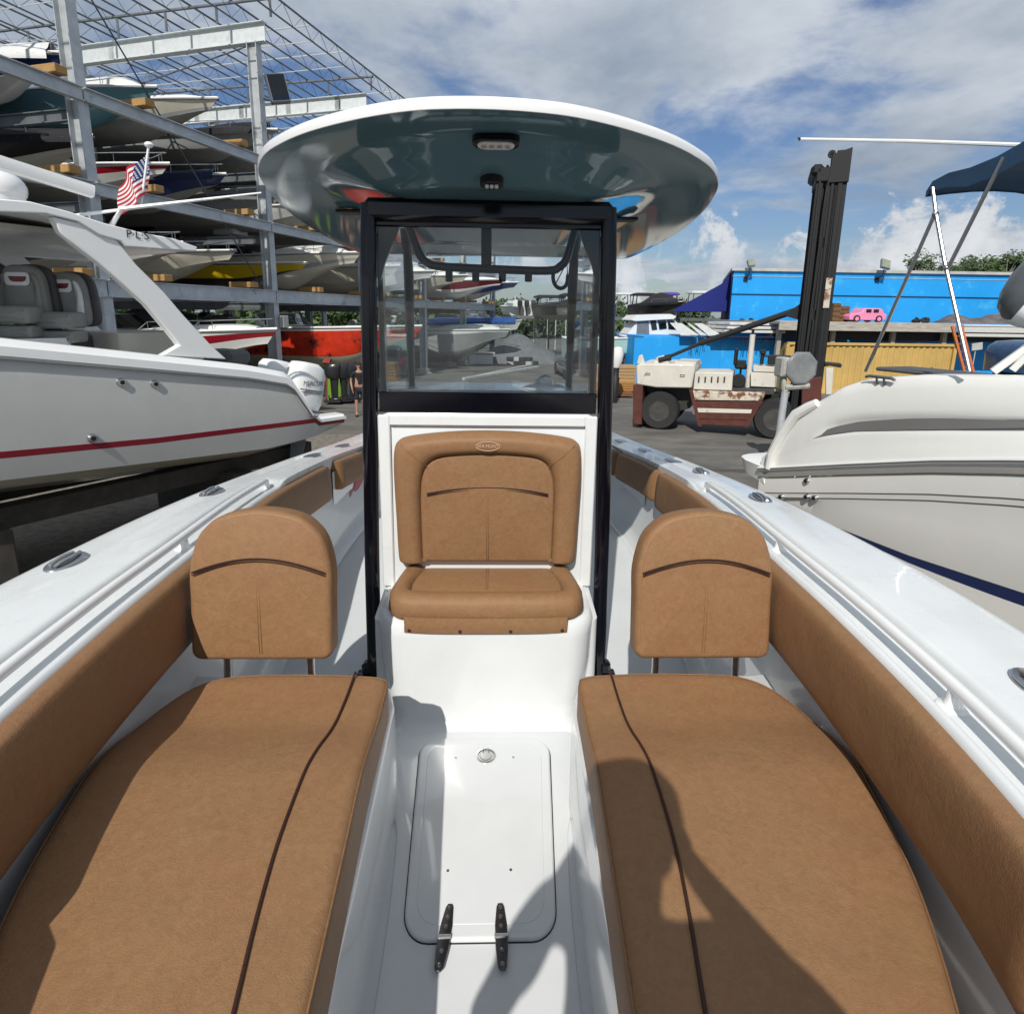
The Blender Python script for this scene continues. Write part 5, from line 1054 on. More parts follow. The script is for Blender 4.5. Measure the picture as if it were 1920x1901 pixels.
slab([(1219, 684), (1228, 671), (1240, 668), (1252, 684)], .45, .6, 'tilt_cylinder_bracket', FW_, fk)
slab([(1190, 684), (1194, 668), (1200, 666), (1206, 684)], .3, .4, 'lifting_eye', FW_, fk)
slab([(1262, 684), (1264, 679), (1302, 681), (1302, 687)], .3, 1.7, 'top_plate', FW_, fk, .005)
slab([(1303, 698), (1374, 700), (1372, 733), (1299, 731)], .06, 1.5, 'engine_cover', FW_, fk, .02)
slab([(1290, 727), (1452, 731), (1452, 742), (1292, 741)], .2, 1.9, 'chassis', FGREY, fk)
slab([(1205, 722), (1296, 729), (1290, 770), (1262, 778), (1215, 772)], .5, 1.5, 'rear_axle_housing', FGREY, fk)
slab([(1293, 732), (1435, 737), (1430, 752), (1300, 750)], -.03, .5, 'step_top', FRUST, fk)
tk_ = slab([(1298, 752), (1431, 754), (1398, 800), (1312, 796)], 0, .5, 'fuel_tank', FRED, fk, .01)
slab([(1306, 765), (1410, 768), (1408, 775), (1307, 773)], -.02, .05, 'tank_stripe', FW_, tk_, .002)
slab([(1309, 781), (1402, 783), (1400, 787), (1310, 785)], -.02, .05, 'tank_ledge', FRED, tk_, .002)
slab([(1292, 730), (1299, 730), (1316, 799), (1309, 799)], -.03, .03, 'tank_edge', FRED, tk_, .002); slab([(1429, 736), (1437, 737), (1402, 802), (1395, 802)], -.03, .03, 'tank_edge', FRED, tk_, .002)
for (px, py, r_) in ((1235, 772, .57), (1453, 789, .57)):
    q, z = kp(px, py)
    for n_ in (.05, 1.55):
        mb = MB(); c = (q, n_+.2, r_); mb.lathe([(r_*.42, -.12), (r_*.55, -.19), (r_*.92, -.2), (r_, -.13), (r_*1.0, .13), (r_*.92, .2), (r_*.5, .2)], 32, c, 'y'); wh = mb.build('wheel', RUBBER, fk, smooth=40)
        mb = MB(); mb.lathe([(r_*.56, -.185), (r_*.54, -.20), (r_*.47, -.17), (r_*.42, -.08), (r_*.24, -.08), (r_*.2, -.17), (.001, -.18)], 24, c, 'y')
        for k in range(8): a = math.pi*k/4; mb.lathe([(.018, -.11), (.018, -.08)], 6, (q+r_*.3*math.cos(a), n_+.2, r_+r_*.3*math.sin(a)), 'y')
        mb.build('rim', mat('rim_grey', (.06, .058, .055), .6, .2, 0, .3, 6) if n_ < .1 and px == 1235 else bpy.data.materials['rim_grey'], wh, smooth=40)
q, z0 = kp(1401, 727); _, z1 = kp(1415, 628)
mb = MB(); mb.tube([(q, .5, z0-.1), (q, .5, z1)], .075, 14); mb.tube([(q, .5, z1), (q, .5, z1+.12)], .04, 10, mi=1); mb.build('exhaust_stack', [FW_, FBLK], fk)
slab([(1407, 700), (1454, 702), (1453, 729), (1407, 727)], .3, 1.4, 'engine_box', FW_, fk, .015)
slab([(1412, 688), (1452, 690), (1452, 700), (1412, 699)], .35, 1.2, 'engine_lid', FW_, fk, .01)
mb = MB(); q, z = kp(1384, 716); mb.lathe([(.17, -.1), (.19, -.08), (.19, .08), (.1, .1), (.001, .1)], 18, (q, .35, z), 'y'); mb.box((q+.02, .6, z+.45), (.25, .4, .22), ch=.02); mb.tube([(q+.02, .6, z), (q+.02, .6, z+.4)], .03, 8); mb.build('air_filter', BLACKM, fk)
mb = MB(); q, z = kp(1430, 662); mb.box((q, .6, z), (.16, .2, .12), ch=.02); mb.tube([(q, .6, z), (q, .6, z-.35)], .05, 8); mb.tube([(q, .6, z-.1), (q+.7, .6, z-.15)], .035, 8); mb.box((q+.45, .8, z-.22), (.6, .5, .25), ch=.02); mb.build('valve_block', BLACKM, fk)
# mast: two channel uprights each side, cross plates, chains
M0, M1 = kp(1535, 760)[0], kp(1593, 278); m_top = kp(1560, 282)[1]
qa, qb = kp(1504, 560)[0], kp(1562, 560)[0]
for n_, nm in ((.05, 'near'), (1.35, 'far')):
    for (qq, w_) in ((qa+.02, .17), (qa+.30, .20), (qb-.30, .30)):
        mb = MB(); tp_ = m_top-(.45 if qq < qa+.1 else (.1 if qq < qa+.4 else 0)); mb.box((qq+w_/2, n_+.06, (tp_+.55)/2), (w_, .12, tp_-.55), ch=.012); mb.box((qq+w_/2, n_-.015, (tp_+.7)/2), (w_*.35, .05, tp_-.9), ch=.008); mb.build('mast_rail', FBLK, fk, smooth=30)
mb = MB(); mb.box((qa+.25, .75, m_top-.55), (.5, 1.5, .35), ch=.03); mb.box((qa+.02, .7, m_top-.42), (.3, 1.4, .28), ch=.08); mb.build('mast_crosshead', FBLK, fk)
for z in (1.2, 3.4, 5.2): mb = MB(); mb.box((qa+.35, .75, z), (.18, 1.4, .3), ch=.02); mb.build('mast_crossbar', FBLK, fk)
mb = MB(); mb.loft([[(q_, n_, z_) for q_, z_ in ((qb-.42, m_top-.75), (qb+.02, m_top-.75), (qb+.02, m_top+.03), (qb-.40, m_top-.10))] for n_ in (-.02, .14)]); mb.lathe([(.05, -.04), (.09, -.04), (.09, .04), (.05, .04), (.05, -.04)], 16, (qb-.42, .05, m_top-.08), 'y'); mb.build('mast_head_plate', FBLK, fk, smooth=30)
for n_ in (.3, 1.1):
    mb = MB(); mb.tube([(qa+.24, n_, .8), (qa+.24, n_, m_top-.8)], .055, 10); mb.build('lift_cylinder', FBLK, fk); mb = MB(); mb.tube([(qa+.14, n_-.1, 1.0), (qa+.14, n_-.1, m_top-.6)], .02, 5); mb.build('lift_chain', STEELD, fk)
for k, (n_, x_) in enumerate(((-.06, qa+.24), (-.04, qa+.27), (.2, qa+.19))):
    mb = MB(); mb.tube(smooth_open([(x_-.9, .5, 1.5), (x_-.3, .3+n_, 1.35), (x_-.05, n_+.02, 2.0), (x_, n_, 4.2), (x_+.02, n_, 6.4+.2*k), (x_+.1, n_+.3, 6.7+.2*k)], 5), .018, 6); mb.build('hydraulic_hose', RUBBER, fk)
mb = MB(); q_, z_ = kp(1390, 700); mb.box((q_, 1.1, z_+.1), (.45, .5, .12), ch=.04); mb.box((q_-.22, 1.1, z_+.38), (.1, .48, .5), ch=.04); mb.build('driver_seat', BLACKM, fk)
for k in range(5): mb = MB(); mb.box((kp(1310+12*k, 712)[0], .045, kp(1310+12*k, 712)[1]), (.04, .02, .16)); mb.build('cover_louvre', FGREY, fk)
for q_, z_ in (kp(1215, 700), kp(1280, 703)): mb = MB(); mb.tube([(q_-.06, -.01, z_), (q_-.06, -.06, z_), (q_+.06, -.06, z_), (q_+.06, -.01, z_)], .012, 5); mb.build('grab_handle', FGREY, fk)
mb = MB(); mb.box((qb-.14, .0-.012, 3.95), (.14, .012, .75), ch=.004); mb.build('worn_label', FRUST, fk)
q0, z0 = kp(1238, 676); q1, z1 = kp(1320, 641); q2, z2 = kp(1505, 578)
mb = MB(); mb.tube([(q0, .5, z0), (q1, .5, z1)], .05, 8); mb.tube([(q1-.15, .5, z1-.07), (q2, .5, z2)], .085, 10); mb.tube([(q0-.12, .5, z0-.03), (q0+.22, .5, z0+.07)], .10, 8); mb.build('tilt_cylinder', FBLK, fk)
slab([(1470, 592), (1506, 566), (1512, 560), (1516, 600), (1500, 600)], .42, .58, 'cylinder_mount', FBLK, fk)
slab([(1504, 712), (1540, 706), (1540, 765), (1502, 765)], -.05, 1.5, 'fork_carriage', FRED, fk)
slab([(1546, 680), (1579, 683), (1577, 690), (1556, 686), (1546, 688)], .0, .5, 'fender', BLACKM, fk); slab([(1549, 690), (1563, 690), (1560, 740), (1548, 740)], .02, .12, 'guard_post', FW_, fk)
mb = MB()
for n_ in (.35, 1.2): mb.box((qb+1.3, n_, .9), (2.6, .16, .08), ch=.01)
mb.build('fork', FBLK, fk)
# octagonal grey lamp on a galvanised post
oc_ = thing('octagonal_lamp', 'grey octagonal lamp head with scratched lens on a galvanised post by the forklift', 'lamp', at(1457, 830, 12.5)*1.0)
oc_.location.z = 0; bx = oc_.location; hd = at(1500, 690, 12.5)-bx
mb = MB(); tq = at(1472, 735, 12.5)-bx; mb.tube([(0, 0, 0), tq], .075, 12); mb.build('post', GALV, oc_)
mb = MB(); og = [(.37*math.cos(R(22.5+45*k)), .37*math.sin(R(22.5+45*k))) for k in range(8)]
mb.pad(og, 0, .10, .03, fr=lambda a, b_, c: hd+Vector((a, -c+.1*a, b_)), inner=1); mb.build('lamp_head', mat('lamp_grey', (.20, .21, .22), .25, 0, .4, .2, 5), oc_, smooth=30)
mb = MB(); mb.pad([(a*.86, b_*.86) for a, b_ in og], .10, .106, .002, fr=lambda a, b_, c: hd+Vector((a, -c+.1*a, b_)), inner=1); mb.build('lens', mat('scratched_lens', (.22, .235, .24), .12, 0, .6, .25, 3, spots=(2.5, .62, (.5, .5, .5))), oc_, smooth=0)
c = at(1468, 688, 12.6)-bx; mb = MB(); mb.box(c, (.22, .35, .42), ch=.03); mb.tube([tq, c], .06, 8); mb.box(c+Vector((0, -.18, 0)), (.16, .02, .32), ch=.01); mb.tube([tq+Vector((-.03, 0, .1)), tq+Vector((.5, 0, .14))], .07, 8); mb.build('ballast_box', mat('ballast_grey', (.35, .35, .33), .55, var=.2, vs_=12), oc_)
# ================================================================= BLUE BUILDING
BLU = mat('bright_blue_paint', (.010, .30, .74), .6, 0, 0, .10, .45, .08, 3, spots=(.9, .54, (.05, .38, .72)), det=10)
BLUD = mat('navy_trim_and_side_shade', (.006, .014, .06), .7, var=.1); CONC = mat('concrete_cap', (.42, .42, .40), .85, var=.15, vs_=2)
YU, YL = 34., 27.
wl = at(1376, 508, YU); wr = 34.0
up = thing('blue_building', 'bright blue flat roofed building with grey parapet', 'building', (wl.x, YU, 0))
ht = wl.z; ox = wl.x
mb = MB(); sk = lambda x0, x1, y0, y1, z0, z1: mb.loft([[(x0+.335*y0, y0, z), (x1+.335*y0, y0, z), (x1+.335*y1, y1, z), (x0+.335*y1, y1, z)] for z in (z0, z1)]); sk(0, 26, 0, 11, 0, ht); mb.build('wall', BLU, up, smooth=0)
mb = MB(); sk(-.12, 26.2, -.15, 11.2, ht+.002, ht+.16); mb.box((13, .0, ht-.28+.0), (26.1, .06, .03)); mb.box((13, -.02, ht-1.27), (26.02, .06, .045), mi=1); mb.build('parapet', [CONC, BLUD], up)
mb = MB(); sk(-.05, -.004, .02, 10.95, 0, ht-.02); mb.build('shaded_side_wall', BLUD, up, smooth=0)  # end wall's shade painted on as a dark navy skin
nv = mat('awning_navy', (.008, .016, .16), .7, var=.08)
aw = thing('awning', 'navy blue sloped awning on the shaded side of the blue building', 'awning', at(1352, 590, 35.5))
aw.location.z = 0; b0 = aw.location
A_, B_, C_, D_ = at(1352, 533, 35.5)-b0, at(1263, 581, 35.5)-b0, at(1263, 584, 35.5)-b0, at(1366, 584, 35.5)-b0
mb = MB(); E_ = at(1372, 512, 35.5)-b0; mb.loft([[A_, B_, C_, D_, E_], [v+Vector((1.3, 4, 0)) for v in (A_, B_, C_, D_, E_)]]); mb.build('canopy', nv, aw, smooth=0)
mb = MB()
mb.tube([C_+Vector((.2, .1, 0)), Vector((C_.x+.2, .1, 0))], .05, 6)
mb.build('post', STEELD, aw)
for i, (px, py) in enumerate(((1408, 494), (1660, 496))):
    p = at(px, py, YU-.6); f = thing('wall_floodlight', ('small square floodlight above the left end of the blue wall', 'larger tilted floodlight above the middle of the blue wall')[i], 'lamp', p)
    k = 1+.35*i; rr = Matrix.Rotation(R(-8+22*i), 3, 'Y') @ Matrix.Rotation(R(-25), 3, 'X')
    mb = MB(); mb.box((0, 0, 0), (.40*k, .16, .42*k), rot=rr, ch=.03); mb.build('housing', STEELD, f); mb = MB(); mb.box(rr @ Vector((0, -.085, 0)), (.34*k, .01, .35*k), rot=rr); mb.build('lens', mat('flood_lens', (.25, .26, .2), .2, 0, .4, .2) if i == 0 else bpy.data.materials['flood_lens'], f)
    mb = MB(); mb.tube([(0, .05, -.2*k), (0, .1, -.55), (0, .62, -.8)], .03, 6); mb.box((0, .55, -.8), (.2, .1, .25), ch=.02); mb.build('bracket', BLACKM, f)
# low lean-to in front with blue wall and roof sheets
bl = at(1207, 640, YL); br_ = at(1530, 640, YL)
lo_ = thing('lean_to', 'low bright blue shed with corrugated roof sheets in front of the blue building', 'shed', (bl.x, YL, 0)); hz0 = at(1260, 632, YL).z; wd = br_.x-bl.x
mb = MB(); mb.box((wd/2, 3.4, hz0/2), (wd, 6.8, hz0)); mb.build('wall', BLU, lo_)
mb = MB(); mb.box((.02, -.012, hz0/2), (.9, .02, hz0-.1)); mb.box((wd*.45, -.012, hz0/2), (.03, .02, hz0-.1)); mb.box((wd*.5, -.014, .55), (wd-.1, .025, .03)); mb.build('wall_panel', BLU, lo_)
SHT = mat('roof_sheet', (.55, .56, .55), .6, var=.15, vs_=3)
for x0, x1, py in ((1268, 1303, 622), (1304, 1318, 622), (1318, 1346, 622)):
    a = at(x0+2, py+4, YL).x-bl.x; b_ = at(x1, py, YL).x-bl.x; mb = MB(); z = hz0+.18; mb.add([(a, -.5, z-.05), (b_, -.5, z-.05), (b_+.3, 3., z+.42), (a+.5, 3., z+.42)], [(0, 1, 2, 3)]); mb.add([(a, -.5, z-.09), (b_, -.5, z-.09), (b_, -.5, z-.05), (a, -.5, z-.05)], [(0, 1, 2, 3)]); mb.build('roof_sheet', SHT, lo_, smooth=0)
a = at(1350, 610, YL).x-bl.x; b_ = at(1462, 610, YL).x-bl.x
for k in range(3): mb = MB(); mb.box(((a+b_)/2+.1*k, 1.0, hz0+.30+.17*k), (b_-a-.1*k, 3.2-.2*k, .12), ch=.01); mb.build('stacked_sheet', SHT, lo_)
mb = MB(); mb.box(((a+b_)/2+.8, -.2, hz0+.07), (b_-a+2.6, .9, .08)); mb.build('eave', BLUD, lo_)
mb = MB(); rr_ = random.Random(5)
for k in range(40): x = a+(b_-a)*(k/40)*.9-1.5*(k < 12); mb.tube([(x, -.5, hz0+.12), (x+rr_.uniform(-.12, .12), -.55, hz0-.1-rr_.random()*.3)], .012, 4)
o = mb.build('tattered_fringe', BLACKM, lo_); o['kind'] = 'stuff'
# roof deck over the container carrying toy car, crates and rubble
dk0 = at(1462, 606, 25.6); dk1 = at(1792, 612, 25.6)
rd = thing('roof_deck', 'weathered grey timber roof deck over the yellow container', 'roof deck', (dk0.x, 25.6, 0)); zt = at(1600, 604, 25.6).z; dw = dk1.x-dk0.x; zb_ = at(1600, 621, 25.6).z
mb = MB(); mb.box((dw/2, .04, (zt+zb_)/2), (dw, .08, zt-zb_), ch=.01); mb.build('fascia', mat('weathered_board', (.38, .35, .31), .85, 0, 0, .3, 2, .2, 20, stretch=(1, 6, 6)), rd)
mb = MB(); mb.box((dw/2+.0, 4.1, zt-.06), (dw+.0, 8.0, .1)); mb.build('deck_board', WOODG, rd)
xr = at(2050, 612, 25.6).x-dk0.x
for k, (pa, pb) in enumerate(((609, 613), (614, 624), (626, 632))):
    za, zc_ = at(1850, pa, 25.6).z, at(1850, pb, 25.6).z; mb = MB(); mb.box(((dw+xr)/2+.2, -.1-.04*k, (za+zc_)/2), (xr-dw, .25, za-zc_), ch=.02); mb.build('pale_board', mat('pale_board', (.52, .52, .50), .8, var=.12, stretch=(1, 5, 5)) if k == 0 else bpy.data.materials['pale_board'], rd)
mb = MB(); mb.box(((dw+xr)/2+.2, 4.1, zt-.22), (xr-dw, 7.8, .1)); mb.build('deck_board', WOODG, rd)
mb = MB(); zc_ = at(1700, 640, 26).z; mb.box((xr/2-.0, .9, (zb_+zc_)/2), (xr, .1, zb_-zc_)); mb.build('gap_shade_panel', BLACKM, rd)  # black panel paints the shade in the gap over the container
for x in (.3, dw*.35, dw*.7, dw*1.0, xr-.3): mb = MB(); mb.box((x, .6, zb_/2), (.18, .18, zb_)); mb.build('support_post', WOODG, rd)
mb = MB(); rr_ = random.Random(3); zr = zt+.0
pl_ = at(1770, 600, 28).x-dk0.x; pr_ = at(2000, 600, 28).x-dk0.x
mb.grid(lambda a, b_: (pl_+(pr_-pl_)*a, 2.0+1.6*b_, zr+.42*math.sin(math.pi*min(1, max(0, b_)))**.7*(.75+.25*math.sin(17*a)+.12*math.sin(41*a+3*b_))*min(1, a*9)), 60, 10); tag(mb.build('rubble_pile', mat('dark_rubble', (.11, .10, .105), .95, 0, 0, .5, 3, .8, 8)), 'dark rubble heap along the base of the blue wall behind the bimini frame', 'rubble')
bpy.data.objects['rubble_pile'].location = (dk0.x, 25.6, 0)
for k, px in enumerate((1580, 1600, 1718, 1735, 1392, 1408)):
    p = at(px, 600, 30 if px > 1450 else 32.5); mb = MB(); mb.ball((0, 0, .1), (.22, .2, .16), 9, 5)
    for v in range(len(mb.v)): x_, y_, z_ = mb.v[v]; f_ = .75+.5*rr_.random(); mb.v[v] = (x_*f_, y_*f_, z_*f_)
    o = mb.build('dark_debris', BLACKM, None, smooth=0); o.location = (p.x, p.y, zt-.02 if px > 1450 else 3.0); tag(o, 'small dark lump of debris lying at the foot of the blue wall', 'debris', 'debris lumps at the foot of the blue wall')
# pink toy car
PNK = mat('pink_plastic', (.72, .24, .42), .4, 0, .3, .05); q0_, q1_ = at(1592, 602, 26.4), at(1661, 602, 26.4)
tc_ = thing('toy_car', 'pink ride on toy jeep standing on the roof deck before the blue wall', 'toy car', (q0_.x, 26.4, zt-.01)); lw = q1_.x-q0_.x
prof = [(0, .12), (.0, .32), (.06, .42), (.22, .46), (.30, .50), (.36, .66), (.42, .72), (.80, .72), (.88, .66), (.92, .48), (1.0, .42), (1.0, .14), (.9, .10), (.1, .10)]
mb = MB(); mb.loft([[(lw*x, n_, z*.86) for x, z in prof] for n_ in (0, .85)]); bd = mb.build('body', PNK, tc_, smooth=25, bevel=.03)
for x0 in (.42, .62):
    mb = MB(); mb.box((lw*(x0+.08), -.005, .5), (lw*.14, .02, .15), ch=.006); mb.build('window', BLACKM, bd)
for x in (.2, .8):
    for n_ in (-.02, .75):
        mb = MB(); mb.lathe([(.06, -.0), (.155, -.0), (.155, .12), (.06, .12)], 20, (lw*x, n_, .155), 'y'); mb.lathe([(.09, -.01), (.001, -.012)], 14, (lw*x, n_, .155), 'y', mi=1); mb.build('wheel', [RUBBER, PNK], tc_)
for i, (px, w_, h_) in enumerate(((1567, .32, .85), (1578, .42, .7), (1590, .34, .72))):
    p = at(px, 600, 26.8); t_ = thing('wooden_crate', ('tall brown wooden crate nearest the forklift mast', 'middle brown slatted crate between two others', 'brown wooden crate nearest the pink toy car')[i], 'crate', (p.x, 26.8+.1*i, zt-.01), R(-8+9*i), 'crates beside the pink toy car')
    mb = MB(); mb.box((0, .2, h_/2), (w_*.92, .36, h_*.97)); mb.build('panel', WOODB if i else (globals().__setitem__('WOODB', mat('brown_wood', (.14, .075, .035), .8, var=.35, vs_=9)) or WOODB), t_)
    for k in range(4): mb = MB(); mb.box((0, .0, h_*(.1+.26*k)), (w_, .03, .09), ch=.005); mb.build('slat', WOODB, t_)
# yellow container
c0, c1 = at(1478, 645, 25.9), at(1793, 645, 25.9); ch_ = at(1600, 643, 25.9).z
YEL = mat('container_yellow', (.50, .34, .11), .6, 0, 0, .16, .8, spots=(1.6, .66, (.28, .15, .06)), det=8)
ct = thing('shipping_container', 'mustard yellow corrugated shipping container under the roof deck', 'container', (c0.x, 25.95, 0)); cw2 = c1.x-c0.x; n = int(cw2/.28)
mb = MB(); pts = []
for k in range(n):
    x = cw2*k/n; s_ = cw2/n; pts += [(x, .0), (x+s_*.3, .0), (x+s_*.5, .05), (x+s_*.8, .05)]
pts += [(cw2, 0)]; mb.loft([[(x, y, z) for x, y in pts] for z in (.15, ch_-.12)], closed=False); mb.box((cw2/2, 1.25, ch_/2), (cw2-.02, 2.3, ch_-.1)); mb.build('corrugated_wall', YEL, ct, smooth=0)
mb = MB(); mb.box((cw2/2, .0, ch_-.06), (cw2+.05, .12, .12), ch=.01); mb.box((cw2/2, 0, .08), (cw2+.05, .12, .16), ch=.01); mb.box((0, .0, ch_/2), (.14, .14, ch_-.2)); mb.box((cw2, .0, ch_/2), (.14, .14, ch_-.2)); mb.build('frame', YEL, ct)
b2 = thing('blue_wall', 'bright blue block wall to the right of the yellow container', 'wall', (c1.x+.3, 27.0, 0)); mb = MB(); mb.box((5, .1, 1.3), (10, .2, 2.6)); mb.build('panel', BLU, b2)
lp = at(1812, 690, 23.5); ld = thing('orange_ladder', 'orange fibreglass ladder leaning by the right end of the yellow container', 'ladder', (lp.x, 23.5, 0))
ORG = mat('orange_fibreglass', (.48, .13, .04), .5, var=.15); tpz = at(1797, 612, 23.8)-ld.location
for d in (0, .38):
    mb = MB(); mb.tube([(d+.35, -.2, 0), (tpz.x+d-.1, .5, tpz.z)], .05, 6, sq=.5); mb.build('side_rail', ORG, ld)
for k in range(9): f_ = (k+.7)/10; mb = MB(); x_ = .35+(tpz.x-.45)*f_; mb.tube([(x_, -.2+.7*f_, tpz.z*f_), (x_+.38, -.2+.7*f_, tpz.z*f_)], .018, 6); mb.build('rung', ORG, ld)
p = at(1832, 650, 24.5); mb = MB(); mb.box((0, 0, 0), (.45, .05, .3), ch=.01, rot=Matrix.Rotation(R(-8), 3, 'Y')); mb.tube([(0, .05, -.1), (0, .05, -2.2)], .02, 6); o = mb.build('white_sign', CONC, None); o.location = p; tag(o, 'small blank white board on a thin stake right of the orange ladder', 'sign')
p = at(1905, 668, 20); cd = thing('covered_boat', 'dark blue wrapped boat behind the cruiser windshield at the right edge', 'boat', (p.x, 20, 0)); mb = MB(); mb.box((.5, 0, 1.0), (1.6, 1.6, 1.6), ch=.3); mb.build('hull', BLACKM, cd)
mb = MB(); mb.loft([[(.5+a*k_, b_*k_, z) for a, b_ in rrect(-1.05, 1.4, -1., 1., .5, 5)] for z, k_ in ((1.6, .98), (2.2, 1.0), (2.45, .95), (2.62, .8), (2.68, .4))]); mb.build('boat_cover', mat('blue_wrap', (.02, .06, .14), .25, 0, .5, .2), cd, smooth=50)
# mint boat behind the lean-to, lumber, fender
p = at(1148, 650, 31.5)
mbt = make_boat('walkaround_boat', 'white topped mint green sport fishing boat standing behind the blue shed', (p.x-2.6, 31.5, 1.0), R(0), L_=6.6, B=2.4, H=1.35, top='mint', stripe=HC['white'], sr=(0,), bot=HC['white'], kind='open', group=None, rail=False, ob=None)
mq = lambda L_: [(at(x, y, 30.6).x-mbt.location.x, at(x, y, 30.6).z-mbt.location.z) for x, y in L_]
for nm_, m_, L_, y0_, y1_ in (('cabin', DKW, [(1172, 632), (1198, 600), (1262, 598), (1288, 622), (1296, 634)], -.9, 1.1), ('hardtop', DKW, [(1182, 600), (1192, 591), (1255, 589), (1266, 593), (1262, 598), (1190, 602)], -1.1, 1.3), ('cabin_window', BLACKM, [(1219, 601), (1229, 600), (1232, 618), (1222, 619)], -.94, -.88), ('cabin_window', DARKG, [(1233, 600), (1248, 599), (1250, 616), (1236, 618)], -.94, -.88), ('canvas_panel', CVG, [(1195, 604), (1216, 602), (1217, 626), (1193, 628)], -.94, -.88), ('windshield', DARKG, [(1251, 600), (1260, 600), (1282, 619), (1253, 617)], -.94, -.88)):
    P_ = mq(L_); mb = MB(); mb.loft([[(x, y0_, z) for x, z in P_], [(x, y1_, z) for x, z in P_]]); mb.build(nm_, m_, mbt, smooth=0)
tb = thing('timber_stand', 'brown timber blocks under the mint green boat', 'stand', (p.x, 31.4, 0)); mb = MB(); mb.box((2.2, .3, .6), (3.4, 1.8, 1.15), ch=.02); mb.build('block', mat('dark_red_wood', (.10, .035, .02), .85, var=.3), tb)
def crownbox(name, m, lo2, hi2): pass
for i, (xa, xb, ya, yb2, Yd, lb_) in enumerate(((1145, 1192, 686, 716, 24.6, 'pale brown plywood stack, upper part of the pile left of the forklift'), (1140, 1190, 716, 734, 24.3, 'orange brown lumber pallet under the plywood stack'), (1150, 1188, 736, 744, 23.9, 'low brown pallet lying on the asphalt before the lumber'))):
    a_, b_ = at(xa, ya, Yd), at(xb, yb2, Yd); t_ = thing('lumber_stack', lb_, 'lumber', ((a_.x+b_.x)/2-.8, Yd, max(0, b_.z))); h_ = a_.z-b_.z; nb_ = (5, 4, 2)[i]
    for k in range(nb_):
        mb = MB(); mb.box((.03*math.sin(5*k), .5, h_*(k+.5)/nb_), (b_.x-a_.x+1.6, 1.0, h_/nb_*.86), ch=.006); mb.build('board', mat('lumber_%d' % i, [(.36, .24, .12), (.34, .17, .05), (.16, .08, .04)][i], .8, var=.25, vs_=6, stretch=(1, 1, 9)) if k == 0 else bpy.data.materials['lumber_%d' % i], t_)
p = at(1157, 672, 22.5); t_ = thing('tilted_outboard', 'white outboard tilted on its side above the lumber pile', 'outboard', (p.x, 22.5, p.z)); mb = MB(); mb.loft([[(.05*z+rx*math.cos(a), rx*math.sin(a), z) for a in [2*math.pi*k/16 for k in range(16)]] for z, rx in ((-.35, .14), (-.1, .22), (.2, .24), (.4, .18), (.45, .02))]); mb.build('cowl', OBW, t_, smooth=50)
mb = MB(); mb.loft([[(-.02+rx*math.cos(a), rx*math.sin(a), z) for a in [2*math.pi*k/12 for k in range(12)]] for z, rx in ((-.35, .13), (-.7, .12), (-.75, .16), (-p.z, .10))]); mb.build('stand', BLACKM, t_, smooth=50)
# ================================================================= FAR YARD
def far_boat(px, py, y, name, label, **k):
    p = at(px, py, y); return make_boat(name, label, (p.x, y, p.z), k.pop('rz', R(-80)), group='far boats on the racks beyond the yard', **k)
far_boat(1207, 597, 52, 'far_boat', 'far black covered boat with black T-top right of the windshield', L_=7, B=3.2, H=1.3, top='black', cover=CVB, kind='console', ob=None)
p = at(1207, 580, 52)
def far_top(px, py, y, w_, m, label, nm='far_canopy'):
    p = at(px, py, y); t_ = thing(nm, label, 'canopy', (p.x, y, 3.4)); h_ = p.z-3.4
    mb = MB(); mb.loft([[(a, b_, z) for a, b_ in rrect(-w_*k_, w_*k_, -1*k_, 1*k_, .2, 3)] for z, k_ in ((h_-.12, 1), (h_, .98), (h_+.1, .7))]); mb.build('top', m, t_)
    mb = MB()
    for sx in (-1, 1):
        for sy in (-.8, .8): mb.tube([(sx*w_*.85, sy, 0), (sx*w_*.7, sy*.8, h_-.1)], .05, 5)
    mb.build('frame', BLACKM if m is not SHT else STEELD, t_); return t_
far_top(1207, 552, 51, 1.0, CVB, 'flat black T-top over the far black covered boat')
PUR = mat('purple_canvas', (.10, .05, .32), .8, var=.1); far_top(1255, 551, 50, .65, PUR, 'purple canvas canopy between black T-top and navy awning'); 
p = at(1255, 570, 50); mb = MB(); mb.ball((0, 0, 0), (.9, 1, .55), 12, 6, z0=-.2); o = mb.build('purple_cover', PUR, None); o.location = p; tag(o, 'purple boat cover below the purple canopy', 'cover')
far_top(1310, 548, 54, .9, SHT, 'pale flat canopy above the navy awning'); far_top(1168, 551, 60, .9, SHT, 'pale grey T-top at the left of the far black boat')
far_top(1030, 556, 50, 1.3, CVB, 'black canopy seen through the right part of the windshield'); far_top(1075, 553, 46, 1.1, CVB, 'arched black canopy seen through the windshield by the right jamb')
far_boat(1030, 600, 50, 'far_boat', 'far black covered boat in the right part of the windshield', L_=7, B=3.2, H=1.3, top='black', cover=CVB, kind='open', ob=None)
far_boat(1072, 600, 46, 'far_boat', 'far white boat with black cover by the right windshield jamb', L_=7, B=3.2, H=1.2, top='white', cover=CVB, kind='flat', ob=None)
far_boat(985, 600, 54, 'far_boat', 'far white boat with several black outboards through the windshield centre', L_=8, B=3.2, H=1.4, top='white', kind='cuddy', rz=R(100), nmot=3, ob='black')
fr_ = thing('far_rack', 'low distant steel rack carrying boats behind the trees', 'boat rack', (6, 50, 0))
for k in range(12): mb = MB(); mb.box((-8+3.2*k, 0, 1.5), (.16, .16, 3.0)); mb.build('column', GALVD, fr_)
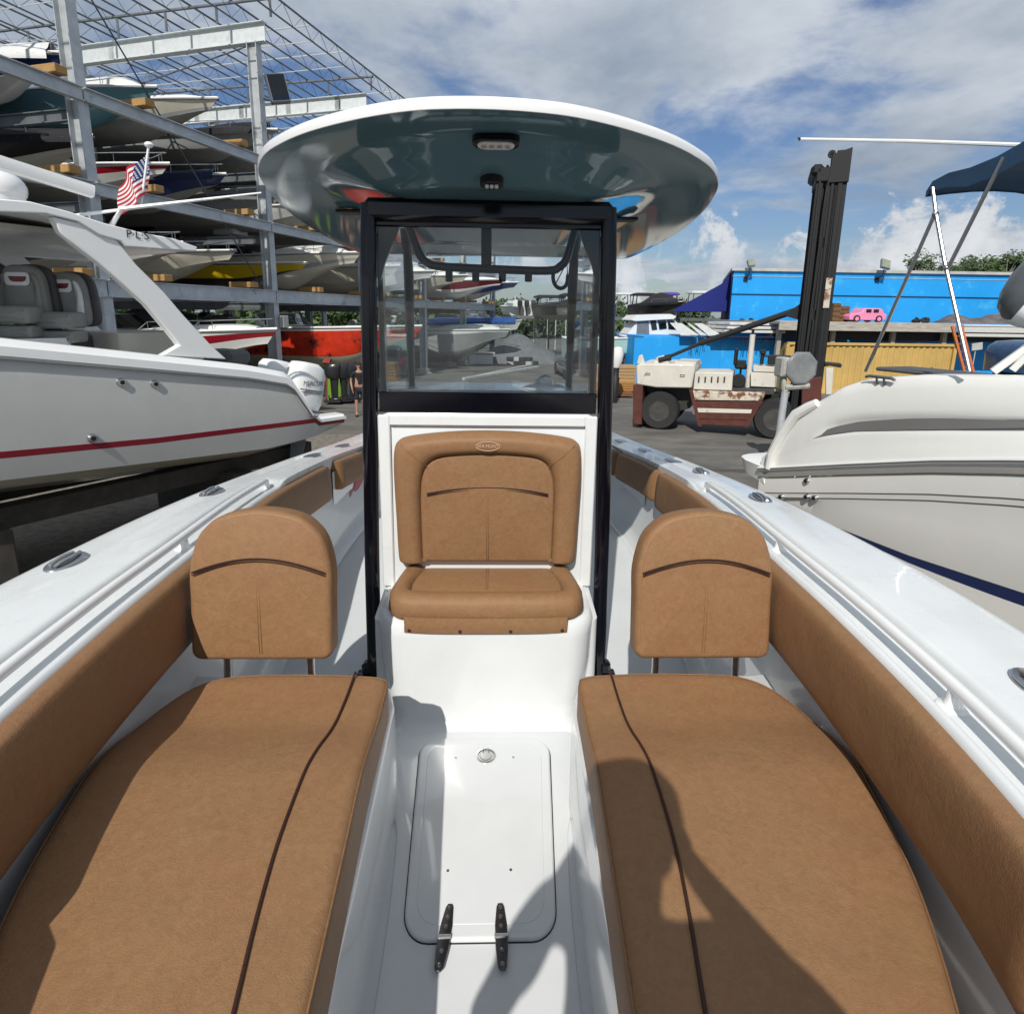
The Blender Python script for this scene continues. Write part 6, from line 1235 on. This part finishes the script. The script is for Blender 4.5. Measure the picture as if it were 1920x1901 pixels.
mb = MB(); mb.box((9, -.1, 3.1), (40, .2, .25)); mb.box((9, 4, 3.1), (40, .2, .25)); mb.build('level_beam', GALVD, fr_)
tw = thing('apartment_tower', 'distant white apartment block with dark balconies beside the console frame', 'building', at(1160, 600, 260)); tw.location.z = 0
WTW = mat('tower_white', (.62, .62, .6), .7, var=.05); zt2 = at(1160, 564, 260).z
for k, (x, w_, h_) in enumerate(((-2.5, 10, zt2), (9, 12, zt2-2.5), (20, 9, zt2-5), (-42, 22, zt2-6))):
    mb = MB(); mb.box((x, 4, h_/2), (w_, 8, h_)); wv = mb.build('wall', WTW, tw); mb = MB()
    for c_ in (-.25, .25): mb.box((x+w_*c_, -.1, h_*.52), (w_*.22, .4, h_*.92))
    mb.build('window', BLACKM, wv)
# trees and foliage
LF = [mat('leaf_dark', (.030, .058, .016), .7, var=.35, vs_=1.2), mat('leaf_mid', (.055, .095, .025), .7, var=.35, vs_=1.2)]
BARK = mat('bark', (.11, .085, .06), .9, var=.25, vs_=5)
def tree(name, label, x, y, z0, h, w_, seed, n=2200, lf=.32, cat='tree', group='trees beyond the yard'):
    rr = random.Random(seed); t_ = thing(name, label, cat, (x, y, z0), 0, group)
    mb = MB(); limbs = []
    mb.tube([(0, 0, 0), (.1, 0, h*.3), (.0, .1, h*.55)], [h*.03, h*.022, h*.015], 7)
    for k in range(7):
        a = rr.random()*6.28; r_ = w_*.38*rr.uniform(.6, 1); e = Vector((r_*math.cos(a), r_*math.sin(a), h*rr.uniform(.55, .9))); s0 = Vector((0, 0, h*rr.uniform(.28, .5))); mb.tube([s0, s0.lerp(e, .5)+Vector((0, 0, -.04*h)), e], [h*.014, h*.009, h*.004], 5); limbs.append(e)
    mb.build('trunk', BARK, t_)
    cl = [(e, w_*rr.uniform(.13, .24)) for e in limbs]+[(Vector((rr.gauss(0, w_*.22), rr.gauss(0, w_*.2), h*rr.uniform(.45, .97))), w_*rr.uniform(.09, .2)) for _ in range(13)]
    mb = MB()
    for _ in range(n):
        c, r_ = rr.choice(cl); d = Vector((rr.gauss(0, 1), rr.gauss(0, 1), rr.gauss(0, .8))).normalized()*r_*rr.uniform(.55, 1.1); p_ = c+d; s_ = lf*rr.uniform(.6, 1.3)
        u_ = Vector((rr.gauss(0, 1), rr.gauss(0, 1), rr.gauss(0, 1))).normalized(); v_ = u_.orthogonal().normalized(); mb.add([p_-u_*s_, p_+v_*s_*.5, p_+u_*s_, p_-v_*s_*.5], [(0, 1, 2, 3)], 0 if rr.random() < .55 else 1)
    mb.build('crown', LF, t_, smooth=0); return t_
for i, (px, py, y, w_) in enumerate(((1800, 475, 62, 7), (1840, 482, 64, 6), (1890, 468, 60, 7.5), (1925, 462, 58, 7), (1865, 486, 70, 6))):
    p = at(px, py, y); tree('tree', ('rounded dark tree above the blue parapet, leftmost of its row', 'lower olive tree second from left above the parapet', 'bushy tree behind the blue building near the cowl', 'tall dark tree at the right photo edge', 'pale green tree between the bushier ones above the parapet')[i], p.x, y, 0, p.z, w_, 11+i, 6000, .19)
p = at(1893, 500, 50); bt = thing('bare_tree', 'leafless grey branching tree over the right end of the blue parapet', 'tree', (p.x, 50, 0)); rr = random.Random(4); mb = MB()
mb.tube([(0, 0, 0), (0, 0, p.z-1.5)], [.12, .07], 6)
for k in range(26):
    s0 = Vector((0, 0, p.z-2.6+1.6*rr.random())); e = s0+Vector((rr.gauss(0, .9), rr.gauss(0, .5), .6+1.3*rr.random())); mb.tube([s0, s0.lerp(e, .5)+Vector((rr.gauss(0, .12), 0, .1)), e], [.03, .02, .008], 4)
mb.build('trunk', mat('bare_bark', (.32, .28, .24), .9, var=.1), bt)
for i in range(22):
    x = -75+i*8.2+3*math.sin(i*2.3); y = 96+9*math.sin(i*1.7); h = 4.6+1.0*math.sin(i*3.1)
    tree('tree', 'dark green tree in the low far tree line, number of trees to its left: '+('none', 'one', 'two', 'three', 'four', 'five', 'six', 'seven', 'eight', 'nine', 'ten', 'eleven', 'twelve', 'thirteen', 'fourteen', 'fifteen', 'sixteen', 'seventeen', 'eighteen', 'nineteen', 'twenty', 'twenty-one')[i], x, y, 0, h, 10, 100+i, 1300, .42, group='far tree line')
mb = MB(); rr = random.Random(9)
for _ in range(5200):
    x = rr.uniform(-90, 110); y = rr.uniform(84, 92); z = abs(rr.gauss(0, 1.5))+.1; s_ = rr.uniform(.3, .8); u_ = Vector((rr.gauss(0, 1), rr.gauss(0, 1), rr.gauss(0, 1))).normalized(); v_ = u_.orthogonal().normalized(); p_ = Vector((x, y, z)); mb.add([p_-u_*s_, p_+v_*s_*.6, p_+u_*s_, p_-v_*s_*.6], [(0, 1, 2, 3)], rr.randint(0, 1))
o = mb.build('shrub_belt', LF, None, smooth=0); o['kind'] = 'stuff'; o['label'] = 'mass of low green shrubs beyond the yard'; o['category'] = 'shrubs'
# things on the ground seen through the windshield
def simple(name, label, cat, loc, parts, rz=0, group=None):
    t_ = thing(name, label, cat, loc, rz, group)
    for nm, m, f in parts: mb = MB(); f(mb); mb.build(nm, m, t_, smooth=35)
    return t_
for i, (px, py, y, l_) in enumerate(((902, 668, 40, 1.6), (872, 672, 41, 1.1), (838, 664, 42, 1.2))):
    p = at(px, py, y); simple('concrete_block', ('white slab block with overhanging lid, right of the two others, through the windshield', 'small white slab step block left of the bigger one', 'pale stacked block beside the nearest white column foot')[i], 'block', (p.x, y, 0),
        [('block', GELG, lambda mb: mb.box((0, 0, .33), (l_, .7, .66), ch=.02)), ('lid', CONC, lambda mb: mb.box((-.15, 0, .72), (l_*1.35, .8, .12), ch=.02))])
for i, (ya, yb2, xa, xb) in enumerate(((30.5, 38, -1.2, 2.1), (29.7, 37, -1.6, 2.6))):
    mb = MB(); mb.box((0, 0, .08), (.16, 8.6, .16), ch=.02); o = mb.build('long_timber', CONC, None); o.location = ((xa+xb)/2, (ya+yb2)/2, 0); o.rotation_euler = (0, 0, -math.atan2(xb-xa, yb2-ya)); tag(o, ('farther of two pale timber beams lying on the yard', 'nearer of two pale timber beams lying on the yard')[i], 'timber')
p = at(1076, 705, 30); sv = thing('parked_suv', 'dark blue grey car seen from behind through the right side of the windshield', 'car', (p.x+.6, 30, 0), R(4))
mb = MB(); pf = [(-.95, .3), (-.97, .75), (-.93, 1.0), (-.82, 1.15), (-.70, 1.62), (-.55, 1.72), (.55, 1.72), (.70, 1.62), (.82, 1.15), (.93, 1.0), (.97, .75), (.95, .3)]
mb.loft([[(x*k_, y_, z if z < 1.1 else 1.1+(z-1.1)*h_) for x, z in pf] for y_, k_, h_ in ((0, .95, .55), (.12, 1, .85), (.5, 1, 1), (2.6, 1, 1), (3.2, .98, .3), (4.4, .95, .05), (4.6, .9, .0))]); bd = mb.build('body', mat('car_paint', (.03, .045, .06), .25, 0, .8, .05), sv, smooth=40)
mb = MB(); mb.box((0, -.02, 1.32), (1.2, .06, .34), ch=.02); mb.build('rear_window', DARKG, bd)
for sx in (-1, 1):
    mb = MB(); mb.box((sx*.78, -.01, .92), (.2, .06, .3), ch=.02); mb.build('tail_light', RED, bd)
    for y_ in (.9, 3.6): mb = MB(); mb.lathe([(.2, -.12), (.34, -.12), (.35, .12), (.2, .12)], 20, (sx*.84, y_, .35), 'x'); mb.build('wheel', RUBBER, sv)
hp_ = thing('tarpaulin_heap', 'grey tarpaulin draped over a heap at the far side of the yard through the windshield', 'tarpaulin', (at(985, 660, 42).x, 42, 0)); mb = MB()
mb.grid(lambda a, b_: (-3.6+7.2*a, -1.5+3*b_, 2.0*math.sin(math.pi*b_)**.7*(math.sin(math.pi*min(1, a*1.15))**.8)*(.85+.15*math.sin(13*a+5*b_))), 30, 12); mb.build('sheet', CVG, hp_, smooth=50)
rr = random.Random(2)
for k in range(9):
    mb = MB(); mb.lathe([(.05, 0), (.28, 0), (.3, .12), (.28, .25), (.15, .25)], 14, (0, 0, 0)); o = mb.build('old_tyre', RUBBER if k % 3 else CONC, None); o.location = (at(958+11*(k % 5), 665, 39.5).x, 39.5+.3*rr.random(), .26*(k//5)); tag(o, 'old tyre in the small heap before the grey tarpaulin', 'tyre', 'tyres heaped before the grey tarpaulin')
for k, px in enumerate((965, 1000, 1026, 1041, 1060)):
    p = at(px, 640, 56); o = MB().tube([(0, 0, 0), (0, 0, 5.0-.6*(k % 2))], .05, 6).build('light_pole', SHT, None); o.location = (p.x, 56, 0); tag(o, 'thin pale pole standing before the far tree line', 'pole', 'thin poles before the far tree line')
# dark heap, bin and black outboards under the red wrapped hull
for k, px in enumerate((624, 638, 652)):
    p = at(px, 712, 21.5); t_ = thing('stored_outboard', ('black outboard left of its two neighbours under the red wrapped hull', 'black outboard in the middle under the red wrapped hull', 'black outboard nearest the standing person')[k], 'outboard', (p.x, 21.5+.2*k, 0), .4*k, 'black outboards under the red wrapped hull')
    add_outboard(t_, .3, 0, .95, OBB, .9)
    mb = MB(); mb.box((0, 0, .12), (.6, .5, .08), ch=.01); mb.tube([(0, 0, .15), (0, 0, 1.0)], .05, 6); mb.build('stand', BLACKM, t_)
p = at(626, 700, 23); mb = MB(); mb.ball((0, 0, .8), (.5, .4, .5), 12, 6); mb.lathe([(.4, 0), (.46, .9), (.3, .95)], 14); o = mb.build('green_bag', mat('green_plastic', (.16, .32, .03), .5), None); o.location = (p.x, 23.4, 0); tag(o, 'lime green bag in a bin behind the black outboards', 'bag')
# ================================================================= PEOPLE
SKIN = mat('skin', (.36, .20, .14), .55, var=.06, vs_=20); SHIRT = mat('black_shirt', (.014, .014, .016), .85, var=.2, vs_=10, bump=.2, bs=40); SHORT = mat('dark_shorts', (.02, .021, .025), .85, var=.2, vs_=10); HAIR = mat('hair', (.02, .014, .01), .7)
def skin_mesh(name, verts, edges, radii, m, par, sub=2):
    me = bpy.data.meshes.new(name); me.from_pydata(verts, edges, []); o = bpy.data.objects.new(name, me); scene.collection.objects.link(o); o.parent = par; me.materials.append(m)
    import bmesh
    bm_ = bmesh.new(); bm_.from_mesh(me); bm_.verts.layers.skin.verify(); bm_.to_mesh(me); bm_.free()
    for i, r_ in enumerate(radii): me.skin_vertices[0].data[i].radius = r_ if isinstance(r_, tuple) else (r_, r_)
    me.skin_vertices[0].data[0].use_root = True
    md = o.modifiers.new('skin', 'SKIN'); md.use_smooth_shade = True; md.branch_smoothing = .3; s_ = o.modifiers.new('sub', 'SUBSURF'); s_.levels = sub; s_.render_levels = sub; return o
def body_chain(j, scale=1.):
    return j
def person(label, loc, rz, J, clothes, hat=None, hair=True):
    """J: joint positions; one continuous skin mesh for the body, clothing as slightly larger skins over it"""
    t_ = thing('person', label, 'person', loc, rz)
    names = list(J); V_ = []; Rr = []; idx = {}
    for n_, (p_, r_) in J.items(): idx[n_] = len(V_); V_.append(Vector(p_)); Rr.append(r_)
    E_ = [('pelvis', 'waist'), ('waist', 'chest'), ('chest', 'neck0'), ('neck0', 'neck'), ('neck', 'head'), ('head', 'crown')]
    for s_ in 'lr': E_ += [('chest', s_+'sho'), (s_+'sho', s_+'elb'), (s_+'elb', s_+'wri'), (s_+'wri', s_+'pal'), (s_+'pal', s_+'kn'), ('pelvis', s_+'hip'), (s_+'hip', s_+'knee'), (s_+'knee', s_+'ank'), (s_+'ank', s_+'toe')]
    body = skin_mesh('body', V_, [(idx[a], idx[b_]) for a, b_ in E_], Rr, SKIN, t_)
    def garment(nm, m, chain_edges, grow, cut=None):
        used = []; [used.append(x) for e in chain_edges for x in e if x not in used]; id2 = {n_: i for i, n_ in enumerate(used)}
        vv = []; rr2 = []
        for n_ in used:
            base = cut.get(n_) if cut else None
            if base: a, b_, f_ = base; vv.append(V_[idx[a]].lerp(V_[idx[b_]], f_)); ra = Rr[idx[a]]; rb_ = Rr[idx[b_]]; q1 = ra if not isinstance(ra, tuple) else ra[0]; q2 = rb_ if not isinstance(rb_, tuple) else rb_[0]; rr2.append(q1*(1-f_)+q2*f_+grow)
            else: r_ = Rr[idx[n_]]; vv.append(V_[idx[n_]]); rr2.append(tuple(x+grow for x in r_) if isinstance(r_, tuple) else r_+grow)
        return skin_mesh(nm, vv, [(id2[a], id2[b_]) for a, b_ in chain_edges], rr2, m, t_)
    garment('shirt', clothes[0], [('chest', 'waist'), ('waist', 'pelvis'), ('chest', 'neck0'), ('chest', 'lsho'), ('lsho', 'lslv'), ('chest', 'rsho'), ('rsho', 'rslv')], .012, {'lslv': ('lsho', 'lelb', .72), 'rslv': ('rsho', 'relb', .72)})
    garment('shorts', clothes[1], [('pelvis', 'lhip'), ('pelvis', 'rhip'), ('lhip', 'lhem'), ('rhip', 'rhem')], .018, {'lhem': ('lhip', 'lknee', .92), 'rhem': ('rhip', 'rknee', .92)})
    hc = V_[idx['head']]; fd = Vector((0, -1, 0)) if not hat else Vector((0, 1, 0)); sx = Vector((1, 0, 0))
    mb = MB(); mb.ball(hc-fd*.015+Vector((0, 0, .03)), (.083, .10, .10), 16, 8, z0=-.25); mb.build('hair', HAIR, t_, smooth=60)
    mb = MB(); mb.ball(hc+fd*.094+Vector((0, 0, -.01)), (.012, .02, .02), 8, 6); mb.ball(hc+fd*.08+Vector((0, 0, -.055)), (.025, .012, .007), 8, 5)
    for s_ in (-1, 1): mb.ball(hc+sx*(.079*s_)+Vector((0, 0, -.01)), (.012, .02, .03), 8, 6); mb.ball(hc+sx*(.03*s_)+fd*.084+Vector((0, 0, .018)), (.012, .008, .007), 8, 5, mi=1)
    mb.build('face', [SKIN, HAIR], t_, smooth=60)
    for s_ in 'lr':      # fingers and shoes
        p_ = V_[idx[s_+'kn']]; w_ = V_[idx[s_+'pal']]; d = (p_-w_).normalized(); sd = Vector((0, 0, 1)).cross(d); sd = sd.normalized() if sd.length > .1 else Vector((1, 0, 0)); sd2 = d.cross(sd)
        wide = sd2 if hat else Vector((0, 1, 0)); curl = Vector((.0, .0, 0))+(sd*(-1 if s_ == 'l' else 1)*.5 if hat else Vector((0, 0, 0)))
        for k in range(4):
            b0_ = p_-d*.015+wide*(.028-.019*k); l_ = (.07, .08, .075, .058)[k]; mb = MB(); mb.tube([w_.lerp(b0_, .5), b0_, b0_+d*l_*.45+curl*.01, b0_+d*l_*.8+curl*.03, b0_+d*l_+curl*.045], [.009, .0095, .009, .008, .006], 8); mb.build('finger', SKIN, t_, smooth=60)
        mb = MB(); b0_ = w_+wide*.03; mb.tube([w_, b0_, b0_+d*.04+wide*.015+curl*.02], [.012, .012, .009], 8); mb.build('thumb', SKIN, t_, smooth=60)
        a_ = V_[idx[s_+'ank']]; to = V_[idx[s_+'toe']]; dd = (to-a_); dd.z = 0; dd.normalize(); mb = MB(); rings = []
        sdv = Vector((-dd.y, dd.x, 0))
        for f_, w2, h2 in ((-.08, .03, .05), (-.06, .042, .08), (.0, .045, .09), (.08, .05, .07), (.15, .05, .05), (.19, .03, .035)):
            c = Vector((a_.x, a_.y, 0))+dd*f_; rings.append([c+sdv*w2*math.cos(a)+Vector((0, 0, h2/2+h2/2*math.sin(a)+.002)) for a in [2*math.pi*k/12 for k in range(12)]])
        mb.loft(rings); mb.build('shoe', BLACKM, t_, smooth=60)
    if hat:
        mb = MB(); c = hc+Vector((0, 0, .055)); mb.lathe([(.105, -.02), (.108, .0), (.10, .05), (.075, .085), (.03, .10), (.001, .10)], 20, c)
        mb.loft([[c+fd*(.06+.12*k_*math.sin(a))+sx*(.105*math.cos(a))+Vector((0, 0, -.005-.02*k_*math.sin(a)+dz)) for a in [math.pi*k/12 for k in range(13)]] for k_, dz in ((0, 0), (1, 0), (1, .006), (0, .008))]); mb.build('cap', SHIRT, t_, smooth=60)
    return t_
def joints(h, arms, lean=0.):
    k = h/1.78; J = dict(pelvis=((0, 0, .95), (.15, .105)), waist=((0, 0, 1.12), (.135, .10)), chest=((0, .0, 1.32), (.15, .105)), neck0=((0, 0, 1.47), (.07, .06)), neck=((0, 0, 1.53), .055), head=((0, 0, 1.64), (.078, .095)), crown=((0, 0, 1.70), (.065, .08)))
    for s_, sg in (('l', -1), ('r', 1)):
        J.update({s_+'sho': ((sg*.19, 0, 1.42), .06), s_+'hip': ((sg*.10, 0, .88), .085), s_+'knee': ((sg*.11, .0, .48), .058), s_+'ank': ((sg*.115, 0, .10), .04), s_+'toe': ((sg*.13, .12, .04), .03)})
        e, w_, p_, kk = arms[s_]; J.update({s_+'elb': (e, .043), s_+'wri': (w_, .028), s_+'pal': (p_, (.034, .018)), s_+'kn': (kk, (.034, .016))})
    return {a: (tuple(c*k for c in p_), r_) for a, (p_, r_) in J.items()}
# the standing worker beyond the console frame
p = at(676, 777, 19.0)
A = {'l': ((-.26, .03, 1.14), (-.24, -.08, .92), (-.23, -.10, .85), (-.22, -.11, .80)), 'r': ((.26, .03, 1.14), (.25, -.08, .92), (.25, -.10, .85), (.24, -.11, .80))}
JJ = joints(1.78, A); JJ = {k: ((v[0][0], -abs(v[0][1]) if 'toe' in k else v[0][1], v[0][2]), v[1]) for k, v in JJ.items()}
person('person in black shirt and dark shorts standing by the red wrapped boat', (p.x, 19.0, 0), R(20), JJ, (SHIRT, SHORT))
# the photographer, standing on the bow sole behind the camera and holding the phone
ph = Vector((-.05, -.29, SOLE+.005)); W2 = lambda x, y, z: (x-ph.x, y-ph.y, z-ph.z)
s_ = 1.92/1.78
A = {'l': (W2(-.36, -.24, 2.90), W2(-.14, -.085, 3.19), W2(-.105, -.055, 3.24), W2(-.092, -.035, 3.275)), 'r': (W2(.36, -.22, 2.98), W2(.14, -.085, 3.19), W2(.105, -.055, 3.24), W2(.092, -.035, 3.275))}
A = {k: tuple(tuple(c/s_ for c in q) for q in v) for k, v in A.items()}
person('person in dark clothes and cap holding up a phone in the white boat bow', tuple(ph), 0, joints(1.92, A), (SHIRT, SHORT), hat=True)
mb = MB(); mb.pad(rrect(-.078, .078, -.037, .037, .01, 4), 0, .008, .003, fr=lambda a, b_, c: Vector((a, -c, b_)), inner=1); o = mb.build('phone', BLACKM, None); o.location = (0, -.008, 3.288); tag(o, 'black phone held level in the hands of the person in the bow', 'phone')
for o in bpy.data.objects:
    if '_abs' in o: del o['_abs']
